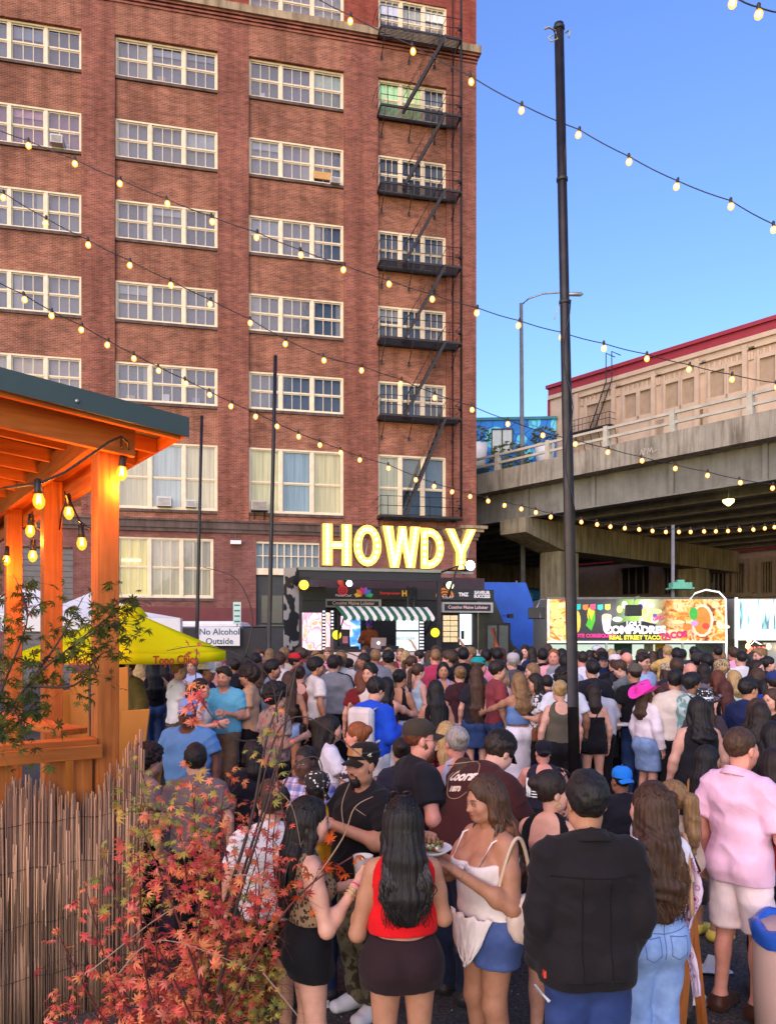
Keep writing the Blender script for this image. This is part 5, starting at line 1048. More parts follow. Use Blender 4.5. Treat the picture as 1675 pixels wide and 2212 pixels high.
LEAVES = [leaf_mesh('leaf', M['leaf'], 7, 1, d, k) for k, d in enumerate((.2, .45, .7))] + [leaf_mesh('leaf', M['leaf'], 5, .8, .5, 9)]
M['twig_red'] = plain('red_twig', (.11, .022, .02), .6, 0, .3); M['twig_dark'] = plain('dark_twig', (.045, .028, .026), .7, 0, .3); M['twig_pale'] = plain('pale_dead_twig', (.30, .20, .13), .7, 0, .2)
rm = empty('red_maple', P(420, 2420, 3.6), 0, 'Japanese maple with orange red leaves and bare twigs in the front left', 'tree'); rm0 = Vector(rm.location)
tw = {'r': MB(), 'd': MB(), 'p': MB()}; LP = []
rl = random.Random(21)
REDS = [(.88, .27, .13), (.80, .17, .11), (.90, .33, .13), (.58, .08, .09), (.78, .13, .11), (.84, .27, .19)]
GRNS = [(.48, .42, .10), (.34, .34, .08), (.60, .38, .10), (.26, .30, .08)]
def put_leaf(p, size, cols):
 w_ = p + rm0; u_ = CU + w_.x * F / w_.y; v_ = CV - (w_.z - H) * F / w_.y
 if u_ > 612 and not (1780 < v_ < 1930 and u_ < 775) and rl.random() < .93: return
 LP.append((p, size, rl.choice(cols)))
def branch(pts, r0, r1, kind, leaves=0, cols=REDS, size=.05, spread=.06, t0=.25):
 q = [P(u, v, Y) - rm0 for u, v, Y in pts]; s_ = spline(q); n = len(s_)
 tw[kind].tube(s_, [r0 + (r1 - r0) * i / (n - 1) for i in range(n)], 5)
 for k in range(leaves):
  i = int((t0 + (1 - t0) * rl.random()) * (n - 1)); b_ = s_[i]
  d = Vector((rl.gauss(0, 1), rl.gauss(0, .8), rl.gauss(0, 1))) * spread
  e = b_ + d
  if rl.random() < .7: tw[kind].tube([b_, b_ + d * .5 + Vector((0, 0, .01)), e], [r1 * .6, r1 * .5, r1 * .35], 3)
  for _ in range(rl.choice((1, 1, 2, 2, 3))): put_leaf(e + Vector((rl.gauss(0, .015), rl.gauss(0, .02), rl.gauss(0, .015))), size * rl.uniform(.65, 1.25), cols)
 return s_
B = branch
B([(430, 2330, 3.6), (445, 2150, 3.65), (520, 1900, 3.7), (600, 1640, 3.75), (640, 1440, 3.8)], .011, .004, 'd', 6, REDS, .045, .05, .3)
B([(420, 2330, 3.6), (460, 2050, 3.6), (540, 1780, 3.6), (575, 1600, 3.65), (610, 1490, 3.7)], .012, .004, 'd', 8, REDS, .05, .05, .3)
B([(440, 2330, 3.55), (500, 2000, 3.5), (600, 1660, 3.5), (620, 1480, 3.5)], .010, .003, 'd', 6, REDS, .045, .05)
B([(560, 1720, 3.6), (600, 1580, 3.6), (660, 1548, 3.6), (740, 1600, 3.6), (800, 1650, 3.6)], .005, .0015, 'd')
B([(600, 1560, 3.6), (585, 1470, 3.55), (530, 1420, 3.5), (440, 1395, 3.5), (360, 1405, 3.45)], .004, .0015, 'd', 2, REDS, .035, .03, .8)
B([(530, 1420, 3.5), (545, 1330, 3.5), (510, 1250, 3.5), (440, 1225, 3.5)], .004, .0015, 'd'); B([(620, 1500, 3.6), (650, 1430, 3.6), (720, 1405, 3.6), (790, 1430, 3.6), (820, 1500, 3.6)], .004, .0015, 'd')
B([(560, 1600, 3.6), (500, 1590, 3.5), (430, 1500, 3.5), (425, 1400, 3.5)], .0045, .002, 'd', 4, REDS, .05, .03, .5)
B([(420, 1530, 3.5), (408, 1500, 3.5)], .003, .002, 'd', 14, REDS, .055, .035, 0)
B([(600, 1720, 3.6), (640, 1650, 3.6), (690, 1640, 3.6), (700, 1730, 3.6)], .005, .002, 'd', 8, REDS + GRNS[:1], .05, .04)
B([(430, 2300, 3.4), (560, 2050, 3.3), (660, 1920, 3.25), (760, 1850, 3.2)], .008, .003, 'r', 16, [(.55, .10, .02), (.6, .14, .03), (.5, .06, .02)], .055, .045, .45)
B([(680, 1900, 3.2), (740, 1810, 3.15), (765, 1745, 3.1), (805, 1720, 3.1)], .004, .0015, 'p'); B([(745, 1800, 3.15), (738, 1740, 3.1), (755, 1690, 3.1)], .003, .001, 'p'); B([(765, 1745, 3.1), (790, 1762, 3.1)], .002, .001, 'p')
for k in range(27):
 u0 = rl.uniform(330, 480); u1 = u0 + rl.uniform(-260, 210); v1 = rl.uniform(1700, 2080) + (160 if u1 < 300 else 0); Y = rl.uniform(3.25, 4.1); m_ = rl.uniform(-40, 40)
 if u1 > 610: v1 += 120
 B([(u0, 2330, Y), ((u0 + u1) / 2 + m_, 2330 * .5 + v1 * .5 + 40, Y), (u1, v1, Y - .1)], rl.uniform(.006, .009), .0025, 'r', rl.randint(20, 30), (REDS if u1 < 430 or rl.random() < .5 else GRNS), rl.uniform(.045, .06), .075, .3)
for (u, v, n, cols) in ((300, 1740, 16, GRNS), (320, 1690, 12, GRNS), (305, 1840, 14, GRNS), (290, 1900, 10, GRNS), (540, 2120, 24, GRNS), (580, 2050, 16, GRNS + REDS[:2]), (500, 2170, 20, GRNS + REDS[:3]), (600, 1650, 10, GRNS), (590, 1780, 18, REDS), (560, 1860, 18, REDS), (600, 1900, 16, REDS), (470, 1950, 16, REDS + GRNS[:1]), (430, 2050, 18, REDS), (530, 1990, 16, REDS + GRNS[:2]), (350, 2120, 18, REDS), (470, 2150, 18, REDS), (250, 2160, 14, REDS), (420, 1720, 22, GRNS + REDS[:2]), (455, 1800, 24, REDS + GRNS[:2]), (400, 1830, 22, REDS), (430, 1890, 22, REDS + GRNS[:1]), (480, 1740, 16, REDS), (560, 2000, 20, GRNS), (520, 2060, 22, GRNS), (590, 2140, 20, GRNS), (560, 2170, 20, GRNS), (480, 2100, 16, GRNS), (170, 2130, 9, REDS), (150, 2180, 9, REDS)):
 Y = rl.uniform(3.3, 4.0); B([(u + rl.uniform(-30, 30), v + 140, Y), (u, v + 40, Y), (u + rl.uniform(-15, 15), v - 30, Y)], .005, .002, 'r', int(n * 1.9), cols, .046, .08, .2)
for (a, c, d) in (((250, 2110, 3.2), (350, 2030, 3.2), (560, 2100, 3.2)), ((560, 2090, 3.1), (640, 2190, 3.1), (690, 2260, 3.1)), ((500, 1890, 3.3), (560, 1900, 3.3), (600, 1990, 3.3)), ((180, 2110, 3.2), (330, 1990, 3.2), (400, 1950, 3.2)), ((590, 1700, 3.4), (630, 1740, 3.4), (650, 1830, 3.4))): B([a, c, d], .0035, .001, 'p')
for k, nm in (('r', 'twig_red'), ('d', 'twig_dark'), ('p', 'twig_pale')): tw[k].build('branch', M[nm], rm)
def set_leaves(root, LP, r, cap=295):
 idx = list(range(len(LP))); r.shuffle(idx); rest = {}
 mats_ = []
 for n_, i in enumerate(idx):
  p, s_, c = LP[i]; rot = (r.gauss(.5, .6), r.gauss(0, .6), r.uniform(0, 6.28)); v = r.uniform(.7, 1.3); c = tuple(min(1, x * v) for x in c)
  if n_ < cap: inst('leaf', r.choice(LEAVES), root, p, rot, (s_ * .80,) * 3, c)
  else: rest.setdefault(LP[i][2], []).append((p, s_, rot, c))
 groups = {}
 groups = rest
 for g_, l in groups.items():
  b = MB()
  for p, s_, rot, c in l:
   me = r.choice(LEAVES[:3]); mt = Matrix.Translation(p) @ (Matrix.Rotation(rot[2], 4, 'Z') @ Matrix.Rotation(rot[1], 4, 'Y') @ Matrix.Rotation(rot[0], 4, 'X')) @ Matrix.Scale(s_ * .78, 4)
   b.add([mt @ v.co for v in me.vertices], [tuple(f.vertices) for f in me.polygons])
  ca = tuple(sum(x[3][i] for x in l) / len(l) for i in range(3)); stuff(b.build('foliage', M['leaf'], root, ca))
set_leaves(rm, LP, rl)
gm = empty('green_maple', P(30, 1700, 4.0), 0, 'green leaved maple branches hanging over the timber rail at the left', 'tree'); rm0 = Vector(gm.location); LP = []; tw = {'r': MB(), 'd': MB(), 'p': MB()}
GG = [(.075, .11, .028), (.055, .085, .022), (.10, .13, .03), (.13, .13, .035), (.05, .07, .03)]
for (pts, n) in ((((-60, 1650, 4.2), (60, 1480, 4.1), (150, 1400, 4.0), (240, 1330, 3.95), (285, 1300, 3.95)), 30), (((-60, 1650, 4.2), (20, 1450, 4.2), (60, 1330, 4.2), (30, 1240, 4.2)), 26), (((-80, 1600, 4.3), (-20, 1400, 4.3), (-10, 1260, 4.3)), 24), (((60, 1480, 4.1), (160, 1480, 4.0), (210, 1420, 3.9), (250, 1400, 3.9)), 26), (((-60, 1650, 4.1), (40, 1560, 4.1), (90, 1500, 4.0)), 24), (((60, 1480, 4.1), (130, 1380, 4.2), (180, 1290, 4.3)), 16), (((-60, 1600, 4.0), (20, 1530, 3.9), (60, 1600, 3.8)), 20), (((150, 1400, 4.0), (215, 1360, 3.9), (262, 1345, 3.9)), 20)):
 B(list(pts), .008, .002, 'd', int(n * 1.8), GG, .06, .075, .2)
B([(60, 1330, 4.2), (45, 1270, 4.2)], .004, .002, 'd', 8, [(.3, .08, .02)], .05, .05)
tw['d'].tube([P(-60, 1650, 4.2) - rm0, P(-70, 1900, 4.2) - rm0, Vector((P(-75, 2000, 4.2) - rm0).xy.to_3d()) + Vector((0, 0, -rm0.z))], .03, 6)
tw['d'].build('branch', M['twig_dark'], gm); set_leaves(gm, LP, rl)
# ================================================================== foreground yard furniture
pb = P(1744, 2000, 4.35); tcn = empty('trash_barrel', (pb.x, 4.35, 0), 0, 'pale pink plastic barrel with a blue bin liner at the lower right corner', 'trash can')
zt_b = P(0, 2006, 4.35).z; b = MB(); b.lathe([(.24, 0), (.27, .04), (.285, zt_b * .5), (.285, zt_b - .02), (.275, zt_b)], (0, 0, 0), 32); b.build('barrel', plain('pale_pink_plastic', (.62, .42, .36), .45, 0, .06), tcn)
b = MB(); n = 40; prof = [(.292, zt_b - .075), (.298, zt_b - .03), (.297, zt_b + .01), (.27, zt_b + .03), (.24, zt_b + .005), (.235, zt_b - .15)]
vs = []
for r_, z in prof:
 for j in range(n): a = 6.2832 * j / n; w_ = 1 + .022 * math.sin(a * 9 + z * 40) + .012 * math.sin(a * 17); vs.append((r_ * w_ * math.cos(a), r_ * w_ * math.sin(a), z + .012 * math.sin(a * 7)))
b.add(vs, [(i*n+j, i*n+(j+1) % n, (i+1)*n+(j+1) % n, (i+1)*n+j) for i in range(len(prof)-1) for j in range(n)], 0, True); b.build('bin_liner', plain('blue_liner', (.02, .10, .48), .3, 0, .15, 6, .3), tcn)
def high_table(u, v, Y, r, label):
 p = P(u, v, Y); e = empty('bar_table', (p.x, Y, gz(Y)), 0, label, 'table', 'standing tables in the crowd'); h_ = p.z - gz(Y)
 b = MB(); b.lathe([(r - .02, h_ - .035), (r, h_ - .03), (r, h_ - .005), (r - .01, h_)], (0, 0, 0), 28); b.build('table_top', M['white'], e)
 b = MB(); b.tube([(0, 0, .03), (0, 0, h_ - .036)], .035, 8); b.build('stem', M['black'], e); b = MB(); b.lathe([(.26, 0), (.26, .02), (.04, .05)], (0, 0, 0), 18); b.build('foot', M['black'], e); return e, p
e, ph = high_table(1330, 1556, 10.2, .40, 'round white standing table with drinks beside the pink hat')
cupb = MB(); cupb.lathe([(.034, 0), (.045, .13), (.047, .13), (.043, .125), (.032, .008)], (0, 0, 0), 14)
t = NT('clear_cup'); tr_n = t.n('ShaderNodeBsdfTransparent'); gl_n = t.n('ShaderNodeBsdfPrincipled'); gl_n.inputs['Base Color'].default_value = (.85, .85, .83, 1); gl_n.inputs['Roughness'].default_value = .15; mx = t.n('ShaderNodeMixShader'); mx.inputs[0].default_value = .55; t.l(tr_n.outputs[0], mx.inputs[1]); t.l(gl_n.outputs[0], mx.inputs[2]); t.l(mx.outputs[0], t.out.inputs['Surface']); M['cup'] = t.m
cup_me = cupb.mesh('cup', M['cup']); drb = MB(); drb.lathe([(.03, .01), (.04, .095), (.002, .096)], (0, 0, 0), 12); drink_me = drb.mesh('drink', M['obj'])
def cup(loc, label, drink=(.5, .3, .08), s=1.0, rot=(0, 0, 0)):
 e = empty('plastic_cup', loc, 0, label, 'cup', 'drinks on the tables and in hands'); e.rotation_euler = rot; e.scale = (s,) * 3
 inst('cup', cup_me, e);
 if drink: inst('drink', drink_me, e, color=drink)
 return e
cup(ph + Vector((.08, -.1, 0)), 'clear cup with pale green drink on the white standing table', (.45, .5, .12), 1.2); cup(ph + Vector((-.05, .0, 0)), 'clear empty looking cup on the white standing table', None, 1.2)
b = MB(); b.lathe([(.01, .0), (.12, .004), (.15, .03), (.155, .03), (.12, 0.0)], (0, 0, .002), 16); tag(b.build('paper_plate', M['white'], None, loc=ph + Vector((-.18, -.05, 0))), 'white paper plate at the left of the standing table', 'plate')
tb = P(1150, 1690, 5.7); e = empty('picnic_table', (tb.x, 6.1, 0), R(8), 'dark low table in front of the man in the tank top', 'table'); h_ = .76
for k in range(5): b = MB(); b.box(-.75, .55, -.38 + .155*k, -.23 + .155*k - .01, h_ - .04, h_); b.build('plank', M['steel_black'], e)
b = MB()
for x in (-.65, .45): b.bar((x, -.3, 0), (x, .05, h_ - .04), .07, .05); b.bar((x, .3, 0), (x, -.05, h_ - .04), .07, .05)
b.build('trestle', M['steel_black'], e)
cup(Vector((tb.x - .28, 6.0, .76)), 'clear plastic cup with lid on the dark table', (.6, .5, .45), 1.2); cup(Vector((tb.x - .15, 6.15, .76)), 'second clear cup behind the lidded cup on the dark table', (.5, .4, .35), 1.1)
pc = P(1405, 2100, 4.75); e = empty('concrete_block', (pc.x, 4.75, 0), R(25), 'pale concrete block on the asphalt behind the blue jeans', 'block')
b = MB(); b.box(-.16, .16, -.16, .16, 0, P(0, 1995, 4.75).z); b.build('block', M['concrete'], e, bevel=.03)
pc = P(1462, 2190, 4.3); e = empty('sandwich_board', (pc.x, 4.4, 0), R(-48), 'black sandwich board with a wooden edge beside the light blue jeans', 'sign')
h_ = P(0, 1962, 4.35).z; b = MB(); b.bar((0, -.18, .0), (0, -.03, h_), .24, .03, up=Vector((0, 1, 0))); b.build('panel', M['black'], e)
b = MB(); b.bar((.13, -.18, 0), (.13, -.03, h_ + .01), .035, .06, up=Vector((0, 1, 0))); b.bar((-.13, -.18, 0), (-.13, -.03, h_ + .01), .035, .06, up=Vector((0, 1, 0))); b.bar((.12, .16, 0), (.12, .0, h_), .035, .05, up=Vector((0, 1, 0))); b.bar((-.12, .16, 0), (-.12, .0, h_), .035, .05, up=Vector((0, 1, 0))); b.build('wooden_leg', M['wood_z'], e)
def litter(u, v, s_, label, c=(.75, .75, .75), seed=0):
 r = random.Random(seed); Y = H * F / (v - CV); p = P(u, v, Y); p.z = .006; g = []
 for i in range(5):
  g.append([(p.x*0 + (i - 2) * s_ * .25 + r.uniform(-.1, .1) * s_, (j - 2) * s_ * .2 + r.uniform(-.08, .08) * s_, max(0, r.uniform(-.12, .5)) * s_ * (1 if (i - 2)**2 + (j - 2)**2 < 3 else .25)) for j in range(5)])
 b = MB(); b.sheet(g, 0, False); tag(b.build('napkin', M['obj'], None, c, p), label, 'litter', 'litter on the asphalt')
litter(1540, 2098, .22, 'crumpled white napkin on the asphalt left of the sandals', seed=1); litter(1500, 2168, .16, 'crumpled white paper near the foot of the sandwich board', seed=2); litter(700, 2175, .08, 'scrap of white paper beside the white sneakers', seed=3)
sm0 = MB(); r = random.Random(2)
for k in range(500):
 y = r.uniform(3.2, 8); x = r.uniform(-1.5, 3.4) * y / 4; s_ = r.uniform(.004, .012); sm0.add([(x, y, .004), (x + s_, y + s_*.5, .006), (x + s_*.4, y + s_, .012)], [(0, 1, 2)])
o = sm0.build('ground_specks', M['obj'], None, (.35, .3, .27)); stuff(o); o['label'] = 'small pale specks of litter and gravel scattered on the asphalt'
# ================================================================== people: bodies as one smooth skin grown from a distance field
def vnoise(p, seed=0):                         # smooth value noise on (n,3) points, -1..1
 i = np.floor(p).astype(np.int64); f = p - i; f = f * f * (3 - 2 * f); out = 0
 def hsh(a):
  h = (a[:, 0] * 374761393 + a[:, 1] * 668265263 + a[:, 2] * 2147483647 + seed * 974634) & 0x7fffffff
  h = (h ^ (h >> 13)) * 1274126177 & 0x7fffffff; return ((h ^ (h >> 16)) & 0xffff) / 32767.5 - 1.0
 for dx in (0, 1):
  for dy in (0, 1):
   for dz_ in (0, 1):
    w = (f[:, 0] if dx else 1 - f[:, 0]) * (f[:, 1] if dy else 1 - f[:, 1]) * (f[:, 2] if dz_ else 1 - f[:, 2])
    out = out + w * hsh(i + np.array([dx, dy, dz_]))
 return out
class SDF:
 def __init__(s, lo, hi, vox, fine=None):
  s.ax = []
  for k in range(3):
   n = max(4, int(math.ceil((hi[k] - lo[k]) / vox)) + 1); s.ax.append(np.linspace(lo[k], hi[k], n).astype(np.float32))
  s.f = np.full([len(a) for a in s.ax], 0.2, np.float32)
 def _sub(s, lo, hi):
  sl = []
  for k in range(3):
   a = np.searchsorted(s.ax[k], lo[k]); b = np.searchsorted(s.ax[k], hi[k], 'right')
   if b <= a: return None
   sl.append(slice(a, b))
  X, Y, Z = np.meshgrid(s.ax[0][sl[0]], s.ax[1][sl[1]], s.ax[2][sl[2]], indexing='ij'); return tuple(sl), X, Y, Z
 def _comb(s, sl, d, k, op):
  a = s.f[sl]
  if op == 'add':
   if k > 0:
    h = np.clip(.5 + .5 * (a - d) / k, 0, 1); s.f[sl] = a * (1 - h) + d * h - k * h * (1 - h)
   else: s.f[sl] = np.minimum(a, d)
  elif op == 'sub':
   if k > 0:
    h = np.clip(.5 - .5 * (a + d) / k, 0, 1); s.f[sl] = a * (1 - h) - d * h + k * h * (1 - h)
   else: s.f[sl] = np.maximum(a, -d)
 def cone(s, a, b, ra, rb, k=.03, flat=None, op='add', infl=0.0):
  # round cone a->b; flat = (axis, factor): factor < 1 widens the section along that axis
  a, b = np.array(a, float), np.array(b, float); ra += infl; rb += infl; rm = max(ra, rb); w = 1.0 / (min(1.0, flat[1]) if flat else 1.0); pad = rm * w + .06 + k
  r = s._sub(np.minimum(a, b) - pad, np.maximum(a, b) + pad)
  if r is None: return
  sl, X, Y, Z = r; ab = b - a; L = max(1e-9, ab @ ab)
  px, py, pz = X - a[0], Y - a[1], Z - a[2]; t = np.clip((px*ab[0] + py*ab[1] + pz*ab[2]) / L, 0, 1)
  qx, qy, qz = px - t*ab[0], py - t*ab[1], pz - t*ab[2]
  if flat:
   u = np.array(flat[0], float); u /= np.linalg.norm(u); f = flat[1]; c = (qx*u[0] + qy*u[1] + qz*u[2]) * (f - 1); qx = qx + c*u[0]; qy = qy + c*u[1]; qz = qz + c*u[2]
  d = np.sqrt(qx*qx + qy*qy + qz*qz) - (ra + (rb - ra) * t); s._comb(sl, d.astype(np.float32), k, op)
 def ell(s, c, r, k=.02, op='add', M3=None, infl=0.0):
  c = np.array(c, float); r = np.array(r, float) + infl; rm = r.max(); g = s._sub(c - rm - .05 - k, c + rm + .05 + k)
  if g is None: return
  sl, X, Y, Z = g; x, y, z = X - c[0], Y - c[1], Z - c[2]
  if M3 is not None: x, y, z = (M3[0][0]*x + M3[1][0]*y + M3[2][0]*z), (M3[0][1]*x + M3[1][1]*y + M3[2][1]*z), (M3[0][2]*x + M3[1][2]*y + M3[2][2]*z)
  k0 = np.sqrt((x/r[0])**2 + (y/r[1])**2 + (z/r[2])**2) + 1e-9; k1 = np.sqrt((x/r[0]**2)**2 + (y/r[1]**2)**2 + (z/r[2]**2)**2) + 1e-9
  s._comb(sl, (k0 * (k0 - 1) / k1).astype(np.float32), k, op)
 def tubecut(s, segs, p, n, k):               # a limb tube cut off square at p (normal n), then blended in
  q = SDF.__new__(SDF); q.ax = s.ax; q.f = np.full_like(s.f, .2)
  for (a, b, ra, rb) in segs: q.cone(a, b, ra, rb, .02)
  if p is not None:
   n = np.array(n, float); n /= np.linalg.norm(n); X = s.ax[0][:, None, None]; Y = s.ax[1][None, :, None]; Z = s.ax[2][None, None, :]
   q.f = np.maximum(q.f, np.where(q.f < .19, ((X - p[0]) * n[0] + (Y - p[1]) * n[1] + (Z - p[2]) * n[2]), -1).astype(np.float32))
  h = np.clip(.5 + .5 * (s.f - q.f) / k, 0, 1); s.f = s.f * (1 - h) + q.f * h - k * h * (1 - h)
 def plane(s, p, n, box=None):                # keep the side the normal points away from
  n = np.array(n, float); n /= np.linalg.norm(n); p = np.array(p, float)
  X = s.ax[0][:, None, None]; Y = s.ax[1][None, :, None]; Z = s.ax[2][None, None, :]
  d = ((X - p[0]) * n[0] + (Y - p[1]) * n[1] + (Z - p[2]) * n[2]).astype(np.float32); s.f = np.maximum(s.f, d)
 def mesh(s, disp=None):
  f = s.f; f[0] = f[-1] = .2; f[:, 0] = f[:, -1] = .2; f[:, :, 0] = f[:, :, -1] = .2
  ins = f < 0; c = ins[:-1, :-1, :-1].astype(np.int8).copy(); offs = [(i, j, k) for i in (0, 1) for j in (0, 1) for k in (0, 1)]
  n0, n1, n2 = f.shape
  for (i, j, k) in offs[1:]: c += ins[i:n0-1+i, j:n1-1+j, k:n2-1+k]
  act = (c > 0) & (c < 8); I, J, K = np.nonzero(act); n = len(I)
  if n == 0: return np.zeros((0, 3)), np.zeros((0, 4), int)
  idx = np.full(act.shape, -1, np.int64); idx[I, J, K] = np.arange(n)
  val = np.stack([f[I+i, J+j, K+k] for i, j, k in offs], 1); pos = np.stack([np.stack([s.ax[0][I+i], s.ax[1][J+j], s.ax[2][K+k]], 1) for i, j, k in offs], 1)
  acc = np.zeros((n, 3)); cnt = np.zeros(n)
  for a in range(8):
   for b in range(a + 1, 8):
    if sum(x != y for x, y in zip(offs[a], offs[b])) != 1: continue
    fa, fb = val[:, a], val[:, b]; m = (fa < 0) != (fb < 0); t = np.where(m, fa / np.where(m, fa - fb, 1), 0)
    acc += np.where(m[:, None], pos[:, a] + (pos[:, b] - pos[:, a]) * t[:, None], 0); cnt += m
  V = acc / np.maximum(cnt, 1)[:, None]; Q = []
  for ax in range(3):
   sh = [slice(None)] * 3; sh2 = [slice(None)] * 3; sh[ax] = slice(0, -1); sh2[ax] = slice(1, None)
   A, B = ins[tuple(sh)], ins[tuple(sh2)]; e = np.nonzero(A != B); dirn = A[e]
   o = [a for a in range(3) if a != ax]; p = np.stack(e, 1); ok = (p[:, o[0]] > 0) & (p[:, o[1]] > 0) & (p[:, o[0]] < f.shape[o[0]] - 1) & (p[:, o[1]] < f.shape[o[1]] - 1); p = p[ok]; dirn = dirn[ok]
   def cell(d0, d1): q = p.copy(); q[:, o[0]] -= d0; q[:, o[1]] -= d1; return idx[q[:, 0], q[:, 1], q[:, 2]]
   q = np.stack([cell(1, 1), cell(0, 1), cell(0, 0), cell(1, 0)], 1)
   flip = dirn if ax != 1 else ~dirn
   q[~flip] = q[~flip][:, ::-1]; Q.append(q)
  Q = np.concatenate(Q); return V, Q
def vnormals(V, Q):
 a, b, c, d = (V[Q[:, i]] for i in range(4)); n = np.cross(c - a, d - b); N = np.zeros_like(V)
 for i in range(4): np.add.at(N, Q[:, i], n)
 return N / (np.linalg.norm(N, axis=1, keepdims=True) + 1e-12)
def relax(V, Q, it=1, lam=.5):
 for _ in range(it):
  A = np.zeros_like(V); C = np.zeros(len(V))
  for i in range(4):
   for j in ((i+1) % 4, (i+3) % 4): np.add.at(A, Q[:, i], V[Q[:, j]]); np.add.at(C, Q[:, i], 1)
  V = V * (1 - lam) + lam * A / np.maximum(C, 1)[:, None]
 return V
def np_mesh(name, V, Q, mats, colors=None, matidx=None):
 me = bpy.data.meshes.new(name); nv, nf = len(V), len(Q)
 me.vertices.add(nv); me.vertices.foreach_set('co', np.asarray(V, np.float32).ravel()); me.loops.add(nf * 4); me.polygons.add(nf)
 me.polygons.foreach_set('loop_start', np.arange(0, nf * 4, 4, dtype=np.int32)); me.polygons.foreach_set('loop_total', np.full(nf, 4, np.int32)); me.loops.foreach_set('vertex_index', Q.astype(np.int32).ravel())
 me.polygons.foreach_set('use_smooth', np.ones(nf, bool))
 for m in (mats if isinstance(mats, (list, tuple)) else [mats]): me.materials.append(m)
 if matidx is not None: me.polygons.foreach_set('material_index', matidx.astype(np.int32))
 if colors is not None:
  at = me.color_attributes.new('tone', 'FLOAT_COLOR', 'POINT'); at.data.foreach_set('color', np.concatenate([colors, np.ones((nv, 1))], 1).astype(np.float32).ravel())
 me.update(calc_edges=True); me.validate(); return me
# ---- materials for people (each object's own colour)
t = NT('skin'); oi = t.n('ShaderNodeObjectInfo'); at = t.n('ShaderNodeAttribute', attribute_name='tone'); nz_ = t.noise(t.coord('Object'), 22, 4)
c = t.mix(oi.outputs['Color'], at.outputs['Color'], 1.0, 'MULTIPLY'); c = t.mix(c, t.ramp(nz_, [(.3, (.9, .86, .85)), (.7, (1.08, 1.06, 1.05))]), 1.0, 'MULTIPLY')
M['skin'] = t.pbr(c, .55, 0, t.bump(t.noise(t.coord('Object'), 160, 2), .12, .003), .4, sss=.08);
t = NT('hair_strands'); oi = t.n('ShaderNodeObjectInfo'); v = t.coord('Object', (34, 34, 3.0)); f = t.noise(v, 2.0, 4, .7); v2_ = t.coord('Object', (90, 90, 4)); f2 = t.noise(v2_, 2, 2)
at = t.n('ShaderNodeAttribute', attribute_name='tone')
c = t.mix(oi.outputs['Color'], t.ramp(f, [(.3, (.5,)*3), (.5, (1,)*3), (.72, (1.7, 1.6, 1.5))]), 1.0, 'MULTIPLY'); c = t.mix(c, at.outputs['Color'], 1.0, 'MULTIPLY')
M['hair'] = t.pbr(c, .52, 0, t.bump(t.math('ADD', f, t.math('MULTIPLY', f2, .5)), .8, .008), .32)
def cloth(name, pat=None, rough=.85, var=.15, bump=.5):
 t = NT(name); oi = t.n('ShaderNodeObjectInfo'); base = oi.outputs['Color']; v = t.coord('Object'); f = t.noise(v, 5, 4); fb = t.noise(v, 260, 2)
 c = t.mix(base, t.ramp(f, [(.3, (1 - var,)*3), (.7, (1 + var,)*3)]), 1.0, 'MULTIPLY')
 if pat: c = pat(t, c, v)
 h = t.math('ADD', t.math('MULTIPLY', t.noise(t.coord('Object', (1, 1, .6)), 9, 3), 1.6), t.math('MULTIPLY', fb, .25))
 return t.pbr(c, rough, 0, t.bump(h, bump, .012), .2, sheen=.05)
def p_vor(scale, stops, interp='CONSTANT', feat='F1'):
 def f(t, c, v):
  vo = t.n('ShaderNodeTexVoronoi', feature=feat); vo.inputs['Scale'].default_value = scale; t.l(v, vo.inputs['Vector']); return t.mix(c, t.ramp(vo.outputs['Distance'], stops, interp), 1.0, 'MULTIPLY')
 return f
def p_noise(scale, stops, interp='CONSTANT', mode='MULTIPLY', detail=2):
 def f(t, c, v): return t.mix(c, t.ramp(t.noise(v, scale, detail), stops, interp), 1.0, mode)
 return f
def p_plaid(a, b_, sc):
 def f(t, c, v):
  sp = t.n('ShaderNodeSeparateXYZ'); t.l(v, sp.inputs[0]); w = []
  for ax, k in ((0, sc), (2, sc)): w.append(t.ramp(t.math('FRACT', t.math('MULTIPLY', sp.outputs[ax], k)), [(0, a), (.35, b_), (.5, (1, 1, 1)), (.55, b_), (.7, (1, 1, 1))], 'CONSTANT'))
  return t.mix(t.mix(c, w[0], 1.0, 'MULTIPLY'), w[1], 1.0, 'MULTIPLY')
 return f
M['cloth'] = cloth('cloth'); M['denim'] = cloth('denim_cloth', p_noise(9, [(.3, (.72, .75, .8)), (.55, (1, 1, 1)), (.75, (1.35, 1.3, 1.22))], 'LINEAR', detail=5), .85, .2, .3)
M['leopard'] = cloth('leopard_cloth', p_vor(46, [(0, (.3, .25, .2)), (.25, (.08, .06, .05)), (.42, (1, 1, 1))])); M['camo'] = cloth('camouflage_cloth', p_noise(9, [(0, (.35, .32, .28)), (.44, (1, 1, 1)), (.56, (.6, .55, .42)), (.64, (.2, .19, .17))]))
M['cowcloth'] = cloth('cow_print_cloth', p_vor(34, [(0, (1, 1, 1)), (.30, (.03, .03, .03))])); M['plaid'] = cloth('plaid_cloth', p_plaid((.45, .5, .7), (.75, .6, .62), 11)); M['redplaid'] = cloth('red_plaid_cloth', p_plaid((.12, .1, .1), (.5, .3, .3), 14)); M['brownplaid'] = cloth('brown_plaid_cloth', p_plaid((.45, .42, .35), (.75, .66, .5), 8))
M['floral'] = cloth('floral_cloth', p_vor(18, [(0, (.35, .12, .25)), (.2, (.95, .75, .85)), (.34, (.55, .4, .6)), (.42, (1, 1, 1))])); M['patchy'] = cloth('patterned_cloth', p_noise(16, [(0, (.06, .06, .06)), (.48, (1, 1, 1))]))
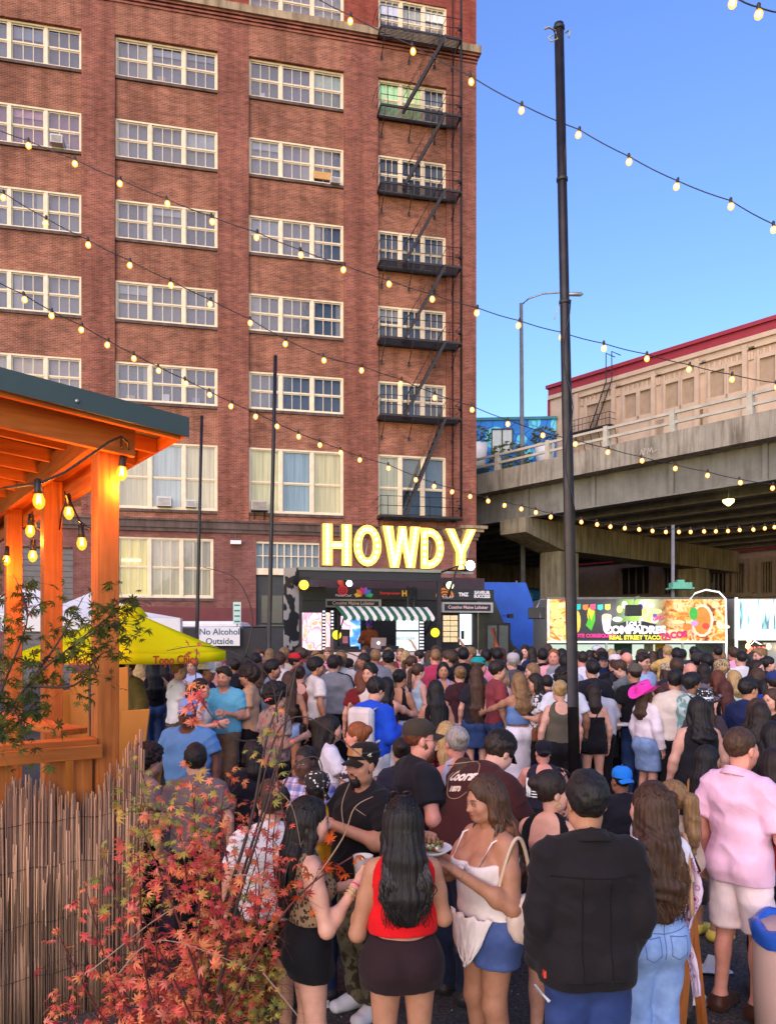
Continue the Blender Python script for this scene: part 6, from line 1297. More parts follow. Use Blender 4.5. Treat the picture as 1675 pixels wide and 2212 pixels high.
M['leather'] = cloth('leather', None, .4, .12, .1); M['teal_floral'] = cloth('teal_floral_cloth', p_noise(10, [(0, (.35, .6, .55)), (.5, (1, 1, 1))]))
M['eye'] = plain('eye_white', (.7, .68, .66), .15, var=.02); M['iris'] = plain('dark_iris', (.03, .018, .012), .1, var=.02); M['teeth'] = plain('teeth', (.75, .7, .64), .3)
def v3(*a): return np.array(a, float)
ARM = {  # elbow, wrist for the right arm (x>0); mirrored for the left
 'down': ((.245, -.03, 1.115), (.255, .05, .86)), 'hold': ((.225, -.02, 1.11), (.13, .25, 1.17)), 'cross': ((.235, .06, 1.12), (-.04, .2, 1.13)), 'hip': ((.36, -.08, 1.14), (.21, .0, .98)),
 'up': ((.30, .1, 1.60), (.16, .06, 1.83)), 'pocket': ((.275, -.09, 1.12), (.215, .06, .90)), 'phone': ((.23, .02, 1.10), (.09, .27, 1.28)), 'mouth': ((.22, .06, 1.13), (.07, .2, 1.36)), 'reach': ((.26, .22, 1.24), (.27, .46, 1.17)), 'back': ((.26, -.12, 1.12), (.1, -.15, .98)), 'table': ((.25, .12, 1.1), (.16, .36, 1.08))}
HAIRC = {'black': (.012, .010, .010), 'dark': (.022, .014, .011), 'brown': (.06, .03, .017), 'auburn': (.12, .035, .018), 'redbrown': (.085, .022, .015), 'light': (.22, .125, .055), 'blond': (.42, .28, .12), 'grey': (.32, .30, .28), 'ginger': (.24, .075, .025)}
SKIN = {'p': (.66, .36, .265), 'f': (.58, .31, .21), 't': (.46, .225, .135), 'b': (.29, .135, .08), 'd': (.11, .052, .033), 'r': (.67, .30, .225)}
class Rig:
 """joints of one standing figure, 1.70 m tall, feet at z=0, facing +y"""
 def __init__(s, fem=True, fat=1.0, armL='down', armR='down', lean=0.0, twist=0.0, headyaw=0.0, headpitch=0.0, stance=.09, sit=False, stride=0.0, bust=1.0):
  s.fem = fem; s.fat = fat; s.bust = bust
  sh = .150 if fem else .182; s.hipz = .90; s.sh = sh * (1 + .30 * (fat - 1)); J = {}
  J['pelvis'] = v3(0, -.01, .93); J['waist'] = v3(0, 0, 1.09); J['chest'] = v3(0, -.005, 1.255); J['neck0'] = v3(0, -.02, 1.40); J['neck1'] = v3(0, .008, 1.505); J['head'] = v3(0, .012, 1.59)
  for sd, sg, arm in (('R', 1, armR), ('L', -1, armL)):
   e, w = (ARM[arm] if isinstance(arm, str) else arm); dx = s.sh - .165
   J['sh' + sd] = v3(sg * s.sh, -.012, 1.358); J['el' + sd] = v3(sg * (e[0] + dx + .06 * (fat - 1)), e[1], e[2]); J['wr' + sd] = v3(sg * (w[0] + (dx if w[2] < 1.0 else dx * .4) + (.1 * (fat - 1) if w[2] < 1.0 else 0)), w[1], w[2])
   hp = stance; J['hp' + sd] = v3(sg * .085, -.005, .90); st_ = stride * sg
   J['kn' + sd] = v3(sg * (hp * .98), .02 + st_ * .5, .485); J['an' + sd] = v3(sg * hp, -.02 + st_, .085); J['to' + sd] = v3(sg * (hp + .03), .135 + st_, .03)
   if sit: J['kn' + sd] = v3(sg * .11, .42, .93); J['an' + sd] = v3(sg * .11, .40, .52); J['to' + sd] = v3(sg * .12, .55, .46)
  A = Matrix.Rotation(-lean, 3, 'X') @ Matrix.Rotation(twist, 3, 'Z'); A = np.array(A); c = J['pelvis']
  s.T = A; up = [k for k in J if k[:2] in ('wa', 'ch', 'ne', 'he', 'sh', 'el', 'wr')]
  for k in up:
   q = .5 if k == 'waist' else 1
   Aq = A if q == 1 else np.array(Matrix.Rotation(-lean * .5, 3, 'X')); J[k] = c + Aq @ (J[k] - c)
  Hm = np.array(Matrix.Rotation(headyaw, 3, 'Z') @ Matrix.Rotation(headpitch, 3, 'X')); s.Hm = A @ Hm; J['head'] = J['neck1'] + s.Hm @ v3(0, .006, .085)
  s.J = J; s.sit = sit
  allp = np.array(list(J.values())); s.lo = allp.min(0) - v3(.25, .25, .1); s.hi = allp.max(0) + v3(.25, .25, .25); s.lo[2] = -.02 if not sit else .40
 def up(s, p): return s.J['pelvis'] + s.T @ (np.array(p, float) - v3(0, -.01, .93))     # a torso point given upright
 def hd(s, p): return s.J['head'] + s.Hm @ np.array(p, float)
 def torso(s, g, infl=0.0, loose=0.0, k=.045):
  f = s.fat; X = (1, 0, 0); ax = s.T @ v3(1, 0, 0); J = s.J
  w = (lambda a, b: (b / a))
  def ring(p, q, rp, rq, asp): g.cone(p, q, rp + infl, rq + infl, k, (ax, asp))
  if s.fem:
   belly = max(0, f - 1) * .05
   ring(s.up((0, -.012, .87)), s.up((0, -.008, .97)), .105 * f, .098 * f, .105 / .168 * 1.0)
   ring(s.up((0, .0 + belly * .5, .99)), s.up((0, .0 + belly, 1.10)), .092 * f + loose * .012, (.080 + loose * .022) * f, .085 / .125)
   ring(s.up((0, 0, 1.11)), s.up((0, -.008, 1.27)), (.082 + loose * .016) * f, .094 * f, .085 / .132)
   for sg in (1, -1): g.ell(s.up((sg * .068 * (1 + .4 * (f - 1)), .072 * f, 1.235)), v3(.062, .058, .060) * f * s.bust, .03, infl=infl); g.ell(s.up((sg * .078 * f, -.058 * f, .885)), v3(.088, .085, .092) * f, .04, infl=infl)
  else:
   belly = max(0, f - 1) * .07
   ring(s.up((0, -.01, .88)), s.up((0, -.005, .98)), .105 * f, .104 * f, .105 / .158)
   ring(s.up((0, .0 + belly, 1.0)), s.up((0, 0 + belly, 1.12)), (.102 + loose * .008) * f, (.100 + loose * .014) * f, .100 / .148)
   ring(s.up((0, 0, 1.13)), s.up((0, -.01, 1.28)), (.102 + loose * .006) * f, .110 * f, .106 / .165)
   for sg in (1, -1): g.ell(s.up((sg * .08, .07 * f, 1.27)), v3(.07, .030, .05) * f, .05, infl=infl); g.ell(s.up((sg * .075, -.055, .89)), v3(.08, .075, .085) * f, .04, infl=infl)
  rs = (.050 if s.fem else .056) * (1 + .4 * (f - 1)); c = (J['shR'] + J['shL']) / 2 + s.T @ v3(0, -.004, -.015)
  g.cone(J['shR'] * .82 + c * .18, J['shL'] * .82 + c * .18, rs + infl, rs + infl, k)
  for sg in (1, -1): g.cone(s.up((sg * .028, -.026, 1.44)), s.up((sg * s.sh * .72, -.022, 1.375)), .030 + infl * .6, .040 + infl * .8, .05)
  g.cone(s.up((0, -.025, 1.30)), s.up((0, -.022, 1.395)), .085 * f ** .5 + infl, .055 + infl, .05, (ax, .62))
 def arm(s, g, sd, t1=2.0, infl=0.0, k=.035, infl2=None):
  J = s.J; f = s.fat ** .8 * (1.0 if s.fem else 1.12); a, b, c = J['sh' + sd], J['el' + sd], J['wr' + sd]; i2 = infl if infl2 is None else infl2
  q = min(1, t1); g.cone(a, a + (b - a) * q, .050 * f + infl, (.050 + (.037 - .050) * q) * f + (infl + (i2 - infl) * q), k)
  if t1 >= .6: g.ell(a + (b - a) * .45, v3(.043, .043, .06) * f, .03, infl=infl)
  if t1 > 1: q = t1 - 1; g.cone(b, b + (c - b) * q, .038 * f + i2, (.038 + (.024 - .038) * q) * f + i2, k);
  if t1 > 1.5: g.ell(b + (c - b) * .28, v3(.039, .039, .05) * f, .03, infl=i2)
 def leg(s, g, sd, t1=2.0, infl=0.0, infl2=None, k=.04):
  J = s.J; f = s.fat ** .8; a, b, c = J['hp' + sd], J['kn' + sd], J['an' + sd]; i2 = infl if infl2 is None else infl2; fa = (.092 if s.fem else .088) * f
  q = min(1, t1); g.cone(a, a + (b - a) * q, fa + infl, (fa + (.054 * f - fa) * q) + infl + (i2 - infl) * q, k)
  if t1 > 1:
   q = t1 - 1; g.cone(b, b + (c - b) * q, .053 * f + i2, (.053 * f + (.036 - .053 * f) * q) + i2, k)
   if t1 > 1.4: d = (c - b); n = np.cross(np.cross(d, v3(0, 1, 0)), d); n = n / (np.linalg.norm(n) + 1e-9); g.ell(b + d * .30 - n * .022, v3(.046, .044, .10) * f, .035, infl=i2)
 def foot(s, g, sd, infl=0.0):
  J = s.J; a, c = J['an' + sd], J['to' + sd]; d = c - a; heel = a + v3(0, -.035, -.045)
  g.cone(a, heel + v3(0, .01, .01), .036 + infl, .034 + infl, .03); g.cone(heel, c, .033 + infl, .028 + infl, .025, (np.cross(d, v3(0, 0, 1)), .72)); g.cone(a, (a + c) / 2 + v3(0, 0, -.01), .035 + infl, .034 + infl, .03)
def head_field(R_, vox, ears=True, fem=True, jaw=1.0, smile=0.0, nose=1.0):
 J = R_.J; c = J['head']; g = SDF(np.minimum(c - .17, J['neck0'] - .09), np.maximum(c + .17, J['neck0'] + .09), vox); h = R_.hd; M3 = R_.Hm
 E = lambda p, r, k=.02, op='add': g.ell(h(p), r, k, op, M3)
 g.cone(J['neck0'] + v3(0, 0, -.05), J['neck1'], .054 if not fem else .046, (.052 if not fem else .043), .03); g.cone(J['neck1'], h((0, -.015, -.01)), .051 if not fem else .042, .05, .03)
 E((0, -.018, .035), v3(.0765, .096, .088), .02); E((0, .028, -.035), v3(.060 * (jaw if not fem else 1), .066, .078), .045); E((0, .058, -.088), v3(.030 * jaw, .026, .022), .03)
 for sg in (1, -1): E((sg * .044, .052, -.032), v3(.027, .027, .026), .03); E((sg * .046, .022, -.075), v3(.024, .03, .026) * jaw, .03)
 E((0, .070, .012), v3(.05, .02, .013), .02)                                        # brow
 for sg in (1, -1): E((sg * .031, .092, -.006), v3(.019, .014, .012), .012, 'sub')
 g.cone(h((0, .080, -.002)), h((0, .100 + .004 * nose, -.036)), .0085, .0115 * nose, .010);
 for sg in (1, -1): E((sg * .011, .092, -.040), v3(.009, .010, .008) * nose, .006)
 E((0, .083, -.062 - .0), v3(.023 + .006 * smile, .012, .0065), .008); E((0, .082, -.0745), v3(.019 + .004 * smile, .0125, .0075), .008); g.cone(h((-.022, .0955, -.068)), h((.022, .0955, -.068)), .0022, .0022, .004, None, 'sub')
 for sg in (1, -1): E((sg * .031, .0775, -.005), v3(.0135, .0125, .0105), .004)     # lids and eyeballs under the skin
 if ears:
  for sg in (1, -1): E((sg * .076, -.012, -.012), v3(.011, .020, .032), .008)
 V, Q = g.mesh(); V = relax(V, Q, 1, .35)
 L = (V - c) @ M3; T = np.ones((len(V), 3));
 lip = np.exp(-((L[:, 0] / .023) ** 4) - (((L[:, 2] + .068) / .0125) ** 4)) * (L[:, 1] > .072); T *= 1 - lip[:, None] * (np.array([.22, .52, .45]) if fem else np.array([.20, .42, .38]))
 ml = np.exp(-((L[:, 2] + .068 - 3 * smile * L[:, 0] ** 2) / .0034) ** 2 - (L[:, 0] / .024) ** 6) * (L[:, 1] > .07); T *= 1 - ml[:, None] * np.array([.55, .62, .6])  # shade of the shallow lip groove painted in as a dark line
 for sg in (1, -1):
  br = np.exp(-(((L[:, 0] - sg * .032) / .0195) ** 4) - (((L[:, 2] - .0155 - .003 * np.cos((L[:, 0] - sg * .03) * 60)) / .0052) ** 4)) * (L[:, 1] > .045); T *= 1 - br[:, None] * np.array([.80, .84, .86])
  ck = np.exp(-(((L[:, 0] - sg * .045) / .022) ** 2) - (((L[:, 2] + .035) / .022) ** 2)) * (L[:, 1] > .03); T *= 1 - ck[:, None] * np.array([.0, .16, .14])
  ey = np.exp(-(((L[:, 0] - sg * .031) / .0155) ** 6) - (((L[:, 2] + .0045) / .0095) ** 6)) * (L[:, 1] > .06); T *= 1 - ey[:, None] * np.array([.62, .68, .68])
 return V, Q, T
def eye_parts(R_, parent, look=0.0):
 b = MB()
 for sg in (1, -1):
  c = Vector(R_.hd((sg * .031, .0835, -.0045))); ax = Vector(R_.Hm @ v3(math.sin(look), math.cos(look), 0)); X = Vector(R_.Hm @ v3(1, 0, 0)); U = Vector(R_.Hm @ v3(0, 0, 1))
  b.add([c + X * (.0105 * math.cos(a)) + U * (.0052 * math.sin(a)) + ax * (.0062 - .0035 * abs(math.cos(a)) ** 2) for a in np.linspace(0, 6.283, 13)[:-1]], [tuple(range(12))], 0)
  b.add([c + X * (.0050 * math.cos(a)) + U * (.0050 * math.sin(a)) + ax * .0068 for a in np.linspace(0, 6.283, 11)[:-1]], [tuple(range(10))], 1)
  b.add([c + X * (-.0125 + .025 * q) + U * (.0048 + .0028 * math.sin(math.pi * q) + w) + ax * (.0068 - .006 * abs(2*q - 1) ** 2) for q in np.linspace(0, 1, 7) for w in (-.0005, .0028)], [(2*i, 2*i+2, 2*i+3, 2*i+1) for i in range(6)], 1)
 return b.build('eyes', [M['eye'], M['iris']], parent)
def hand_field(wr, el, sd, vox, pose='relax', palm=None, size=1.0):
 """palm with thumb and four separate fingers; pose: relax, grip, point, flat"""
 d = wr - el; d = d / np.linalg.norm(d); n = np.array(palm, float) if palm is not None else v3(-sd * 1.0, .1, -.05); n = n - d * (n @ d); n /= np.linalg.norm(n); w = np.cross(d, n) * 1.0     # w: across the palm
 if w[1] < 0 and abs(w[1]) > .2 or (abs(w[1]) <= .2 and w[2] < 0): w = -w                                  # thumb side forward or up
 g = SDF(wr - .2, wr + .2, vox); s = size; o = wr
 g.cone(el + (wr - el) * .86, wr + d * .01, .027 * s, .023 * s, .02, (w, .8)); g.cone(o + d * .02 * s, o + d * .075 * s, .014 * s, .015 * s, .02, (w, .40))
 cl = {'relax': (.25, .45, .4), 'grip': (.75, .95, .7), 'point': (.2, .2, .1), 'flat': (.03, .05, .05)}[pose]
 for i, (off, L) in enumerate(((.030, .078), (.0105, .087), (-.0095, .081), (-.028, .064))):
  p = o + d * (.088 - .006 * abs(i - 1.2)) * s + w * off * s; a = 0.; cc = cl if not (pose == 'point' and i > 0) else (.9, 1.1, .9); dd = d
  for j, (ll, r0, r1) in enumerate(((.44, .0092, .0085), (.31, .0085, .0078), (.25, .0078, .0062))):
   a += cc[j] * (1 + .08 * i); dd = d * math.cos(a) + n * math.sin(a) + w * (.10 * (1.2 - i) * (.6 if pose != 'grip' else .2)); dd = dd / np.linalg.norm(dd); q = p + dd * L * ll * s; g.cone(p, q, r0 * s, r1 * s, .006); p = q
 p = o + d * .025 * s + w * .022 * s; cth = {'relax': .35, 'grip': .75, 'point': .5, 'flat': .1}[pose]
 d1 = d * .62 + w * .66 + n * cth * .8; d1 /= np.linalg.norm(d1); q = p + d1 * .045 * s; g.cone(p, q, .0145 * s, .011 * s, .012); d2 = d * .85 + w * .22 + n * cth; d2 /= np.linalg.norm(d2); g.cone(q, q + d2 * .032 * s, .0108 * s, .0095 * s, .006); g.cone(q + d2 * .032 * s, q + d2 * .055 * s + n * .006, .0092 * s, .0072 * s, .004)
 V, Q = g.mesh(); return relax(V, Q, 1, .3), Q, d, n, w
def wrinkle(V, Q, amp, seed=0, sc=1.0, dirz=.5):
 N = vnormals(V, Q); d = vnoise(V * np.array([9, 9, 9 * dirz]) * sc, seed) + .5 * vnoise(V * np.array([21, 21, 14]) * sc, seed + 3); r = 1 - 2 * np.abs(vnoise(V * np.array([7, 7, 11]) * sc + 5, seed + 7)); q = V @ np.array([[.8, 0, .6], [0, 1, 0], [-.6, 0, .8]]); r2 = np.clip(1 - 1.6 * np.abs(vnoise(q * np.array([5, 6, 13]) * sc + 9, seed + 11)), 0, 1) ** 2; return V + N * (amp * (d * .45 + r * .45 + r2 * 1.1))[:, None]
def body_mesh(R_, vox, hands=('relax', 'relax'), headvox=.0075, hvox=.0065, full=True, fem=True, palms=(None, None), smile=0, jaw=1.0, nose=1.0, ears=True, stubble=0.0, name='body'):
 g = SDF(R_.lo, R_.hi, vox); R_.torso(g)
 for sd in 'RL':
  R_.arm(g, sd)
  if full: R_.leg(g, sd); R_.foot(g, sd)
  else: R_.leg(g, sd, 1.15)
 V, Q = g.mesh(); T = np.ones((len(V), 3)); parts = [(V, Q, T)]
 parts.append(head_field(R_, headvox, ears, fem, jaw, smile, nose))
 if stubble:
  V2, Q2, T2 = parts[-1]; L = (V2 - R_.J['head']) @ R_.Hm; m = np.clip((-.035 - L[:, 2]) / .02, 0, 1) * (L[:, 1] > -.02) * (L[:, 2] > -.12); lip = np.exp(-((L[:, 0] / .024) ** 4) - (((L[:, 2] + .068) / .012) ** 4)); m = m * (1 - lip); T2 *= 1 - (m * stubble)[:, None] * np.array([.72, .76, .78]); parts[-1] = (V2, Q2, T2)
 hd_ = []
 for sd, sg, i in (('R', 1, 0), ('L', -1, 1)):
  if hands[i] is None: continue
  V2, Q2, d, n, w = hand_field(R_.J['wr' + sd], R_.J['el' + sd], sg, hvox, hands[i], palms[i]); parts.append((V2, Q2, np.ones((len(V2), 3)))); hd_.append((d, n, w))
 off = 0; Vs, Qs, Ts = [], [], []
 for V, Q, T in parts: Vs.append(V); Qs.append(Q + off); Ts.append(T); off += len(V)
 me = np_mesh(name, np.concatenate(Vs), np.concatenate(Qs), M['skin'], np.concatenate(Ts)); R_.hands = hd_; return me
def top_mesh(R_, vox, kind='tee', infl=None, hem=.93, loose=1.0, neck='crew', seed=0, amp=None, mat='cloth', slv=None, name='shirt'):
 """kind: tee, long, tank, cami, strapless, crop, jacket"""
 if infl is None: infl = {'tee': .018, 'long': .018, 'jacket': .026}.get(kind, .010)
 if amp is None: amp = {'tee': .0075, 'long': .0085, 'jacket': .008}.get(kind, .003)
 g = SDF(R_.lo, R_.hi, vox); R_.torso(g, infl, loose)
 if hem < .86:
  for sd in 'RL': a, b = R_.J['hp' + sd], R_.J['kn' + sd]; g.cone(a, a + (b - a) * .5, .094 * R_.fat + infl, .09 * R_.fat + infl, .06)
  g.cone(R_.up((0, .01, .80)), R_.up((0, .02 * R_.fat, .98)), .11 * R_.fat + infl, .11 * R_.fat + infl, .05, (R_.T @ v3(1, 0, 0), .68))
 q = slv if slv is not None else {'tee': .62, 'long': 1.97, 'jacket': 1.98, 'tank': 0, 'cami': 0, 'strapless': 0, 'crop': 0, 'vest': 0}[kind]
 g.plane(R_.up((0, 0, hem)), R_.T @ v3(0, 0, -1))
 if q > 0:
  for sd in 'RL':
   a, b, c = R_.J['sh' + sd], R_.J['el' + sd], R_.J['wr' + sd]; f_ = R_.fat ** .8 * (1.0 if R_.fem else 1.1); i2 = infl + (.016 if kind == 'tee' else .004)
   if q < 1: p = a + (b - a) * q; g.tubecut([(a, a + (b - a) * (q + .2), .050 * f_ + infl + .004, .044 * f_ + i2)], p, b - a, .03)
   else: p = b + (c - b) * (q - 1); g.tubecut([(a, b, .050 * f_ + infl + .003, .038 * f_ + i2 + .004), (b, p + (c - b) * .1, .038 * f_ + i2 + .004, .027 * f_ + i2)], p, c - b, .03)
 nz = {'crew': 1.425, 'vee': 1.40, 'scoop': 1.34, 'high': 1.47}[neck]
 X1 = R_.T @ v3(1, 0, 0)
 if kind in ('tank', 'cami', 'crop', 'vest'):
  sh = R_.sh
  for sg in (1, -1): g.cone(R_.up((sg * (sh + .02), .0, 1.29)), R_.up((sg * (sh + .02), 0, 1.6)), .062 if kind != 'vest' else .05, .08, .012, None, 'sub')
  g.cone(R_.up((0, .09, 1.36 if kind == 'tank' else 1.33)), R_.up((0, .10, 1.6)), .075, .09, .012, (X1, .9), 'sub'); bk = 1.40 if kind in ('tank', 'vest') else 1.27
  g.cone(R_.up((0, -.12, bk)), R_.up((0, -.12, 1.65)), .085, .10, .012, (X1, .8), 'sub')
 elif kind == 'strapless': g.plane(R_.up((0, 0, 1.275)), R_.T @ v3(0, .1, 1))
 else: g.cone(R_.up((0, .03, nz + .035)), R_.up((0, .0, nz + .25)), .062 if neck != 'scoop' else .085, .075, .01, (X1, .85), 'sub')
 V, Q = g.mesh(); V = relax(V, Q, 1, .3)
 if amp: V = wrinkle(V, Q, amp, seed)
 return np_mesh(name, V, Q, M[mat])
def bottom_mesh(R_, vox, kind='jeans', infl=.012, top=1.02, length=None, mat='denim', seed=0, amp=.006, flare=0.0, name=None):
 """kind: jeans, shorts, skirt"""
 g = SDF(R_.lo, R_.hi, vox); f = R_.fat; ax = v3(1, 0, 0)
 g2 = g; R_.torso(g, infl, 0.0)
 if kind == 'skirt':
  L = .42 if length is None else length; a = (R_.J['hpR'] + R_.J['hpL']) / 2; kz = a[2] - L; w = .098 * f + infl
  g.cone(a + v3(0, -.005, .0), v3(0, (R_.J['knR'][1] + R_.J['knL'][1]) / 2, kz - .05), w + .012, w + .014 + flare, .05, (ax, .60 if flare < .05 else .8)); g.plane((0, 0, kz), (0, 0, -1))
 else:
  q = {'jeans': 1.93, 'shorts': .55}[kind] if length is None else length
  for sd in 'RL': R_.leg(g, sd, min(2, q + .1), infl + .004, infl2=infl + (.012 if kind == 'jeans' else .022) + flare)
  if q < 1.9:
   for sd in 'RL':
    a, b = (R_.J['hp' + sd], R_.J['kn' + sd]) if q <= 1 else (R_.J['kn' + sd], R_.J['an' + sd]); qq = q if q <= 1 else q - 1; p = a + (b - a) * qq; d = (b - a) / np.linalg.norm(b - a)
    sl = g._sub(p + np.minimum(0, d * .35) - .14, p + np.maximum(0, d * .35) + .14)
    if sl: s_, X, Y, Z = sl; dd = ((X - p[0]) * d[0] + (Y - p[1]) * d[1] + (Z - p[2]) * d[2]).astype(np.float32); g.f[s_] = np.where(dd > -.12, np.maximum(g.f[s_], dd), g.f[s_])
 if not R_.sit: g.plane((0, -.01, top), (0, -.12, 1))
 else: g.plane((0, 0, top), (0, 0, 1))
 V, Q = g.mesh(); V = relax(V, Q, 1, .3)
 if amp: V = wrinkle(V, Q, amp, seed)
 return np_mesh(name or {'jeans': 'trousers', 'shorts': 'shorts', 'skirt': 'skirt'}[kind], V, Q, M[mat])
def hair_mesh(R_, style='short', vox=.011, seed=0, length=.35, vol=1.0, grooves=0.004, tips=None, name='hair', side=0.0):
 """style: buzz, short, bob, long, wavy, pony, bun, curly, balding, part"""
 J = R_.J; c = J['head']; h = R_.hd; M3 = R_.Hm; lo, hi = c - .24, c + .24; lo[2] -= length + .1; lo[:2] -= .05; hi[:2] += .05; g = SDF(lo, hi, vox)
 E = lambda p, r, k=.02, op='add': g.ell(h(p), r, k, op, M3); th = {'buzz': .004, 'short': .016, 'curly': .045, 'balding': .006}.get(style, .012) * vol
 E((0, -.022, .038), v3(.0765 + th, .097 + th, .090 + th), 0)
 if style in ('short', 'part', 'curly') : E((0, .02, .090), v3(.058, .072, .046) * vol, .03)
 fz = {'buzz': .078, 'balding': .10, 'short': .076, 'curly': .070, 'part': .070}.get(style, .090)
 if style in ('long', 'wavy', 'bob', 'pony', 'bun'): E((0, .135, fz - .10), v3(.062, .095, .10), .010, 'sub'); E((0, .11, -.07), v3(.072, .085, .10), .012, 'sub')
 else: E((0, .13, fz - .10), v3(.076, .095, .10), .010, 'sub'); E((0, .105, -.078), v3(.10, .085, .10), .012, 'sub')       # the face stays open
 if style == 'part': E((.035, .075, .085), v3(.045, .04, .03), .02)
 if style in ('buzz', 'short', 'part', 'curly', 'balding', 'bun', 'pony'):
  nk = -.055 if style not in ('curly',) else -.075; g.plane(h((0, -.05, nk)), M3 @ v3(0, .45, -1))
  for sg in (1, -1): E((sg * .085, .035, -.06), v3(.03, .06, .062), .008, 'sub')
 back = lambda z, y=-.07: J['neck0'] + R_.T @ v3(0, y - .01, z - 1.40)
 if style in ('long', 'wavy', 'bob'):
  L = .14 if style == 'bob' else length; ax = R_.T @ v3(1, 0, 0); sw = vol
  p0 = h((0, -.055, .0)); p1 = J['neck0'] + R_.T @ v3(0, -.075, .03); p2 = J['neck0'] + R_.T @ v3(side * .04, -.105 * (.6 + .4 * R_.fat), -min(L, .5) * .55); p3 = J['neck0'] + R_.T @ v3(side * .06, -.105 * (.6 + .4 * R_.fat), -L)
  g.cone(p0, p1, .070 * sw, .055 * sw, .03, (ax, .70))
  if style != 'bob': g.cone(p1, p2, .055 * sw, .047 * sw, .03, (ax, .50)); g.cone(p2, p3, .047 * sw, .022 * sw, .03, (ax, .36))
  else: g.cone(p1, J['neck0'] + R_.T @ v3(0, -.075, -.05), .05, .03, .03, (ax, .5))
  for sg in (1, -1):
   q0 = h((sg * .074, -.01, .03)); q1 = h((sg * .082, -.005, -.075)); q2 = J['neck0'] + R_.T @ v3(sg * .088, -.02, -.02); g.cone(q0, q1, .024 * sw, .027 * sw, .02);
   if style != 'bob': g.cone(q1, q2, .028 * sw, .026 * sw, .02); g.cone(q2, J['neck0'] + R_.T @ v3(sg * .095, .03 if R_.fem else -.05, -L * .62), .027 * sw, .010, .02)
 if style == 'pony':
  p0 = h((0, -.115, .05)); g.ell(p0, (.025, .025, .025), .02); p1 = h((0, -.165, .02)); p2 = J['neck0'] + R_.T @ v3(side * .03, -.14, -.02); p3 = J['neck0'] + R_.T @ v3(side * .05, -.13, -length); g.cone(p0, p1, .022, .032 * vol, .02); g.cone(p1, p2, .034 * vol, .034 * vol, .02); g.cone(p2, p3, .034 * vol, .012, .02)
 if style == 'bun': g.ell(h((0, -.115, .06)), v3(.05, .045, .045) * vol, .012); g.ell(h((0, -.085, .03)), v3(.05, .04, .05), .02)
 V, Q = g.mesh();
 if len(V) == 0: return None
 V = relax(V, Q, 1, .3); N = vnormals(V, Q); L_ = (V - c) @ M3; an = np.arctan2(L_[:, 0], -L_[:, 1] + .02)
 if style in ('short', 'buzz', 'part', 'balding'): V = V + N * (.0028 * vnoise(np.stack([V[:, 0] * 90, V[:, 1] * 40, V[:, 2] * 60], 1), seed) + (.006 * vnoise(V * 30, seed + 4) if style in ('short', 'part') else 0))[:, None]
 elif style == 'curly': V = V + N * (.012 * vnoise(V * 55, seed) + .012 * vnoise(V * 28, seed + 1))[:, None]
 else:
  w_ = np.where(L_[:, 2] < -.02, 1.0, .55); ph = .8 * vnoise(V * np.array([6, 6, 5]), seed + 5); gr = np.sin(an * 34 + ph * 3) * .5 + vnoise(np.stack([an * 9, L_[:, 2] * 5, L_[:, 0] * 0], 1), seed); V = V + N * (grooves * gr * w_)[:, None]
  if style in ('wavy', 'pony'): V = V + N * (.006 * np.sin(L_[:, 2] * 48 + an * 7 + 5 * vnoise(V * 9, seed + 2)) * np.clip(-L_[:, 2] * 6, 0, 1))[:, None]
 T = np.ones((len(V), 3))
 if tips is not None: q = np.clip((-L_[:, 2] - .03) / .25, 0, 1)[:, None]; st = (.5 + .5 * np.sin(an * 20 + 4 * vnoise(V * 9, seed)))[:, None]; T = T * (1 - q * st) + np.array(tips) * q * st
 return np_mesh(name, V, Q, M['hair'], T)
def locks(R_, parent, n, length, mat, color, seed=0, spread=1.0, r0=.006, wav=.01, tips=None, front=False):
 """loose tapering strands lying over long hair"""
 r = random.Random(seed); b = MB(); c = R_.J['head']
 for k in range(n):
  a = r.uniform(-1.9, 1.9) if not front else r.choice((-1, 1)) * r.uniform(1.2, 2.2); top = r.uniform(.2, 1.25); sx_ = math.sin(a); cy = -math.cos(a)
  p = [R_.hd((sx_ * .092 * math.sin(top), cy * .112 * math.sin(top) - .022, .038 + .105 * math.cos(top))), R_.hd((sx_ * .095, cy * .105 - .025, -.01)), R_.hd((sx_ * .092 * spread, cy * .085 - .035, -.09))]
  L = length * r.uniform(.55, 1.08); J0 = R_.J['neck0']
  yb = -.115 * (.6 + .4 * R_.fat) if abs(a) < 1.3 else .02
  p += [J0 + R_.T @ v3(sx_ * .105 * spread, min(yb, cy * .10 - .02) if abs(a) < 1.3 else cy * .08 + .03, -.02), J0 + R_.T @ v3(sx_ * .115 * spread + r.gauss(0, .012), (yb - .02) if abs(a) < 1.3 else .05, -L * .55), J0 + R_.T @ v3(sx_ * .085 * spread + r.gauss(0, .02), (yb - .012) if abs(a) < 1.3 else .06, -L)]
  q = spline([Vector(x) for x in p], 5); m = len(q); w1, w2 = r.uniform(0, 6), r.uniform(25, 45)
  q = [Vector((x.x + wav * math.sin(w1 + x.z * w2) * (i / m), x.y + wav * .6 * math.cos(w1 + x.z * w2) * (i / m), x.z)) for i, x in enumerate(q)]
  b.tube(q, [r0 * min(1, i * 2 / m + .4) * (1 - .75 * max(0, (i / m - .6) / .4)) for i in range(m)], 4)
 o = b.build('hair_locks', mat, parent, color); return stuff(o)
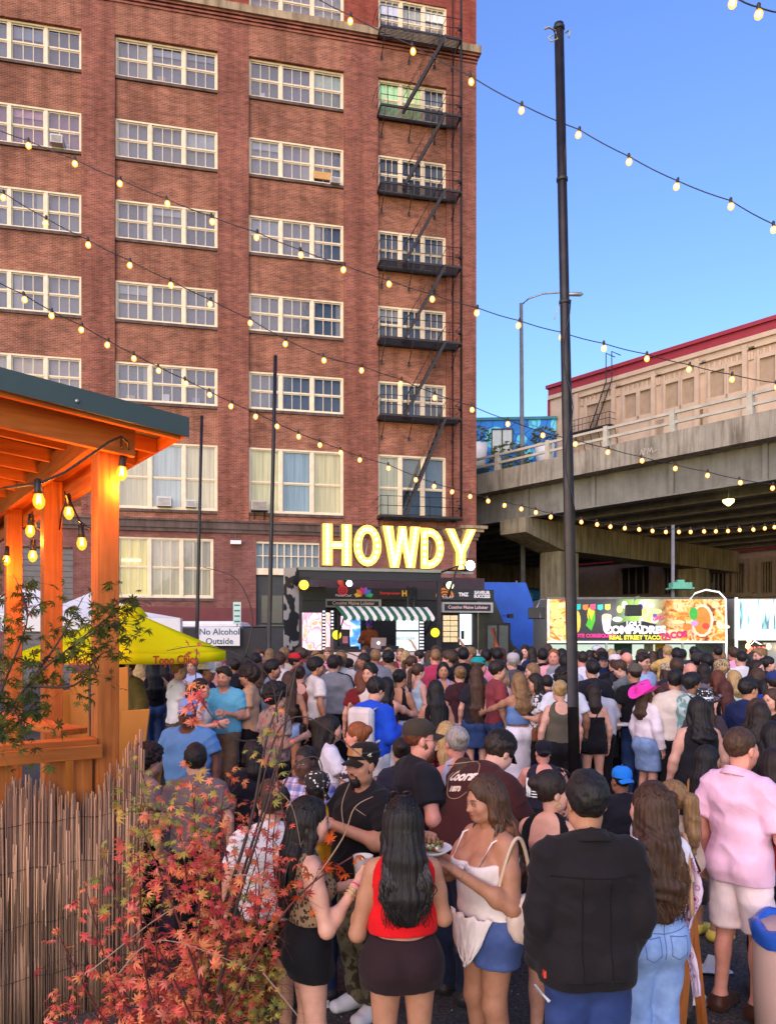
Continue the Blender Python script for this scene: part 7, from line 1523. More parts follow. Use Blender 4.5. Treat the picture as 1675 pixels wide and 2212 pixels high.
def hat_mesh(R_, kind):
 h = R_.hd; b = MB(); Z = Vector(R_.Hm @ v3(0, 0, 1)); Yv = Vector(R_.Hm @ v3(0, 1, 0)); X = Vector(R_.Hm @ v3(1, 0, 0)); n = 20
 def ring(rx, ry, z, cy=-.02, up=None): return [Vector(h((0, cy, z))) + X * (rx * math.cos(6.2832*j/n)) + Yv * (ry * math.sin(6.2832*j/n)) + Z * (up(6.2832*j/n) if up else 0) for j in range(n)]
 def skin(rs): b.add([p for r in rs for p in r], [(i*n+j, i*n+(j+1) % n, (i+1)*n+(j+1) % n, (i+1)*n+j) for i in range(len(rs)-1) for j in range(n)] + [tuple((len(rs)-1)*n + j for j in range(n))], 0, True)
 if kind in ('cap', 'capback'):
  skin([ring(.089, .112, .040), ring(.091, .113, .075), ring(.082, .100, .112), ring(.052, .062, .138), ring(.012, .014, .145)]); sg = 1 if kind == 'cap' else -1; g = []
  for i in range(5):
   q = i / 4; g.append([Vector(h((0, -.02, .045))) + X * (.076 * (1 - .18 * q*q) * s_) + Yv * (sg * (.080 + (.075 * (1 - s_*s_ * .55)) * q * 1.1 + .03 * (1 - s_*s_))) + Z * (-.022 * q - .026 * s_*s_) for s_ in np.linspace(-1, 1, 9)])
  b.sheet(g, 0); b.sheet([[p - Z * .004 for p in r_] for r_ in g], 0); b.lathe([(.006, 0), (.007, .006), (.002, .01)], h((0, -.02, .150)), 6, axis=Z)
 elif kind == 'bucket': skin([ring(.165, .175, .012), ring(.10, .12, .055), ring(.092, .11, .12), ring(.06, .075, .138), ring(.01, .01, .14)])
 elif kind in ('cowboy', 'cowboytop'):
  up = lambda a: .065 * abs(math.cos(a)) ** 2.2 - .025 * abs(math.sin(a)) ** 3
  skin([ring(.20, .225, .042, up=up), ring(.15, .18, .03, up=lambda a: .02 * abs(math.cos(a)) ** 2), ring(.098, .125, .05), ring(.093, .118, .10), ring(.085, .108, .155, up=lambda a: .012 * math.sin(a)), ring(.05, .075, .150), ring(.012, .04, .135)])
  vs = ring(.20, .225, .042, up=up); vs2 = ring(.15, .18, .028, up=lambda a: .02 * abs(math.cos(a)) ** 2); b.add(vs + vs2, [(j, n + j, n + (j+1) % n, (j+1) % n) for j in range(n)], 0, True)
  b.add([p for r in (ring(.1, .127, .052), ring(.096, .121, .075)) for p in r], [(j, (j+1) % n, n+(j+1) % n, n+j) for j in range(n)], 1, True)
 elif kind == 'beanie': skin([ring(.097, .118, .02), ring(.1, .12, .07), ring(.09, .108, .115), ring(.05, .06, .148), ring(.01, .01, .152)])
 elif kind == 'bandana': skin([ring(.096, .117, .03), ring(.098, .119, .075), ring(.084, .10, .12), ring(.04, .05, .142), ring(.01, .01, .146)]); b.tube([h((0, -.135, .03)), h((.02, -.16, .0)), h((.04, -.17, -.05))], [.018, .012, .02], 5)
 return b
# ================================================================== assembling a person
_pc = {}
def mesh_cached(key, fn):
 if key not in _pc: _pc[key] = fn()
 return _pc[key]
def rigkey(k): return tuple(sorted((a, (b if not isinstance(b, (list,)) else tuple(b))) for a, b in k.items()))
def person(u, v, Y, face, label, rig=None, skin='f', hair=('short', 'black'), top=('tee', (.5, .5, .5)), bot=('jeans', (.05, .07, .12)), shoes=(.03, .03, .03), height=None, res='far', hat=None, hands=('relax', 'relax'), palms=(None, None),
           group='people in the crowd', eyes=True, extra=None, beard=None, glasses=None, smile=0, jaw=1.0, pos=None, full=True):
 rk = dict(rig or {}); rk.setdefault('fem', True); R_ = Rig(**rk); fem = rk['fem']
 vox = {'far': .021, 'mid': .0165, 'near': .0115}[res]; hv = {'far': .0125, 'mid': .0088, 'near': .0062}[res]; hav = {'far': .012, 'mid': .0085, 'near': .006}[res]
 key = rigkey(rk) + (res,)
 p = P(u, v, Y) if pos is None else Vector(pos); g0 = gz(Y)
 topz = 1.70 if not hat else 1.735
 tz_ = R_.hd((0, 0, .12))[2]; sitdrop = .48 if rk.get('sit') else 0.0
 hgt = (p.z - g0) / (tz_ + (.03 if hat else 0) - sitdrop) if height is None else height
 sc = hgt; hx = R_.J['head']; fr = R(face); rot = Matrix.Rotation(fr, 3, 'Z'); off = rot @ Vector((hx[0], hx[1], 0)) * sc
 loc = Vector((p.x - off.x, p.y - off.y, g0 - sitdrop * sc)); base = Vector((loc.x, loc.y, g0))
 e = empty('person', loc, fr, label, 'person', group); e.scale = (sc,) * 3
 sk = SKIN[skin] if isinstance(skin, str) else skin; v_ = rng.uniform(.9, 1.1); sk = tuple(min(.9, x * v_) for x in sk)
 hcol = HAIRC[hair[1]] if isinstance(hair[1], str) else hair[1]; ho = dict(hair[2]) if len(hair) > 2 else {}
 bm = mesh_cached(('body', key, hands, str(palms), smile, jaw, 0.55 if beard == 'stubble' else 0.0, fem), lambda: body_mesh(R_, vox, hands, hv, {'far': .0095, 'mid': .0072, 'near': .0052}[res], full, fem, palms, smile, jaw, 1.0 if fem else 1.12, True, .55 if beard == 'stubble' else 0.0))
 body = inst('body', bm, e, color=sk)
 if eyes and res != 'far': eye_parts(R_, body)
 elif eyes:
  k = ('eyes', key);
  if k not in _pc: o = eye_parts(R_, body); _pc[k] = o.data
  else: inst('eyes', _pc[k], body)
 if hair[0] != 'bald':
  loc_n = ho.pop('locks', 0); lw = ho.pop('lockkw', {})
  hm = mesh_cached(('hair', key, hair[0], str(sorted(ho.items()))), lambda: hair_mesh(R_, hair[0], hav, seed=rng.randint(0, 99), **ho))
  if hm:
   hm_o = inst('hair', hm, e, color=hcol)
   if loc_n: locks(R_, hm_o, loc_n, ho.get('length', .35), M['hair'] if False else M['lock'], hcol, seed=loc_n, **lw)
 if top:
  to = dict(top[2]) if len(top) > 2 else {}; nm = {'tee': 'shirt', 'long': 'sweater', 'tank': 'tank_top', 'cami': 'camisole', 'strapless': 'bandeau_top', 'crop': 'crop_top', 'jacket': 'jacket', 'vest': 'vest'}[top[0]]
  to.setdefault('name', nm); to.setdefault('hem', {'tank': .96, 'cami': .98, 'strapless': 1.04, 'crop': 1.08, 'jacket': .84}.get(top[0], .90)); mt_ = to.get('mat', 'cloth')
  tm = mesh_cached(('top', key, top[0], str(sorted(to.items()))), lambda: top_mesh(R_, vox * .85, top[0], **to)); inst(to['name'], tm, e, color=top[1])
 if bot:
  bo_ = dict(bot[2]) if len(bot) > 2 else {}; bo_.setdefault('mat', 'denim' if bot[0] != 'skirt' else 'cloth')
  nm = bo_.pop('label', None); bmk = mesh_cached(('bot', key, bot[0], str(sorted(bo_.items()))), lambda: bottom_mesh(R_, vox * .9, bot[0], **bo_)); inst(bmk.name.split('.')[0], bmk, e, color=bot[1])
 if shoes is not None and full and res != 'far':
  for sd in 'RL':
   def mk(sd=sd):
    g = SDF(R_.J['an' + sd] - v3(.14, .22, .12), R_.J['an' + sd] + v3(.16, .3, .06), min(vox, .0105)); R_.foot(g, sd, .012); g.plane(R_.J['an' + sd] + v3(0, 0, .012), (0, 0, 1)); V, Q = g.mesh(); V[:, 2] = np.maximum(V[:, 2], -.002 if not R_.sit else -9); return np_mesh('shoe', V, Q, M['leather'])
   inst('shoe', mesh_cached(('shoe', key, sd), mk), e, color=shoes)
 if hat:
  hb = mesh_cached(('hat', key, hat[0]), lambda: hat_mesh(R_, hat[0]).mesh({'cap': 'cap', 'capback': 'cap', 'bucket': 'bucket_hat', 'cowboy': 'cowboy_hat', 'beanie': 'beanie', 'bandana': 'bandana'}[hat[0]], [M[hat[2] if len(hat) > 2 else 'cloth'], M['leather']]))
  inst(hb.name.split('.')[0], hb, e, color=hat[1])
 if beard and beard != 'stubble':
  col, full_b = beard
  def mkb():
   g = SDF(R_.J['head'] - .16, R_.J['head'] + .16, hv); E = lambda p, r, k=.015, op='add': g.ell(R_.hd(p), r, k, op, R_.Hm)
   E((0, .062, -.098), v3(.042, .034, .036 * full_b)); E((0, .05, -.105 - .02 * (full_b - 1)), v3(.034, .03, .03 * full_b))
   for sg in (1, -1): E((sg * .054, .024, -.068), v3(.018, .036, .036)); E((sg * .066, .014, -.04), v3(.010, .013, .026)); g.cone(R_.hd((sg * .004, .094, -.0525)), R_.hd((sg * .028, .082, -.066)), .0065, .006, .01); g.cone(R_.hd((sg * .028, .080, -.066)), R_.hd((sg * .034, .072, -.09)), .007, .012, .01)
   E((0, .094, -.071), v3(.021, .02, .0085), .004, 'sub'); V, Q = g.mesh(); N = vnormals(V, Q); V = V + N * (.0025 * vnoise(V * 130, 3))[:, None]; return np_mesh('beard', V, Q, M['hair'], np.ones((len(V), 3)))
  inst('beard', mesh_cached(('beard', key, full_b), mkb), e, color=HAIRC[col])
 if glasses:
  b = MB()
  for sg in (1, -1): b.tube([R_.hd((sg * .033 + .021 * math.cos(a), .101 - .004 * math.cos(a) * sg, -.004 + .017 * math.sin(a))) for a in np.linspace(0, 6.283, 11)], .0022, 4); b.tube([R_.hd((sg * .054, .097, 0)), R_.hd((sg * .082, -.01, .0))], .002, 4)
  b.tube([R_.hd((-.012, .103, .0)), R_.hd((.012, .103, .0))], .002, 4); b.build('glasses', M['black'], e)
 if extra: extra(e, R_, sc)
 e['rest'] = 0; del e['rest']; return e, R_
t = NT('loose_strands'); oi = t.n('ShaderNodeObjectInfo'); nz_ = t.noise(t.coord('Object', (30, 30, 2)), 2, 2); c = t.mix(oi.outputs['Color'], t.ramp(nz_, [(.3, (.6,)*3), (.7, (1.9, 1.75, 1.6))]), 1.0, 'MULTIPLY'); M['lock'] = t.pbr(c, .4, 0, None, .5)
# ================================================================== the crowd, far to near
def hx(s):
 s = s.lstrip('#'); return tuple((lambda q: q / 12.92 if q <= .04045 else ((q + .055) / 1.055) ** 2.4)(int(s[i:i+2], 16) / 255) * .95 for i in (0, 2, 4))
AC = {'d': 'down', 'h': 'hold', 'c': 'cross', 'i': 'hip', 'u': 'up', 'p': 'pocket', 'f': 'phone', 'm': 'mouth', 'r': 'reach', 'b': 'back', 't': 'table'}
BLK, WHT, GRY, NAV, DEN, LDEN, KHA = hx('#17161a'), hx('#e8e6e6'), hx('#8d8f95'), hx('#1e2a52'), hx('#39507f'), hx('#86a3cd'), hx('#6b5a48')
def Yof(v, h):
 lo, hi = 2.5, 15.6
 for _ in range(40):
  m = (lo + hi) / 2; z = H - (v - CV) * m / F - gz(m)
  if z > h: lo = m
  else: hi = m
 return (lo + hi) / 2
NP = [0]
def C(u, v, face, label, sex='m', arms='dd', skin='f', hair='short black', top=('tee', GRY), bot=('jeans', DEN), h=None, Y=None, hat=None, fat=None, res=None, **kw):
 NP[0] += 1; fem = sex == 'f'
 h_ = h or ((1.63 if fem else 1.74) + rng.uniform(-.02, .02)); y = Y or Yof(v, h_)
 hp = hair.split(); ho = (hp[0], hp[1]) + ((dict(length=float(hp[2])),) if len(hp) > 2 else ())
 if hp[0] == 'bald': ho = ('bald', 'black')
 rk = dict(fem=fem, armL=AC[arms[0]], armR=AC[arms[1]], fat=(fat * .95 if fat else (.95 if rng.random() < .6 else 1.0))); rk.update(kw.pop('rig', {}))
 return person(u, v, y, face + rng.uniform(-4, 4), label, rk, skin, ho, top, bot, res=res or ('far' if y > 8.2 else 'mid'), hat=hat, **kw)
def bag(kind, col, side=1, back=False, strap=True, mat='leather'):
 def f(e, R_, sc):
  b = MB(); f_ = R_.fat
  if kind == 'backpack':
   c = R_.up((0, -.20 * f_, 1.22)); b.box(c[0] - .15, c[0] + .15, c[1] - .07, c[1] + .06, c[2] - .22, c[2] + .2); o = b.build('backpack', M['cloth'], e, col, bevel=.05)
   b = MB()
   for sg in (1, -1): b.tube([R_.up((sg * .1, -.16 * f_, 1.38)), R_.up((sg * .12, -.02, 1.445)), R_.up((sg * .125, .115 * f_, 1.34)), R_.up((sg * .16, .05, 1.12)), R_.up((sg * .14, -.14, 1.06))], .016, 5)
   b.build('strap', M['cloth'], e, tuple(x * .8 for x in col)); return
  if strap: b.tube([R_.up((-side * .07, -.10 * f_, 1.40)), R_.up((-side * .1, -.01, 1.455)), R_.up((-side * .06, .11 * f_, 1.34)), R_.up((side * .08, .15 * f_, 1.14)), R_.up((side * .19 * f_, .05, .98)), R_.up((side * .17 * f_, -.1, 1.08)), R_.up((0, -.145 * f_, 1.28)), R_.up((-side * .07, -.10 * f_, 1.40))], .008, 5)
  b.build('bag_strap', M[mat], e, tuple(x * .7 for x in col)) if strap else None
  b = MB(); c = R_.up((side * .20 * f_, -.02 if not back else -.14, .93)); b.box(c[0] - .05, c[0] + .05, c[1] - .12, c[1] + .12, c[2] - .10, c[2] + .09); b.build('handbag', M[mat], e, col, bevel=.04)
 return f
# --- row against the stage and the trailers
C(273, 1417, 150, 'bearded man in glasses, dark cap and olive brown jacket beside the ochre boards', 'm', 'dp', 'p', 'short brown', ('jacket', hx('#6e5f33')), hat=('cap', BLK), beard=('brown', 1.2), glasses=True, Y=10.6, fat=1.1)
C(303, 1419, 20, 'blonde woman in a grey green tank seen from behind below the umbrella', 'f', 'hd', 'p', 'long blond .2', ('tank', hx('#6d7460')), Y=12)
C(352, 1421, 10, 'woman in a maroon top with long dark hair under the yellow umbrella edge', 'f', 'dh', 't', 'long dark .4', ('tee', hx('#4a1522')), Y=12.4)
C(330, 1422, 30, 'woman in a black tank with dark hair under the yellow umbrella', 'f', 'di', 't', 'long black .3', ('tank', BLK), Y=11.6)
C(415, 1424, 165, 'broad person in a pale blue shirt right under the umbrella tip', 'm', 'dd', 'p', 'short light', ('tee', hx('#b9c6ea')), Y=12.6, h=1.62, fat=1.2)
C(448, 1427, -95, 'man in a white cap and navy shirt facing right below the No Alcohol sign', 'm', 'ph', 'b', 'buzz black', ('tee', NAV), hat=('cap', WHT), fat=1.1)
C(477, 1415, -70, 'grey haired person with a hot pink bandana and pink shirt', 'f', 'dd', 'p', 'bob grey', ('tee', hx('#c98a8a')), hat=('bandana', hx('#e0389a')))
C(505, 1424, 40, 'woman in a striped dark top with an orange hair tie', 'f', 'dh', 't', 'bun dark', ('tee', hx('#2b2b33')))
C(533, 1418, 10, 'person in a dark red top left of the thin pole at the back', 'f', 'dd', 'f', 'bob black', ('tee', hx('#54202a')))
C(553, 1412, 0, 'man with short dark hair in black near the bottom of the thin pole', 'm', 'dd', 'b', 'short black', ('tee', BLK))
C(562, 1433, 15, 'brown haired woman in navy in front of the cow print panel', 'f', 'dh', 'p', 'wavy brown .2', ('tee', NAV))
C(604, 1410, 5, 'person in a pale shirt at the foot of the cow print panel', 'm', 'dd', 'p', 'short brown', ('tee', WHT))
C(641, 1408, -100, 'person in a red cap and red shirt in front of the picture screen', 'm', 'dh', 'b', 'short black', ('tee', hx('#8e2222')), hat=('cap', hx('#b8262c')))
C(663, 1404, 0, 'person with brown hair right of the red cap, back to the camera', 'f', 'dd', 'f', 'bob brown', ('tee', hx('#51402f')))
C(690, 1411, 20, 'person in a wide straw hat before the stage', 'f', 'dd', 'p', 'short brown', ('tee', hx('#7d6a50')), hat=('bucket', hx('#a07a45')))
C(725, 1413, 0, 'person in a black wide hat before the stage speaker', 'm', 'dd', 'f', 'short black', ('tee', BLK), hat=('bucket', BLK))
C(752, 1424, -60, 'black haired person in a dusty pink top beside the grey shirted man', 'f', 'dh', 'f', 'short black', ('tee', hx('#8d6a6a')))
C(783, 1411, 90, 'dark skinned bearded man facing left in front of the performer', 'm', 'dd', 'b', 'buzz black', ('tee', hx('#b08a50')), beard='stubble')
C(804, 1402, 0, 'man in a slate grey tee with short black hair, back to camera below the laptop', 'm', 'dh', 'p', 'short black', ('tee', hx('#5d6172')))
C(838, 1408, 0, 'woman with big curly black hair and olive top facing the stage', 'f', 'dd', 't', 'curly black', ('tank', hx('#8c8a66')), extra=bag('shoulder', BLK))
C(798, 1434, 150, 'smiling black haired man facing the camera behind the auburn bob', 'm', 'dh', 'f', 'short black', ('tee', hx('#cfc5c0')), smile=1)
C(876, 1405, -20, 'blonde woman with curls and black straps before the white menu screens', 'f', 'hu', 'p', 'bob blond', ('cami', BLK))
C(891, 1417, -70, 'dark haired woman in profile next to the blonde by the stage', 'f', 'dh', 'f', 'pony brown .2', ('cami', hx('#cbb9b2')))
C(925, 1406, 10, 'woman with long brown hair left of the balding man in raspberry', 'f', 'dd', 'p', 'long brown .3', ('tank', hx('#7d5b55')))
C(940, 1403, 0, 'balding man in a raspberry tee seen from behind', 'm', 'dd', 'r', 'balding light', ('tee', hx('#b03a5a')), fat=1.12)
C(960, 1412, 10, 'dark haired woman just right of the man in raspberry', 'f', 'dd', 'f', 'bob black', ('tee', BLK))
C(979, 1405, 5, 'dark haired woman raising her right arm towards the food truck', 'f', 'du', 't', 'long dark .3', ('tank', BLK), Y=13.0)
C(1000, 1400, 0, 'person with black hair left of the white bucket hat', 'm', 'dd', 'f', 'short black', ('tee', BLK))
C(1021, 1401, 15, 'person in a white bucket hat and white top', 'f', 'dd', 'p', 'bob brown', ('tee', WHT), hat=('bucket', WHT))
C(1035, 1417, -75, 'person in a teal cap facing right beside the long brown haired woman', 'm', 'dd', 'r', 'short brown', ('tee', hx('#3b4f55')), hat=('cap', hx('#0f8f8f')))
C(1049, 1403, 0, 'black haired person in dark clothes by the truck cab window', 'm', 'dd', 'b', 'short black', ('tee', BLK))
C(1073, 1401, 0, 'man in a bright pink tee with short black hair, back to camera', 'm', 'dd', 'f', 'short black', ('tee', hx('#e58aa8')))
C(1066, 1398, -10, 'man in a dark cap and magenta shirt at the olive truck door', 'm', 'dd', 'b', 'short black', ('tee', hx('#7c2b52')), hat=('cap', BLK), Y=14.6)
C(1075, 1428, -80, 'dark haired man in profile behind the blonde in the white sweater', 'm', 'dd', 'f', 'short dark', ('tee', hx('#8a3b40')))
C(1101, 1418, 10, 'woman with long straight dark hair behind the blonde', 'f', 'dd', 'f', 'long dark .4', ('tee', hx('#2b2a30')))
C(1106, 1408, 20, 'person in a pale grey flat cap in the middle distance', 'm', 'dd', 'p', 'short grey', ('tee', hx('#55525a')), hat=('cap', hx('#b5aeb2')))
C(1133, 1394, 160, 'grinning man with slick dark hair and white shirt facing the camera', 'm', 'hd', 'p', 'short dark', ('tee', hx('#d6dbe2')), smile=1, extra=bag('shoulder', BLK))
C(1150, 1403, 100, 'fair person hugging beside the grinning man', 'f', 'cc', 'p', 'bob light', ('tee', hx('#cda58b')))
C(1147, 1433, 95, 'woman with light brown bob facing left behind the tanned woman', 'f', 'dd', 'p', 'long light .2', ('tee', hx('#9a8d88')))
C(1170, 1402, 0, 'person in dark clothes left of the man in pale pink', 'm', 'dd', 'p', 'short black', ('tee', BLK))
C(1195, 1402, 155, 'stocky man in a plain pale pink tee with receding ginger hair', 'm', 'dd', 'r', 'balding ginger', ('tee', hx('#efa9ae')), fat=1.15)
C(1219, 1414, 0, 'black haired man just left of the tall black pole', 'm', 'dd', 'f', 'short black', ('tee', hx('#c3cbe0')))
C(1182, 1393, 0, 'brown haired person at the back by the left end of the taco trailer', 'm', 'dd', 'p', 'short brown', ('tee', hx('#4d4a48')))
C(1256, 1407, 5, 'balding man in a white shirt right of the tall black pole', 'm', 'dd', 'r', 'balding dark', ('tee', hx('#e6e2ee')))
C(1264, 1421, 10, 'woman with long light brown hair behind the man in black', 'f', 'dd', 'p', 'long light .35', ('tee', hx('#9f928e')))
C(1287, 1393, 60, 'man in a black and white cap under the taco banner', 'm', 'dd', 'b', 'short black', ('tee', hx('#d7d7d7')), hat=('cap', hx('#c8ccd6')))
C(1278, 1426, 5, 'man with short black hair and black shirt right beside the pole', 'm', 'dd', 'f', 'short black', ('tee', hx('#22222b')))
C(1301, 1408, 175, 'woman in a tall black cowboy hat facing the camera', 'f', 'dd', 'p', 'long black .3', ('tee', BLK), hat=('cowboy', BLK), Y=12.6)
C(1326, 1411, 0, 'person in a white and red cap facing the taco trailer', 'm', 'dd', 'f', 'short brown', ('tee', BLK), hat=('cap', hx('#d9cfd6')))
C(1318, 1402, 10, 'blonde person under the papel picado flags', 'f', 'dd', 'p', 'bob blond', ('tee', hx('#776a66')))
C(1352, 1409, 0, 'bald man seen from behind in front of the taco banner', 'm', 'dd', 'r', 'bald black', ('tee', hx('#303038')), fat=1.1)
C(1389, 1411, -150, 'man with glasses, moustache and light blue shirt facing the camera', 'm', 'dd', 'p', 'part dark', ('tee', hx('#a8c1e6')), glasses=True, beard='stubble')
C(1369, 1431, 10, 'man in an olive grey cap and black shirt, back to camera', 'm', 'dd', 't', 'buzz dark', ('tee', BLK), hat=('cap', hx('#57524a')))
C(1408, 1407, 0, 'brown haired woman right of the man in the light blue shirt', 'f', 'dd', 'p', 'long brown .3', ('tee', hx('#8f5f3f')))
C(1425, 1402, 5, 'woman with black hair in front of the galley window', 'f', 'dd', 'f', 'long black .3', ('tee', BLK))
C(1440, 1395, 0, 'fair person at the counter under the word TACOS', 'm', 'rd', 'p', 'short blond', ('tee', hx('#d8b16a')), Y=15.4)
C(1460, 1401, 0, 'man with thick black hair ordering at the trailer counter', 'm', 'dd', 'f', 'short black', ('tee', hx('#c6d0e6')))
C(1437, 1430, 10, 'woman in a leopard headscarf in the packed right middle', 'f', 'dd', 'f', 'long brown .25', ('tee', hx('#6c5140')), hat=('bandana', hx('#c5b398'), 'leopard'))
C(1459, 1424, 0, 'man with a thick brown crew cut, back of head large in the right middle', 'm', 'dd', 'p', 'short brown', ('tee', hx('#2a2c38')), fat=1.1)
C(1488, 1432, 0, 'bald pink headed man in the right middle', 'm', 'dd', 'r', 'bald black', ('tee', hx('#6e6a72')), fat=1.15)
C(1503, 1408, 20, 'man in a dark cap turned sideways near the notice board', 'm', 'dd', 'b', 'short black', ('tee', hx('#23232a')), hat=('cap', hx('#3a3633')))
C(1497, 1398, 0, 'person with sunglasses on black hair before the galley', 'm', 'dd', 'f', 'short black', ('tee', hx('#383842')), Y=15.2)
C(1517, 1434, 0, 'woman with shaggy dark hair and grey top in the right middle', 'f', 'dd', 'f', 'wavy dark .2', ('tee', hx('#6a6672')))
C(1524, 1413, 0, 'dark haired person in front of the yellow notice', 'm', 'dd', 'f', 'short black', ('tee', BLK))
C(1548, 1396, 0, 'man with a fade haircut and black strap at the right end of the trailer', 'm', 'dd', 'b', 'buzz black', ('tee', BLK), Y=14.6)
C(1555, 1422, 15, 'tattooed person with a patterned headscarf over blond hair', 'm', 'dd', 't', 'short blond', ('tank', hx('#55565a')), hat=('bandana', hx('#b09a78'), 'leopard'))
C(1582, 1399, 5, 'man in a bubblegum pink tee by the hanging bulbs', 'm', 'dd', 't', 'short brown', ('tee', hx('#f0a5c5')), Y=14.2)
C(1582, 1449, 10, 'woman with a loose blond bob and pale mint top', 'f', 'dd', 'p', 'bob blond', ('tee', hx('#b9d4bd')))
C(1605, 1417, 15, 'woman with glossy black hair and white collar near the stall sign', 'f', 'dd', 'f', 'long black .3', ('tee', WHT))
C(1635, 1427, -150, 'dark haired woman with red lips looking right near the stall', 'f', 'dd', 'p', 'wavy dark .3', ('cami', hx('#2d2a2e')))
C(1660, 1419, -100, 'black haired woman in profile at the right edge under the bulbs', 'f', 'dd', 'p', 'bun black', ('tee', hx('#26242b')))
C(1670, 1447, 0, 'person in a shiny blue jacket and cap at the right edge', 'm', 'dd', 'f', 'short dark', ('jacket', hx('#223a96')), hat=('cap', hx('#28376e')))
C(1632, 1444, 5, 'person with brown hair and fringe right of the mint top', 'f', 'dd', 'f', 'bob brown', ('tee', hx('#3d3536')))
CN = {'black': BLK, 'grey': GRY, 'white': WHT, 'navy': NAV, 'brick red': hx('#8b3f3f'), 'dark green': hx('#3d4a45'), 'cream': hx('#c9b9a8'), 'pink': hx('#d98fa5')}
for k in range(36):
 u = 560 + k * 30.8 + rng.uniform(-13, 13); v = rng.uniform(1396, 1408); fm = rng.random() < .5; cn = list(CN)[(k * 3 + k // 8) % 8]; hr = rng.choice(['long dark .3', 'bun brown', 'bob light', 'pony dark .2', 'long light .25', 'bob redbrown'] if fm else ['short brown', 'short dark', 'buzz black', 'part light', 'balding brown'])
 pl_ = 'beside the cow print panel' if u < 660 else 'before the stage screens' if u < 780 else 'below the striped awning' if u < 945 else 'before the dark food truck' if u < 1120 else 'just left of the tall pole' if u < 1230 else 'under the taco banner' if u < 1440 else 'by the trailer counter' if u < 1570 else 'near the bulbs of the stall'
 hw_ = hr.split(); hn = {'long': 'long', 'bun': 'tied up', 'bob': 'bobbed', 'pony': 'ponytailed', 'short': 'short', 'buzz': 'cropped', 'part': 'parted', 'balding': 'thinning'}[hw_[0]] + ' ' + {'redbrown': 'auburn'}.get(hw_[1], hw_[1])
 C(u, v, rng.choice([0, 0, 20, -25, 70, -75, 100, 160, -150]), 'half hidden person, %s hair, %s top, %s' % (hn, cn, pl_), 'f' if fm else 'm', 'dd', rng.choice('pfftb'), hr, ('tee', CN[cn]), ('jeans', BLK), group='half hidden people of the far crowd')
# --- second row
C(388, 1428, -60, 'tall fair man in a white polo with a black crossbody strap', 'm', 'dd', 'p', 'buzz light', ('tee', hx('#e9ecf8'), dict(neck='vee')), ('shorts', KHA), extra=bag('cross', BLK, -1))
C(436, 1467, -85, 'woman with a dark ponytail and cream blouse facing right', 'f', 'dh', 'p', 'pony dark .35', ('tee', hx('#dcd2cc')), ('jeans', LDEN))
C(484, 1441, 170, 'man with dark hair and moustache in a turquoise polo facing the camera', 'm', 'hd', 'f', 'part dark', ('tee', hx('#62b3d6'), dict(neck='vee')), ('jeans', KHA), beard='stubble', fat=1.1)
C(535, 1439, 85, 'bearded man with messy dark hair and tan shirt facing left', 'm', 'hd', 'f', 'curly dark', ('tee', hx('#c29a78')), ('jeans', BLK), beard='stubble')
C(590, 1426, -75, 'man in a grey blue tee with short black hair facing right', 'm', 'dd', 't', 'short black', ('tee', hx('#7f93a8')), ('jeans', BLK), beard='stubble', fat=1.08)
C(624, 1451, 0, 'woman with long brown hair, black strapless top and denim shorts', 'f', 'dd', 't', 'long brown .38', ('strapless', BLK), ('shorts', LDEN, dict(length=.3)), extra=bag('shoulder', BLK, 1))
C(646, 1439, 5, 'dark haired woman in a rust coloured top', 'f', 'dd', 'p', 'bun dark', ('tank', hx('#7a3a2c')), ('jeans', BLK))
C(683, 1421, -60, 'bearded man in a white tee and brown trousers beside the grey shirt', 'm', 'bd', 't', 'short black', ('tee', hx('#e6ded8')), ('jeans', KHA), beard='stubble')
C(720, 1417, 0, 'tall man in a heather grey tee and black trousers, back to camera', 'm', 'dd', 'p', 'short dark', ('tee', hx('#85868c')), ('jeans', BLK), fat=1.06)
C(598, 1479, -60, 'man with a curly black mop and mottled brown shirt', 'm', 'dh', 'f', 'curly black', ('tee', hx('#a08c80'), dict(mat='floral')), ('jeans', BLK))
C(781, 1446, 10, 'person with an auburn bob and dark red top', 'f', 'dd', 'p', 'bob auburn', ('tee', hx('#701e22')), ('jeans', BLK))
C(812, 1467, -40, 'person in a royal blue hoodie with a white backpack', 'm', 'hh', 'f', 'short black', ('long', hx('#1f50d0')), ('jeans', WHT), extra=bag('backpack', hx('#ded6d4')), rig=dict(headpitch=-.35))
C(836, 1464, -30, 'woman with long black hair, black tank and high white trousers', 'f', 'dr', 'p', 'long black .42', ('crop', BLK, dict(hem=1.04)), ('jeans', hx('#e6ddd2')))
C(864, 1447, -35, 'woman with a black bun, black strappy top and blue jeans', 'f', 'dc', 't', 'bun black', ('cami', BLK, dict(hem=1.02)), ('jeans', LDEN), fat=1.12)
C(904, 1434, -60, 'young woman in a pale grey blue tank with tied back hair', 'f', 'dd', 'p', 'pony brown .2', ('tank', hx('#a9bccb')), ('jeans', DEN))
C(939, 1470, 10, 'woman with very long sleek black hair to the waist and blue jeans', 'f', 'cd', 't', 'long black .62', ('crop', BLK), ('jeans', LDEN), fat=1.05)
C(957, 1431, 175, 'dark haired woman in a lavender halter facing the camera', 'f', 'dd', 't', 'long black .25', ('cami', hx('#9a94c0')), ('jeans', DEN))
C(993, 1440, 5, 'woman with a clipped up bun and brown vest over white sleeves', 'f', 'dd', 'p', 'bun light', ('tee', hx('#3c2026')), ('jeans', LDEN), extra=bag('shoulder', BLK, 1))
C(1028, 1440, 0, 'woman with long straight brown hair, black tee and denim skirt', 'f', 'dd', 'p', 'long brown .5', ('tee', hx('#24232b')), ('skirt', DEN, dict(mat='denim', length=.34)), extra=bag('shoulder', BLK, 1))
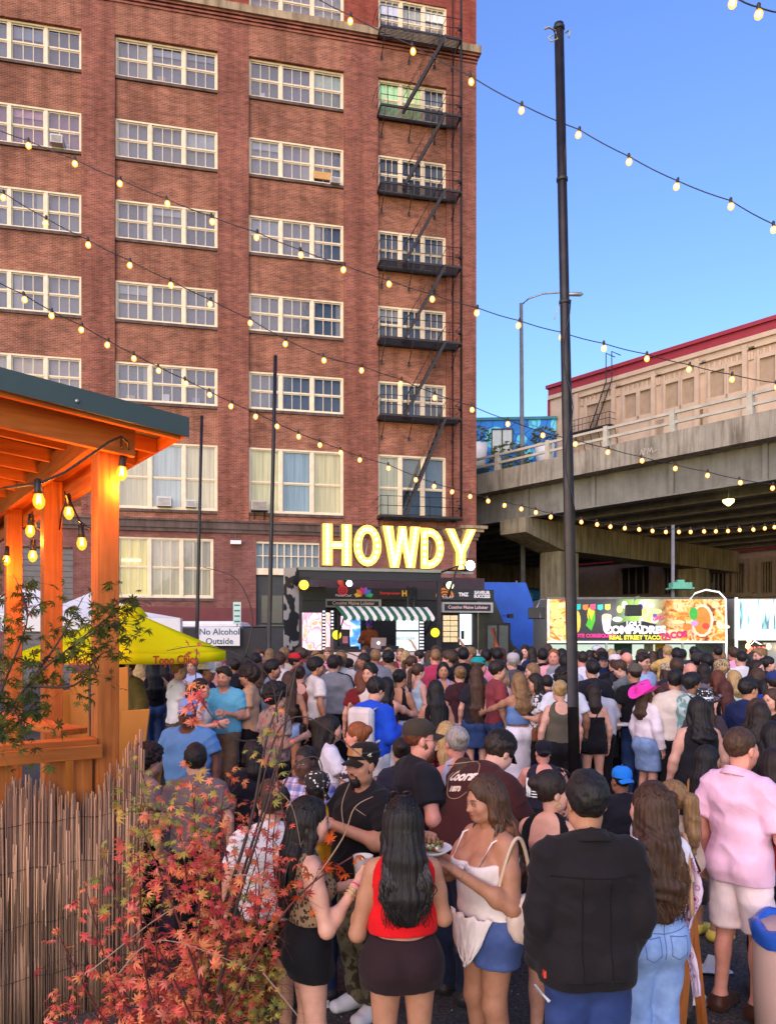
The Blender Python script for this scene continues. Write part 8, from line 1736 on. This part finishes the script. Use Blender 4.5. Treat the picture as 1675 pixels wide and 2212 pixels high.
C(1082, 1442, 180, 'blonde woman in a white sweater and jeans facing the camera', 'f', 'dh', 'p', 'long blond .2', ('tank', hx('#efe6e0')), ('jeans', DEN))
C(1118, 1454, 20, 'tanned woman in a blue bandeau top and long white skirt', 'f', 'rd', 't', 'wavy light .22', ('strapless', hx('#6584b5')), ('skirt', hx('#e9e4ec'), dict(length=.80, flare=.03)))
C(1152, 1456, 95, 'dark haired woman in a patterned top with a brown bag facing left', 'f', 'hd', 'f', 'long dark .25', ('tee', hx('#d8d8dc'), dict(mat='patchy')), ('jeans', BLK), extra=bag('shoulder', hx('#7a4a2a'), -1))
C(1180, 1462, 0, 'big man in a brown shirt leaning away behind the blonde bun', 'm', 'tt', 'f', 'short dark', ('tee', hx('#7a4e32')), ('jeans', BLK), h=1.5, fat=1.12, rig=dict(lean=.4))
C(1216, 1447, 0, 'person with curly black hair in a white tee left of the pole', 'm', 'dd', 'b', 'curly black', ('tee', hx('#dfe2ee')), ('jeans', DEN))
C(1208, 1471, 5, 'short woman with a blond bun, olive tank and black trousers', 'f', 'dd', 'p', 'bun blond', ('tank', hx('#5c5648')), ('jeans', BLK), fat=1.08)
C(1284, 1473, 0, 'man in a pale grey tee bent over the standing table', 'm', 'tt', 'f', 'short black', ('tee', hx('#b5b8c4')), ('jeans', BLK), fat=1.3, rig=dict(lean=.4), Y=10.0)
C(1279, 1480, 5, 'woman in an open backed black top and tiny black shorts', 'f', 'hd', 'p', 'bob dark', ('strapless', BLK, dict(hem=.96)), ('shorts', BLK, dict(length=.28, mat='cloth')), extra=bag('shoulder', BLK, -1, True), Y=9.5)
C(1312, 1467, -70, 'dark haired woman in black facing right behind the table', 'f', 'dd', 'f', 'bun black', ('long', BLK), ('jeans', BLK), Y=11.0)
C(1337, 1429, 60, 'young man with floppy brown hair and open grey shirt looking down', 'm', 'rh', 'p', 'part brown', ('tee', hx('#6a7272')), ('jeans', BLK), rig=dict(headpitch=-.4), Y=11.3)
C(1395, 1474, -68, 'woman in a hot pink cowboy hat, white top and denim skirt', 'f', 'dd', 'p', 'long brown .15', ('long', hx('#f1e4ea'), dict(hem=1.0)), ('skirt', LDEN, dict(mat='denim', length=.34)), hat=('cowboy', hx('#f23fb0')), Y=9.4, res='mid', rig=dict(headpitch=.35))
C(1434, 1477, 120, 'auburn haired woman in a black off shoulder top smiling left', 'f', 'cc', 'p', 'bob redbrown', ('tee', BLK, dict(neck='scoop')), ('skirt', hx('#3d3a30')), Y=9.9, smile=1)
C(1426, 1484, 20, 'person in a brown plaid flannel shirt behind the pink hat', 'm', 'dd', 'f', 'short brown', ('long', hx('#8a6238'), dict(mat='brownplaid', hem=.82)), ('jeans', BLK), Y=9.9)
C(1457, 1448, -20, 'man with neat black hair in a beige tee', 'm', 'dd', 'f', 'short black', ('tee', hx('#d8cbbf')), ('jeans', BLK))
C(1494, 1455, -70, 'man with dark curly hair in a teal floral shirt facing right', 'm', 'dd', 'b', 'short black', ('tee', hx('#c9d6d4'), dict(mat='teal_floral')), ('jeans', BLK), beard='stubble')
C(1519, 1489, -15, 'person wearing a white cow spotted cowboy hat', 'f', 'dd', 'f', 'long brown .2', ('tee', hx('#4a4046')), hat=('cowboy', hx('#e8e6ee'), 'cowcloth'))
C(1547, 1449, 5, 'woman with a full auburn bob behind the red haired woman', 'f', 'dd', 'p', 'bob auburn', ('tee', hx('#2e2a30')))
C(1562, 1471, 5, 'woman with long mahogany hair and thin black straps', 'f', 'dd', 'p', 'long redbrown .3', ('cami', BLK), ('jeans', BLK), Y=9.6)
C(1588, 1476, -75, 'red cheeked woman in profile right of the mahogany hair', 'f', 'dd', 'r', 'pony dark .2', ('tee', hx('#241f26')), Y=10.4)
C(1615, 1465, -60, 'smiling man with black hair and navy sweater facing right', 'm', 'dd', 't', 'part black', ('long', hx('#232c55')), ('jeans', BLK), smile=1)
C(1649, 1467, 5, 'woman with thick black hair behind the man in navy', 'f', 'dd', 'f', 'wavy black .3', ('tee', hx('#1d1b22')))
C(1664, 1489, 110, 'laughing woman facing left at the right edge', 'f', 'dd', 'p', 'long brown .3', ('tee', hx('#2a2228')), smile=1)
C(1638, 1510, -60, 'brown haired woman with sunglasses on her head behind the maroon dress', 'f', 'dd', 't', 'wavy brown .3', ('tee', hx('#2b2430')))
# --- third row
C(405, 1507, 175, 'man in a light blue polo and blue white trucker cap facing the camera', 'm', 'dd', 'd', 'buzz black', ('tee', hx('#5f98d6'), dict(neck='vee')), ('jeans', NAV), hat=('cap', hx('#7aa0e0')), fat=1.2, Y=7.3)
C(1504, 1507, 8, 'large woman in a black racer tank with thick black hair', 'f', 'dd', 'p', 'wavy black .12', ('tank', hx('#1c1b22'), dict(hem=.86)), ('shorts', BLK, dict(length=.8, mat='cloth')), fat=1.28, Y=7.4)
C(1640, 1519, -30, 'woman with dark curls, maroon tank dress and white crossbody bag', 'f', 'dh', 't', 'wavy dark .3', ('tank', hx('#5a1020')), ('skirt', hx('#1a1518')), extra=bag('cross', hx('#d8c8bc'), 1), Y=7.4)
C(716, 1547, -75, 'young woman with long black hair in a white tee facing right', 'f', 'ht', 'f', 'long black .42', ('tee', hx('#dfe3f2')), ('jeans', DEN), rig=dict(sit=False), Y=6.9, h=1.50)
C(768, 1562, 80, 'red haired woman with a bun and black white patterned blouse facing left', 'f', 'tt', 'r', 'bun ginger', ('tee', hx('#d2d0d6'), dict(mat='patchy')), ('jeans', BLK), Y=6.6, h=1.50)
C(658, 1613, 160, 'dark skinned man in a pale plaid shirt with blue sunglasses on his head', 'm', 'tt', 'd', 'buzz black', ('tee', hx('#c9cdf0'), dict(mat='plaid')), ('jeans', DEN), Y=5.6, h=1.47)
C(683, 1662, 20, 'child in a cow spotted bucket hat and mustard sweater', 'f', 'ht', 'b', 'short black', ('long', hx('#c98f1e')), ('jeans', NAV), hat=('bandana', hx('#e6e6e6'), 'cowcloth'), Y=5.0, h=1.42)
C(963, 1560, 10, 'woman with long blond hair and a red plaid shirt', 'f', 'dd', 'p', 'long blond .3', ('long', hx('#8c1f24'), dict(mat='redplaid')), ('jeans', LDEN), Y=6.6, h=1.55)
C(985, 1571, 12, 'woman with a silver blond bun, pale tank and tattooed shoulder', 'f', 'dd', 'r', 'bun grey', ('tank', hx('#c4c0d6')), ('jeans', DEN), Y=5.8, h=1.58)
C(1172, 1596, 0, 'broad man in a dark tank top and black cap, back to camera', 'm', 'tt', 'r', 'buzz dark', ('tank', hx('#2c2b3a')), ('shorts', BLK), hat=('capback', hx('#1b1a24')), fat=1.2, Y=6.9, h=1.36)
C(1340, 1652, 8, 'man in a bright blue cap and black tee, back to camera', 'm', 'tt', 'b', 'buzz black', ('tee', hx('#1d1d26')), ('jeans', BLK), hat=('capback', hx('#1f7fe0')), fat=1.2, Y=5.8, h=1.33)
C(423, 1610, 10, 'person with a black undercut and white shirt seen through the maple', 'm', 'hd', 'p', 'short black', ('tee', hx('#77696d')), ('jeans', BLK), Y=5.6, h=1.5)
C(324, 1613, -60, 'person with tousled black hair and a red navy backpack behind the boards', 'm', 'dd', 'p', 'curly black', ('tee', hx('#9a8f8c')), ('jeans', BLK), extra=bag('backpack', hx('#7c1626')), Y=5.9, h=1.5)
C(585, 1690, 10, 'person in a white tee mostly hidden by the orange maple leaves', 'm', 'dd', 'f', 'short brown', ('tee', hx('#e4dee2')), ('shorts', BLK), Y=4.3, h=1.52)
C(545, 1600, 30, 'dark haired person with white sunglasses on the head behind the twigs', 'f', 'dd', 'f', 'bob black', ('tee', hx('#20202a')), ('jeans', BLK), Y=6.3, h=1.5)
# performer on the stage
p = FS.w(sx(797, 1.1), 1.1, 0); hz_ = FS.at(797, 1340, 1.1)[1]
e_dj, _ = person(0, 0, 0, 180 + math.degrees(FS.a) - 20, 'performer in a purple cap and brown jacket behind the laptop on stage', dict(fem=False, armL='table', armR='table', headpitch=-.15), 'b', ('short', 'black'), ('long', hx('#7a3f22')), ('jeans', BLK), pos=(p.x, p.y, hz_), hat=('cap', hx('#6a2fb0')), res='mid', beard='stubble', height=1.0)
k_ = (hz_ - (gz(p.y) + zfl)) / 1.74; e_dj.scale = (k_,) * 3; e_dj.location.z = gz(p.y) + zfl
# ================================================================== people nearest the camera
def wpt(e, p): return Vector(e.location) + Matrix.Rotation(e.rotation_euler.z, 3, 'Z') @ (Vector([float(x) for x in p]) * e.scale.x)
def wdir(e, d): return Matrix.Rotation(e.rotation_euler.z, 3, 'Z') @ Vector([float(x) for x in d])
def hand_cup(e, R_, i, label, drink=None, s=1.0):
 d, n, w = R_.hands[i]; sd = 'RL'[i]; p = wpt(e, R_.J['wr' + sd] + d * .075 + n * .050); c = cup(p + Vector((0, 0, -.07)), label, drink, s); return c
def band(e, R_, sd, col, t=.88, r=.034, n=1, mat='cloth'):
 b = MB(); a, c = Vector(R_.J['el' + sd]), Vector(R_.J['wr' + sd])
 for k in range(n): p = a.lerp(c, t - .06 * k); d = (c - a).normalized(); x, y = basis(d); b.tube([p + (x * math.cos(q) + y * math.sin(q)) * r for q in np.linspace(0, 6.283, 15)], .0045, 5, cap=False)
 b.build('wristband', M[mat], e, col)
def shades_on_head(e, R_):
 b = MB()
 for sg in (1, -1): b.lathe([(.004, 0), (.024, .001), (.025, .006), (.004, .007)], R_.hd((sg * .034, .075, .125)), 12, axis=R_.Hm @ v3(0, .75, .65)); b.tube([R_.hd((sg * .06, .068, .122)), R_.hd((sg * .095, -.03, .055))], .004, 4)
 b.tube([R_.hd((-.012, .08, .128)), R_.hd((.012, .08, .128))], .003, 4); b.build('sunglasses', M['objgloss'], e, (.02, .015, .02))
def earrings(e, R_, sides=(1, -1)):
 b = MB()
 for sg in sides: c = Vector(R_.hd((sg * .082, -.008, -.062))); b.tube([c + Vector(R_.Hm @ v3(0, .016 * math.cos(q), .016 * math.sin(q))) for q in np.linspace(0, 6.283, 13)], .0035, 5, cap=False)
 b.build('earring', M['objgloss'], e, (.6, .42, .15))
from mathutils.bvhtree import BVHTree
def wrap_back(e, pts, part, off=.004):         # lay points on the back of a garment
 o = next(c for c in e.children if c.name.split('.')[0] == part); tr = BVHTree.FromPolygons([v.co for v in o.data.vertices], [tuple(p.vertices) for p in o.data.polygons]); out = []
 for p in pts:
  h_ = tr.ray_cast(Vector((p[0], p[1] - .6, p[2])), Vector((0, 1, 0))); out.append(h_[0] + h_[1] * off if h_[0] else Vector(p))
 return out
def stitch(e, part, lines, r, col, name='seam', mat='cloth'):
 b = MB()
 for l in lines: b.tube(wrap_back(e, l, part, r * .3), r, 4)
 return b.build(name, M[mat], e, col)
def lin(a, b, n=12): return [Vector(a).lerp(Vector(b), k / n) for k in range(n + 1)]
GN = 'people standing nearest'
# woman in leopard top
e, r_ = person(672, 1725, 3.8, -72, 'woman with long straight black hair, leopard top and black mini skirt holding a cup', dict(fem=True, armR=((.232, .05, 1.06), (.12, .255, 1.27)), armL='hold', headyaw=-.05, fat=1.02), 'p', ('long', 'black', dict(length=.30, locks=240, vol=1.05, lockkw=dict(wav=.002, r0=.0044))), ('crop', hx('#8a7358'), dict(mat='leopard', hem=1.07)), ('skirt', hx('#121116'), dict(length=.125, top=1.09, flare=.0)), res='near', hands=('grip', 'grip'), group=GN, shoes=(.02, .02, .02))
hand_cup(e, r_, 0, 'clear cup with pale drink in the hand of the leopard top woman', (.75, .7, .72), 1.1); band(e, r_, 'R', (.85, .04, .25), .90, .030, 1); band(e, r_, 'R', (.6, .45, .2), .80, .031, 3, 'objgloss')
# bearded man in cap with goggles
e, r_ = person(782, 1600, 4.8, 128, 'bearded man in a black cap with ski goggles, black tee and camouflage trousers clapping', dict(fem=False, fat=1.2, armL=((-.0 + .30, .04, 1.13), (.03, .27, 1.25)), armR=((.29, .04, 1.12), (.02, .29, 1.20)), headyaw=.15), 't', ('buzz', 'black'), ('tee', hx('#141317'), dict(hem=.84, amp=.008)), ('jeans', hx('#6b6350'), dict(mat='camo', infl=.02)), shoes=hx('#e4e2e4'), res='near', hands=('flat', 'flat'), palms=((-1, .3, .1), (1, .3, .1)), hat=('cap', hx('#1d1714')), beard=('black', 1.15), smile=1, jaw=1.12, group=GN)
b = MB(); g_ = [[Vector(r_.hd(((.096 - .1 * (z - .08)) * math.sin(a), -.02 + (.122 - .2 * (z - .08)) * math.cos(a), z))) for a in np.linspace(-.75, .75, 9)] for z in (.065, .085, .105, .115)]; b.sheet(g_); b.build('goggles', M['objgloss'], e, (.30, .12, .03)); b = MB(); b.tube([r_.hd((.090 * math.sin(a), -.02 + .112 * math.cos(a), .082)) for a in np.linspace(-3.1, 3.1, 25)], .008, 5, cap=False); b.build('goggle_strap', M['black'], e)
text_obj('print', '<K', .035, M['obj'], e, [float(x) for x in r_.hd((-.097, .03, .07))], (R(90), 0, R(-75)), extrude=.002).color = (.75, .7, .5, 1)
# woman in red
e, r_ = person(868, 1724, 3.6, 6, 'woman with long wavy black hair, red crop top and dark mini skirt, back to camera', dict(fem=True, armL=((.245, .0, 1.04), (.19, .24, 1.20)), armR='hold', fat=.98), 't', ('long', 'black', dict(length=.27, locks=320, vol=1.04, lockkw=dict(wav=.014, spread=1.08, r0=.0048))), ('crop', hx('#d4141c'), dict(hem=1.05)), ('skirt', hx('#2a1a1e'), dict(length=.125, top=1.04)), res='near', hands=('grip', 'grip'), group=GN, shoes=(.03, .03, .03))
shades_on_head(e, r_); hand_cup(e, r_, 1, 'white frosted cup held by the woman in red', (.7, .65, .7), 1.15)
# woman with plate
def blouse(e, R_, sc):
 b = MB(); f = R_.fat; g = []
 for i in range(9):
  q = i / 8; z = .99 - .27 * q; w = .23 * (1 - q) ** .8 + .012; row = []
  for j in range(13):
   s_ = j / 12 * 2 - 1; a = -.25 + s_ * w * 3.2; rx, ry = .188 * f, .150 * f; row.append(R_.up((rx * math.sin(a), ry * math.cos(a) + .014 + .008 * math.sin(j * 2.4 + i), z + .012 * math.sin(j * 1.9))))
  g.append([Vector(p) for p in row])
 b.sheet(g); o = b.build('pointed_hem', M['cloth'], e, hx('#f0e6e4')); m = o.modifiers.new('thickness', 'SOLIDIFY'); m.thickness = .006
 b = MB()
 for sg in (1, -1): b.tube([R_.up((sg * .10 * f, .125 * f, 1.25)), R_.up((sg * .115 * f, .07, 1.385)), R_.up((sg * .11 * f, -.03, 1.415)), R_.up((sg * .10, -.125 * f, 1.27))], .006, 5)
 b.build('shoulder_strap', M['cloth'], e, hx('#efe5e2')); b = MB(); c = R_.up((.0, .15 * f, 1.235)); b.lathe([(.002, -.03), (.014, -.012), (.016, 0), (.014, .012), (.002, .03)], c, 8, axis=(1, 0, 0)); b.build('knot', M['cloth'], e, hx('#efe5e2'))
 b = MB(); pts = []
 for k in range(26): q = k / 25; a = math.pi * q; pts.append(R_.up((-.165 * f + .0 - .03 * math.sin(a), .10 - .26 * q, 1.06 + .36 * math.sin(a))))
 b.tube(pts, .011, 6); b.build('bag_chain', M['objgloss'], e, (.55, .42, .3))
 b = MB(); c = R_.up((-.225 * f, -.12, 1.0)); g = []
 for i in range(13):
  p_ = i / 12 * math.pi; row = []
  for j in range(25):
   a = j / 24 * 6.2832; ca, sa = math.cos(a), math.sin(a); q = (abs(ca) ** .7 * (1 if ca > 0 else -1), abs(sa) ** .7 * (1 if sa > 0 else -1)); w_ = math.sin(p_) ** .45; u_ = .018 * abs(math.sin(i * 1.3 + j * .8)) * abs(math.sin(i * 1.3 - j * .8))
   row.append(Vector(c + R_.T @ v3((.055 + u_) * q[0] * w_, (.17 + u_) * q[1] * w_, -.13 * math.cos(p_))))
  g.append(row)
 b.sheet(g); b.build('quilted_handbag', M['leather'], e, hx('#e5cfc2'))
e, r_ = person(1044, 1680, 4.0, 118, 'woman in a white pointed blouse and denim shorts holding a plate of food', dict(fem=True, fat=1.2, bust=1.15, armL=((.255, .02, 1.06), (.10, .30, 1.27)), armR=((.24, .10, 1.13), (.04, .33, 1.39)), headpitch=-.15, headyaw=-.08), 't', ('wavy', 'brown', dict(length=.36, vol=1.15, locks=200, tips=(4.2, 3.0, 2.2), lockkw=dict(wav=.015, spread=1.12, r0=.0048))), ('strapless', hx('#f0e6e4'), dict(hem=.955, infl=.012)), ('shorts', hx('#4a5f96'), dict(length=.46, flare=.025, infl=.014, top=1.0)), res='near', hands=('point', 'flat'), palms=((0, .2, -1), (0, .1, 1)), group=GN, shoes=(.5, .48, .45), extra=blouse)
pp = wpt(e, (r_.J['wrL'] + r_.hands[1][0] * .10 + v3(.03, .05, .035))); b = MB(); b.lathe([(.01, 0), (.10, .003), (.135, .022), (.138, .022), (.10, -.003), (.01, -.004)], (0, 0, 0), 20); o = b.build('paper_plate', M['white'], None, loc=pp); tag(o, 'white paper plate of tacos held by the woman in the white blouse', 'plate')
b = MB(); rf = random.Random(4)
for k in range(60): a, q = rf.uniform(0, 6.28), rf.random() ** .5 * .10; x, y = q * math.cos(a), q * math.sin(a) * .8; b.lathe([(.002, -.008), (.012, 0), (.003, .01)], (x, y, .016 + .02 * rf.random()), 5, rf.choice([0, 0, 1, 2]), axis=(rf.gauss(0, 1), rf.gauss(0, 1), 1))
for k in (-1, 1): b.lathe([(.05, -.004), (.052, 0), (.003, .012)], (k * .045, 0, .012), 10, 3, axis=(k * .3, .2, 1))
o = b.build('tacos', [plain('lettuce', (.25, .36, .08)), plain('salsa_meat', (.25, .05, .02)), plain('crumbled_cheese', (.75, .68, .5)), plain('tortilla', (.7, .5, .22))], None, loc=pp); tag(o, 'topped tacos lying on the white paper plate', 'food')
# black dress woman with claw clip
def clip(e, R_, sc):
 b = MB(); c = R_.hd((-.03, -.135, .03)); X = Vector(R_.Hm @ v3(1, 0, 0)); Z = Vector(R_.Hm @ v3(0, 0, 1)); Yb = Vector(R_.Hm @ v3(0, -1, 0)); c = Vector(c)
 for sg in (1, -1):
  b.tube([c + X * (sg * .012) + Z * z + Yb * .012 for z in (-.055, 0, .055)], [.008, .012, .008], 6)
  for k in range(7): z = -.05 + .0165 * k; b.tube([c + X * (sg * .014) + Z * z + Yb * .012, c + X * (sg * .04) + Z * z + Yb * .006, c + X * (sg * .058) + Z * z - Yb * .016], .0042, 4)
 b.build('claw_clip', M['white'], e); earrings(e, R_, (1,)); shades_on_head(e, R_)
e, r_ = person(1192, 1668, 4.35, -38, 'woman in a short black dress with a white claw clip in dark hair', dict(fem=True, fat=1.06, armL='mouth', armR=((.22, .10, 1.12), (.08, .24, 1.34)), headyaw=-.6), 'p', ('bun', 'dark', dict(vol=1.0)), ('cami', hx('#121217'), dict(hem=.9)), ('skirt', hx('#121217'), dict(length=.27, top=1.1)), res='near', hands=('relax', 'point'), group=GN, shoes=(.7, .7, .7), extra=clip)
# man in the black overshirt
def collar(col):
 def f(e, R_, sc):
  b = MB(); r0 = [Vector(R_.up((.082 * math.sin(a), -.02 + .080 * math.cos(a), 1.418 - .025 * math.cos(a)))) for a in np.linspace(.5, 5.78, 18)]; r1 = [Vector(R_.up((.070 * math.sin(a), -.02 + .070 * math.cos(a), 1.468 - .03 * math.cos(a)))) for a in np.linspace(.5, 5.78, 18)]; r2 = [Vector(R_.up((.105 * math.sin(a), -.02 + .105 * math.cos(a), 1.425 - .03 * math.cos(a)))) for a in np.linspace(.5, 5.78, 18)]
  b.sheet([r0, r1]); b.sheet([r1, r2]); o = b.build('collar', M['cloth'], e, col); m = o.modifiers.new('thickness', 'SOLIDIFY'); m.thickness = .006
 return f
def jacket_extra(e, R_, sc):
 collar(hx('#1f1a1c'))(e, R_, sc); f = R_.fat
 stitch(e, 'jacket', [lin((-.19, -.25, 1.30), (.19, -.25, 1.30), 18), lin((-.06, -.25, 1.30), (-.062, -.25, .86), 18), lin((.06, -.25, 1.30), (.062, -.25, .86), 18), lin((-.14, -.25, .86), (.14, -.25, .86), 18)], .0035, hx('#0d0b0d'))
 b = MB(); b.box(-.21 * f, -.20 * f, -.09, -.06, .86, .89); b.build('side_label', M['obj'], e, (.6, .05, .03))
 b = MB(); p = R_.J['wrL']; b.tube([(-.235 * f, -.02, .80), (-.19 * f, -.10, .765)], .008, 5); b.build('paper_roll', M['white'], e)
e, r_ = person(1266, 1672, 3.42, 2, 'broad man in a black overshirt and blue jeans, back to the camera', dict(fem=False, fat=1.02, armL=((.200, -.03, 1.10), (.175, .09, .86)), armR=((.200, -.03, 1.10), (.175, .09, .86))), 't', ('short', 'black', dict(vol=1.0)), ('jacket', hx('#1c181b'), dict(hem=.815, amp=.010, infl=.014)), ('jeans', hx('#2d3f72'), dict(infl=.016)), res='near', hands=('relax', 'relax'), group=GN, shoes=(.03, .03, .03), extra=jacket_extra)
# long haired woman in white top and jeans
def scarf(e, R_, sc):
 b = MB(); r = random.Random(3); g = []
 for i in range(14):
  q = i / 13; z = 1.30 - .74 * q; y = -.05 - .02 * math.sin(q * 7); x = .185 + .05 * q + .015 * math.sin(q * 9); w = .05 + .03 * math.sin(q * 5 + 1)
  g.append([Vector((x + .012 * math.sin(j * 2.1 + i), y - w * (j / 5 - .5) * 2, z + .01 * j)) for j in range(6)])
 b.sheet(g); o = b.build('scarf', M['floral'], e, hx('#d9c3d8')); m = o.modifiers.new('thickness', 'SOLIDIFY'); m.thickness = .008
 b = MB(); pts = [R_.up((.155 + .03 * math.sin(math.pi * k / 20), .10 - .24 * k / 20, 1.05 + .40 * math.sin(math.pi * k / 20))) for k in range(21)]; b.tube(pts, .012, 6); b.build('bag_strap', M['leather'], e, hx('#b08a6a'))
e, r_ = person(1400, 1697, 3.85, 14, 'woman with long brown hair, white top and light blue jeans, back to camera', dict(fem=True, fat=1.02, armL='hold', armR='hold', headyaw=.25), 'p', ('wavy', 'brown', dict(length=.36, vol=1.08, locks=280, lockkw=dict(wav=.013, spread=1.03, r0=.0046))), ('tee', hx('#eeeaf6'), dict(hem=1.05, amp=.007, infl=.014)), ('jeans', hx('#8ba9da'), dict(infl=.010, top=1.06)), res='near', hands=('relax', 'relax'), group=GN, shoes=(.7, .7, .7), extra=scarf)
L_ = []
for sg in (1, -1): L_ += [lin((sg * .032, -.2, .955), (sg * .032, -.2, .86), 6) + lin((sg * .032, -.2, .86), (sg * .075, -.2, .835), 4) + lin((sg * .075, -.2, .835), (sg * .118, -.2, .86), 4) + lin((sg * .118, -.2, .86), (sg * .124, -.2, .95), 6) + lin((sg * .124, -.2, .95), (sg * .032, -.2, .955), 8)]
L_ += [lin((0, -.2, 1.03), (0, -.2, .84), 14), lin((-.15, -.2, 1.02), (.15, -.2, 1.02), 16), lin((-.14, -.2, .985), (0, -.2, .965), 10) , lin((0, -.2, .965), (.14, -.2, .985), 10)]
stitch(e, 'trousers', L_, .0028, hx('#5d7db3')); stitch(e, 'shirt', [lin((0, -.2, 1.36), (0, -.2, 1.08), 10)], .0025, hx('#c9c5d6'))
e, r_ = person(1448, 1690, 4.7, 30, 'woman with a curly light brown ponytail and beige sweater beside the brown hair', dict(fem=True, armL='hold', armR='hold'), 'p', ('pony', 'light', dict(length=.16, vol=1.6, side=.8)), ('long', hx('#b9a596'), dict(hem=.95)), ('jeans', hx('#55504c')), res='mid', group=GN, extra=bag('shoulder', hx('#1d1a1c'), 1))
person(1402, 1690, 4.55, 100, 'woman with smooth brown hair leaning left behind the long haired woman', dict(fem=True, armL='hold', armR='hold'), 'p', ('pony', 'brown', dict(length=.3)), ('tee', hx('#e9e6f2')), ('jeans', BLK), res='mid', group=GN)
# man in the pink shirt
e, r_ = person(1600, 1573, 4.8, -58, 'tall man in a pale pink short sleeved shirt, white shorts and brown sandals', dict(fem=False, fat=.86, armL='down', armR=((.25, .02, 1.09), (.18, .25, 1.12)), headyaw=-.05, stance=.10, stride=.03), 'r', ('buzz', 'brown', dict(vol=1.6)), ('tee', hx('#f3c4dc'), dict(hem=.80, amp=.009, slv=.78, infl=.015)), ('shorts', hx('#f3dcdc'), dict(length=.92, mat='cloth', infl=.016, amp=.009)), res='near', hands=('grip', 'relax'), group=GN, shoes=hx('#4a2c22'), beard='stubble', extra=collar(hx('#f0c2d8')))
c_ = hand_cup(e, r_, 0, 'clear cup with a straw held by the man in the pink shirt', (.8, .72, .7), 1.15); b = MB(); b.tube([(0, 0, .02), (.03, 0, .22)], .004, 6); b.build('straw', M['white'], c_)
# yellow top woman with clogs
def tattoo(e, R_, sc):
 b = MB(); a, c = Vector(R_.J['shR']), Vector(R_.J['elR']); d = (c - a).normalized(); x, y = basis(d)
 for k in range(5):
  p = a.lerp(c, .42 + .1 * k); rad = .0555 * R_.fat - .004 * k + .003; ww = .9 - .12 * abs(k - 2); b.tube([p + (Vector((1, 0, 0)) * math.cos(q) + Vector((0, 1, 0)) * math.sin(q)) * rad + d * .012 * math.sin(q * 7 + k) for q in np.linspace(-ww, ww, 12)], .0028, 4)
 b.build('tattoo', M['obj'], e, (.09, .07, .075))
e, r_ = person(1530, 1612, 6.0, -62, 'woman in a yellow tank, rolled denim shorts and yellow clogs with folded arms', dict(fem=True, fat=1.04, armL='cross', armR='cross', headyaw=-.25), 't', ('long', 'black', dict(length=.3)), ('tank', hx('#e8a81c'), dict(hem=.96)), ('shorts', hx('#33446e'), dict(length=.26, flare=.012)), res='mid', group=GN, shoes=hx('#efd25a'), extra=tattoo)
# man bending forward in the maroon tee
e, r_ = person(1078, 1583, 5.25, -52, 'man in a maroon brown printed tee and black cap leaning forward over the table', dict(fem=False, fat=1.2, armL=((.27, .20, 1.12), (.16, .42, 1.14)), armR=((.28, .20, 1.13), (.16, .42, 1.16)), lean=.55, headpitch=-.1), 'p', ('short', 'dark'), ('tee', hx('#43201f'), dict(hem=.86, amp=.009, infl=.024)), ('jeans', hx('#232a44')), res='near', group=GN, hat=('cap', hx('#17161a')), shoes=(.03, .025, .025))
for s_, z, sz_, cc in (('Coors', 1.30, .085, hx('#e8d9c8')), ('1873', 1.215, .045, hx('#d9c3b0'))):
 q = r_.up((-.045, -.2, z)); o = text_obj('print', s_, sz_, M['obj'], e, (0, 0, 0), (0, 0, 0), extrude=.0, bold=.004); o.color = (*cc, 1); vs = wrap_back(e, [(v_.co.x + q[0], q[1], v_.co.y * .85 + v_.co.x * .15 + q[2]) for v_ in o.data.vertices], 'shirt')
 for v_, n_ in zip(o.data.vertices, vs): v_.co = n_
q = r_.up((-.045, -.2, 1.275)); stitch(e, 'shirt', [[(q[0] + .125 * math.cos(a) * (1 + .12 * math.cos(4 * a)), q[1], q[2] + .105 * math.sin(a)) for a in np.linspace(0, 6.283, 33)]], .003, hx('#a8876a'), 'print_border')
# cap, glasses and red beard
e, r_ = person(908, 1549, 5.35, -74, 'man with a long red beard, glasses, dark cap and black tee facing right', dict(fem=False, fat=1.12, armL='down', armR=((.27, .0, 1.11), (.23, .16, .90))), 'r', ('buzz', 'auburn'), ('tee', hx('#1b1b22'), dict(hem=.84, amp=.009, infl=.022)), ('jeans', hx('#23242c')), res='near', group=GN, hat=('cap', hx('#3b332c')), beard=('auburn', 1.6), glasses=True)
person(1669, 1618, 5.0, -20, 'dark haired person in a scarlet top at the right edge of the photo', dict(fem=True, armL='hold', armR='hold'), 'f', ('long', 'dark', dict(length=.3)), ('long', hx('#8e1a1c')), ('jeans', BLK), res='mid', group=GN)
person(1665, 1560, 6.4, 0, 'person in black with long dark hair right of the pink shirt', dict(fem=True), 'f', ('long', 'black', dict(length=.4)), ('long', BLK), ('jeans', BLK), res='mid', group=GN)
C(600, 1700, 20, 'person in dark clothes standing between the maple and the leopard top woman', 'm', 'dd', 'b', 'short black', ('tee', hx('#1a191e')), ('jeans', hx('#15151a')), Y=4.9, h=1.55, fat=1.15)
C(1000, 1640, 10, 'person in a red skirt half hidden behind the woman with the plate', 'f', 'hh', 'p', 'long brown .2', ('tee', hx('#3b2530')), ('skirt', hx('#9a1420'), dict(length=.45)), Y=5.3, h=1.45)
C(868, 1595, 0, 'woman in light blue jeans and a dark top between the cap and the plate', 'f', 'dd', 'f', 'bun dark', ('tee', hx('#2a2c3c')), ('jeans', LDEN), Y=6.2, h=1.5)
cup(Vector((P(930, 1680, 5.6).x, 5.6, P(930, 1690, 5.6).z)), 'clear beer cup standing near the red bearded man', (.65, .45, .12), 1.2) if False else None
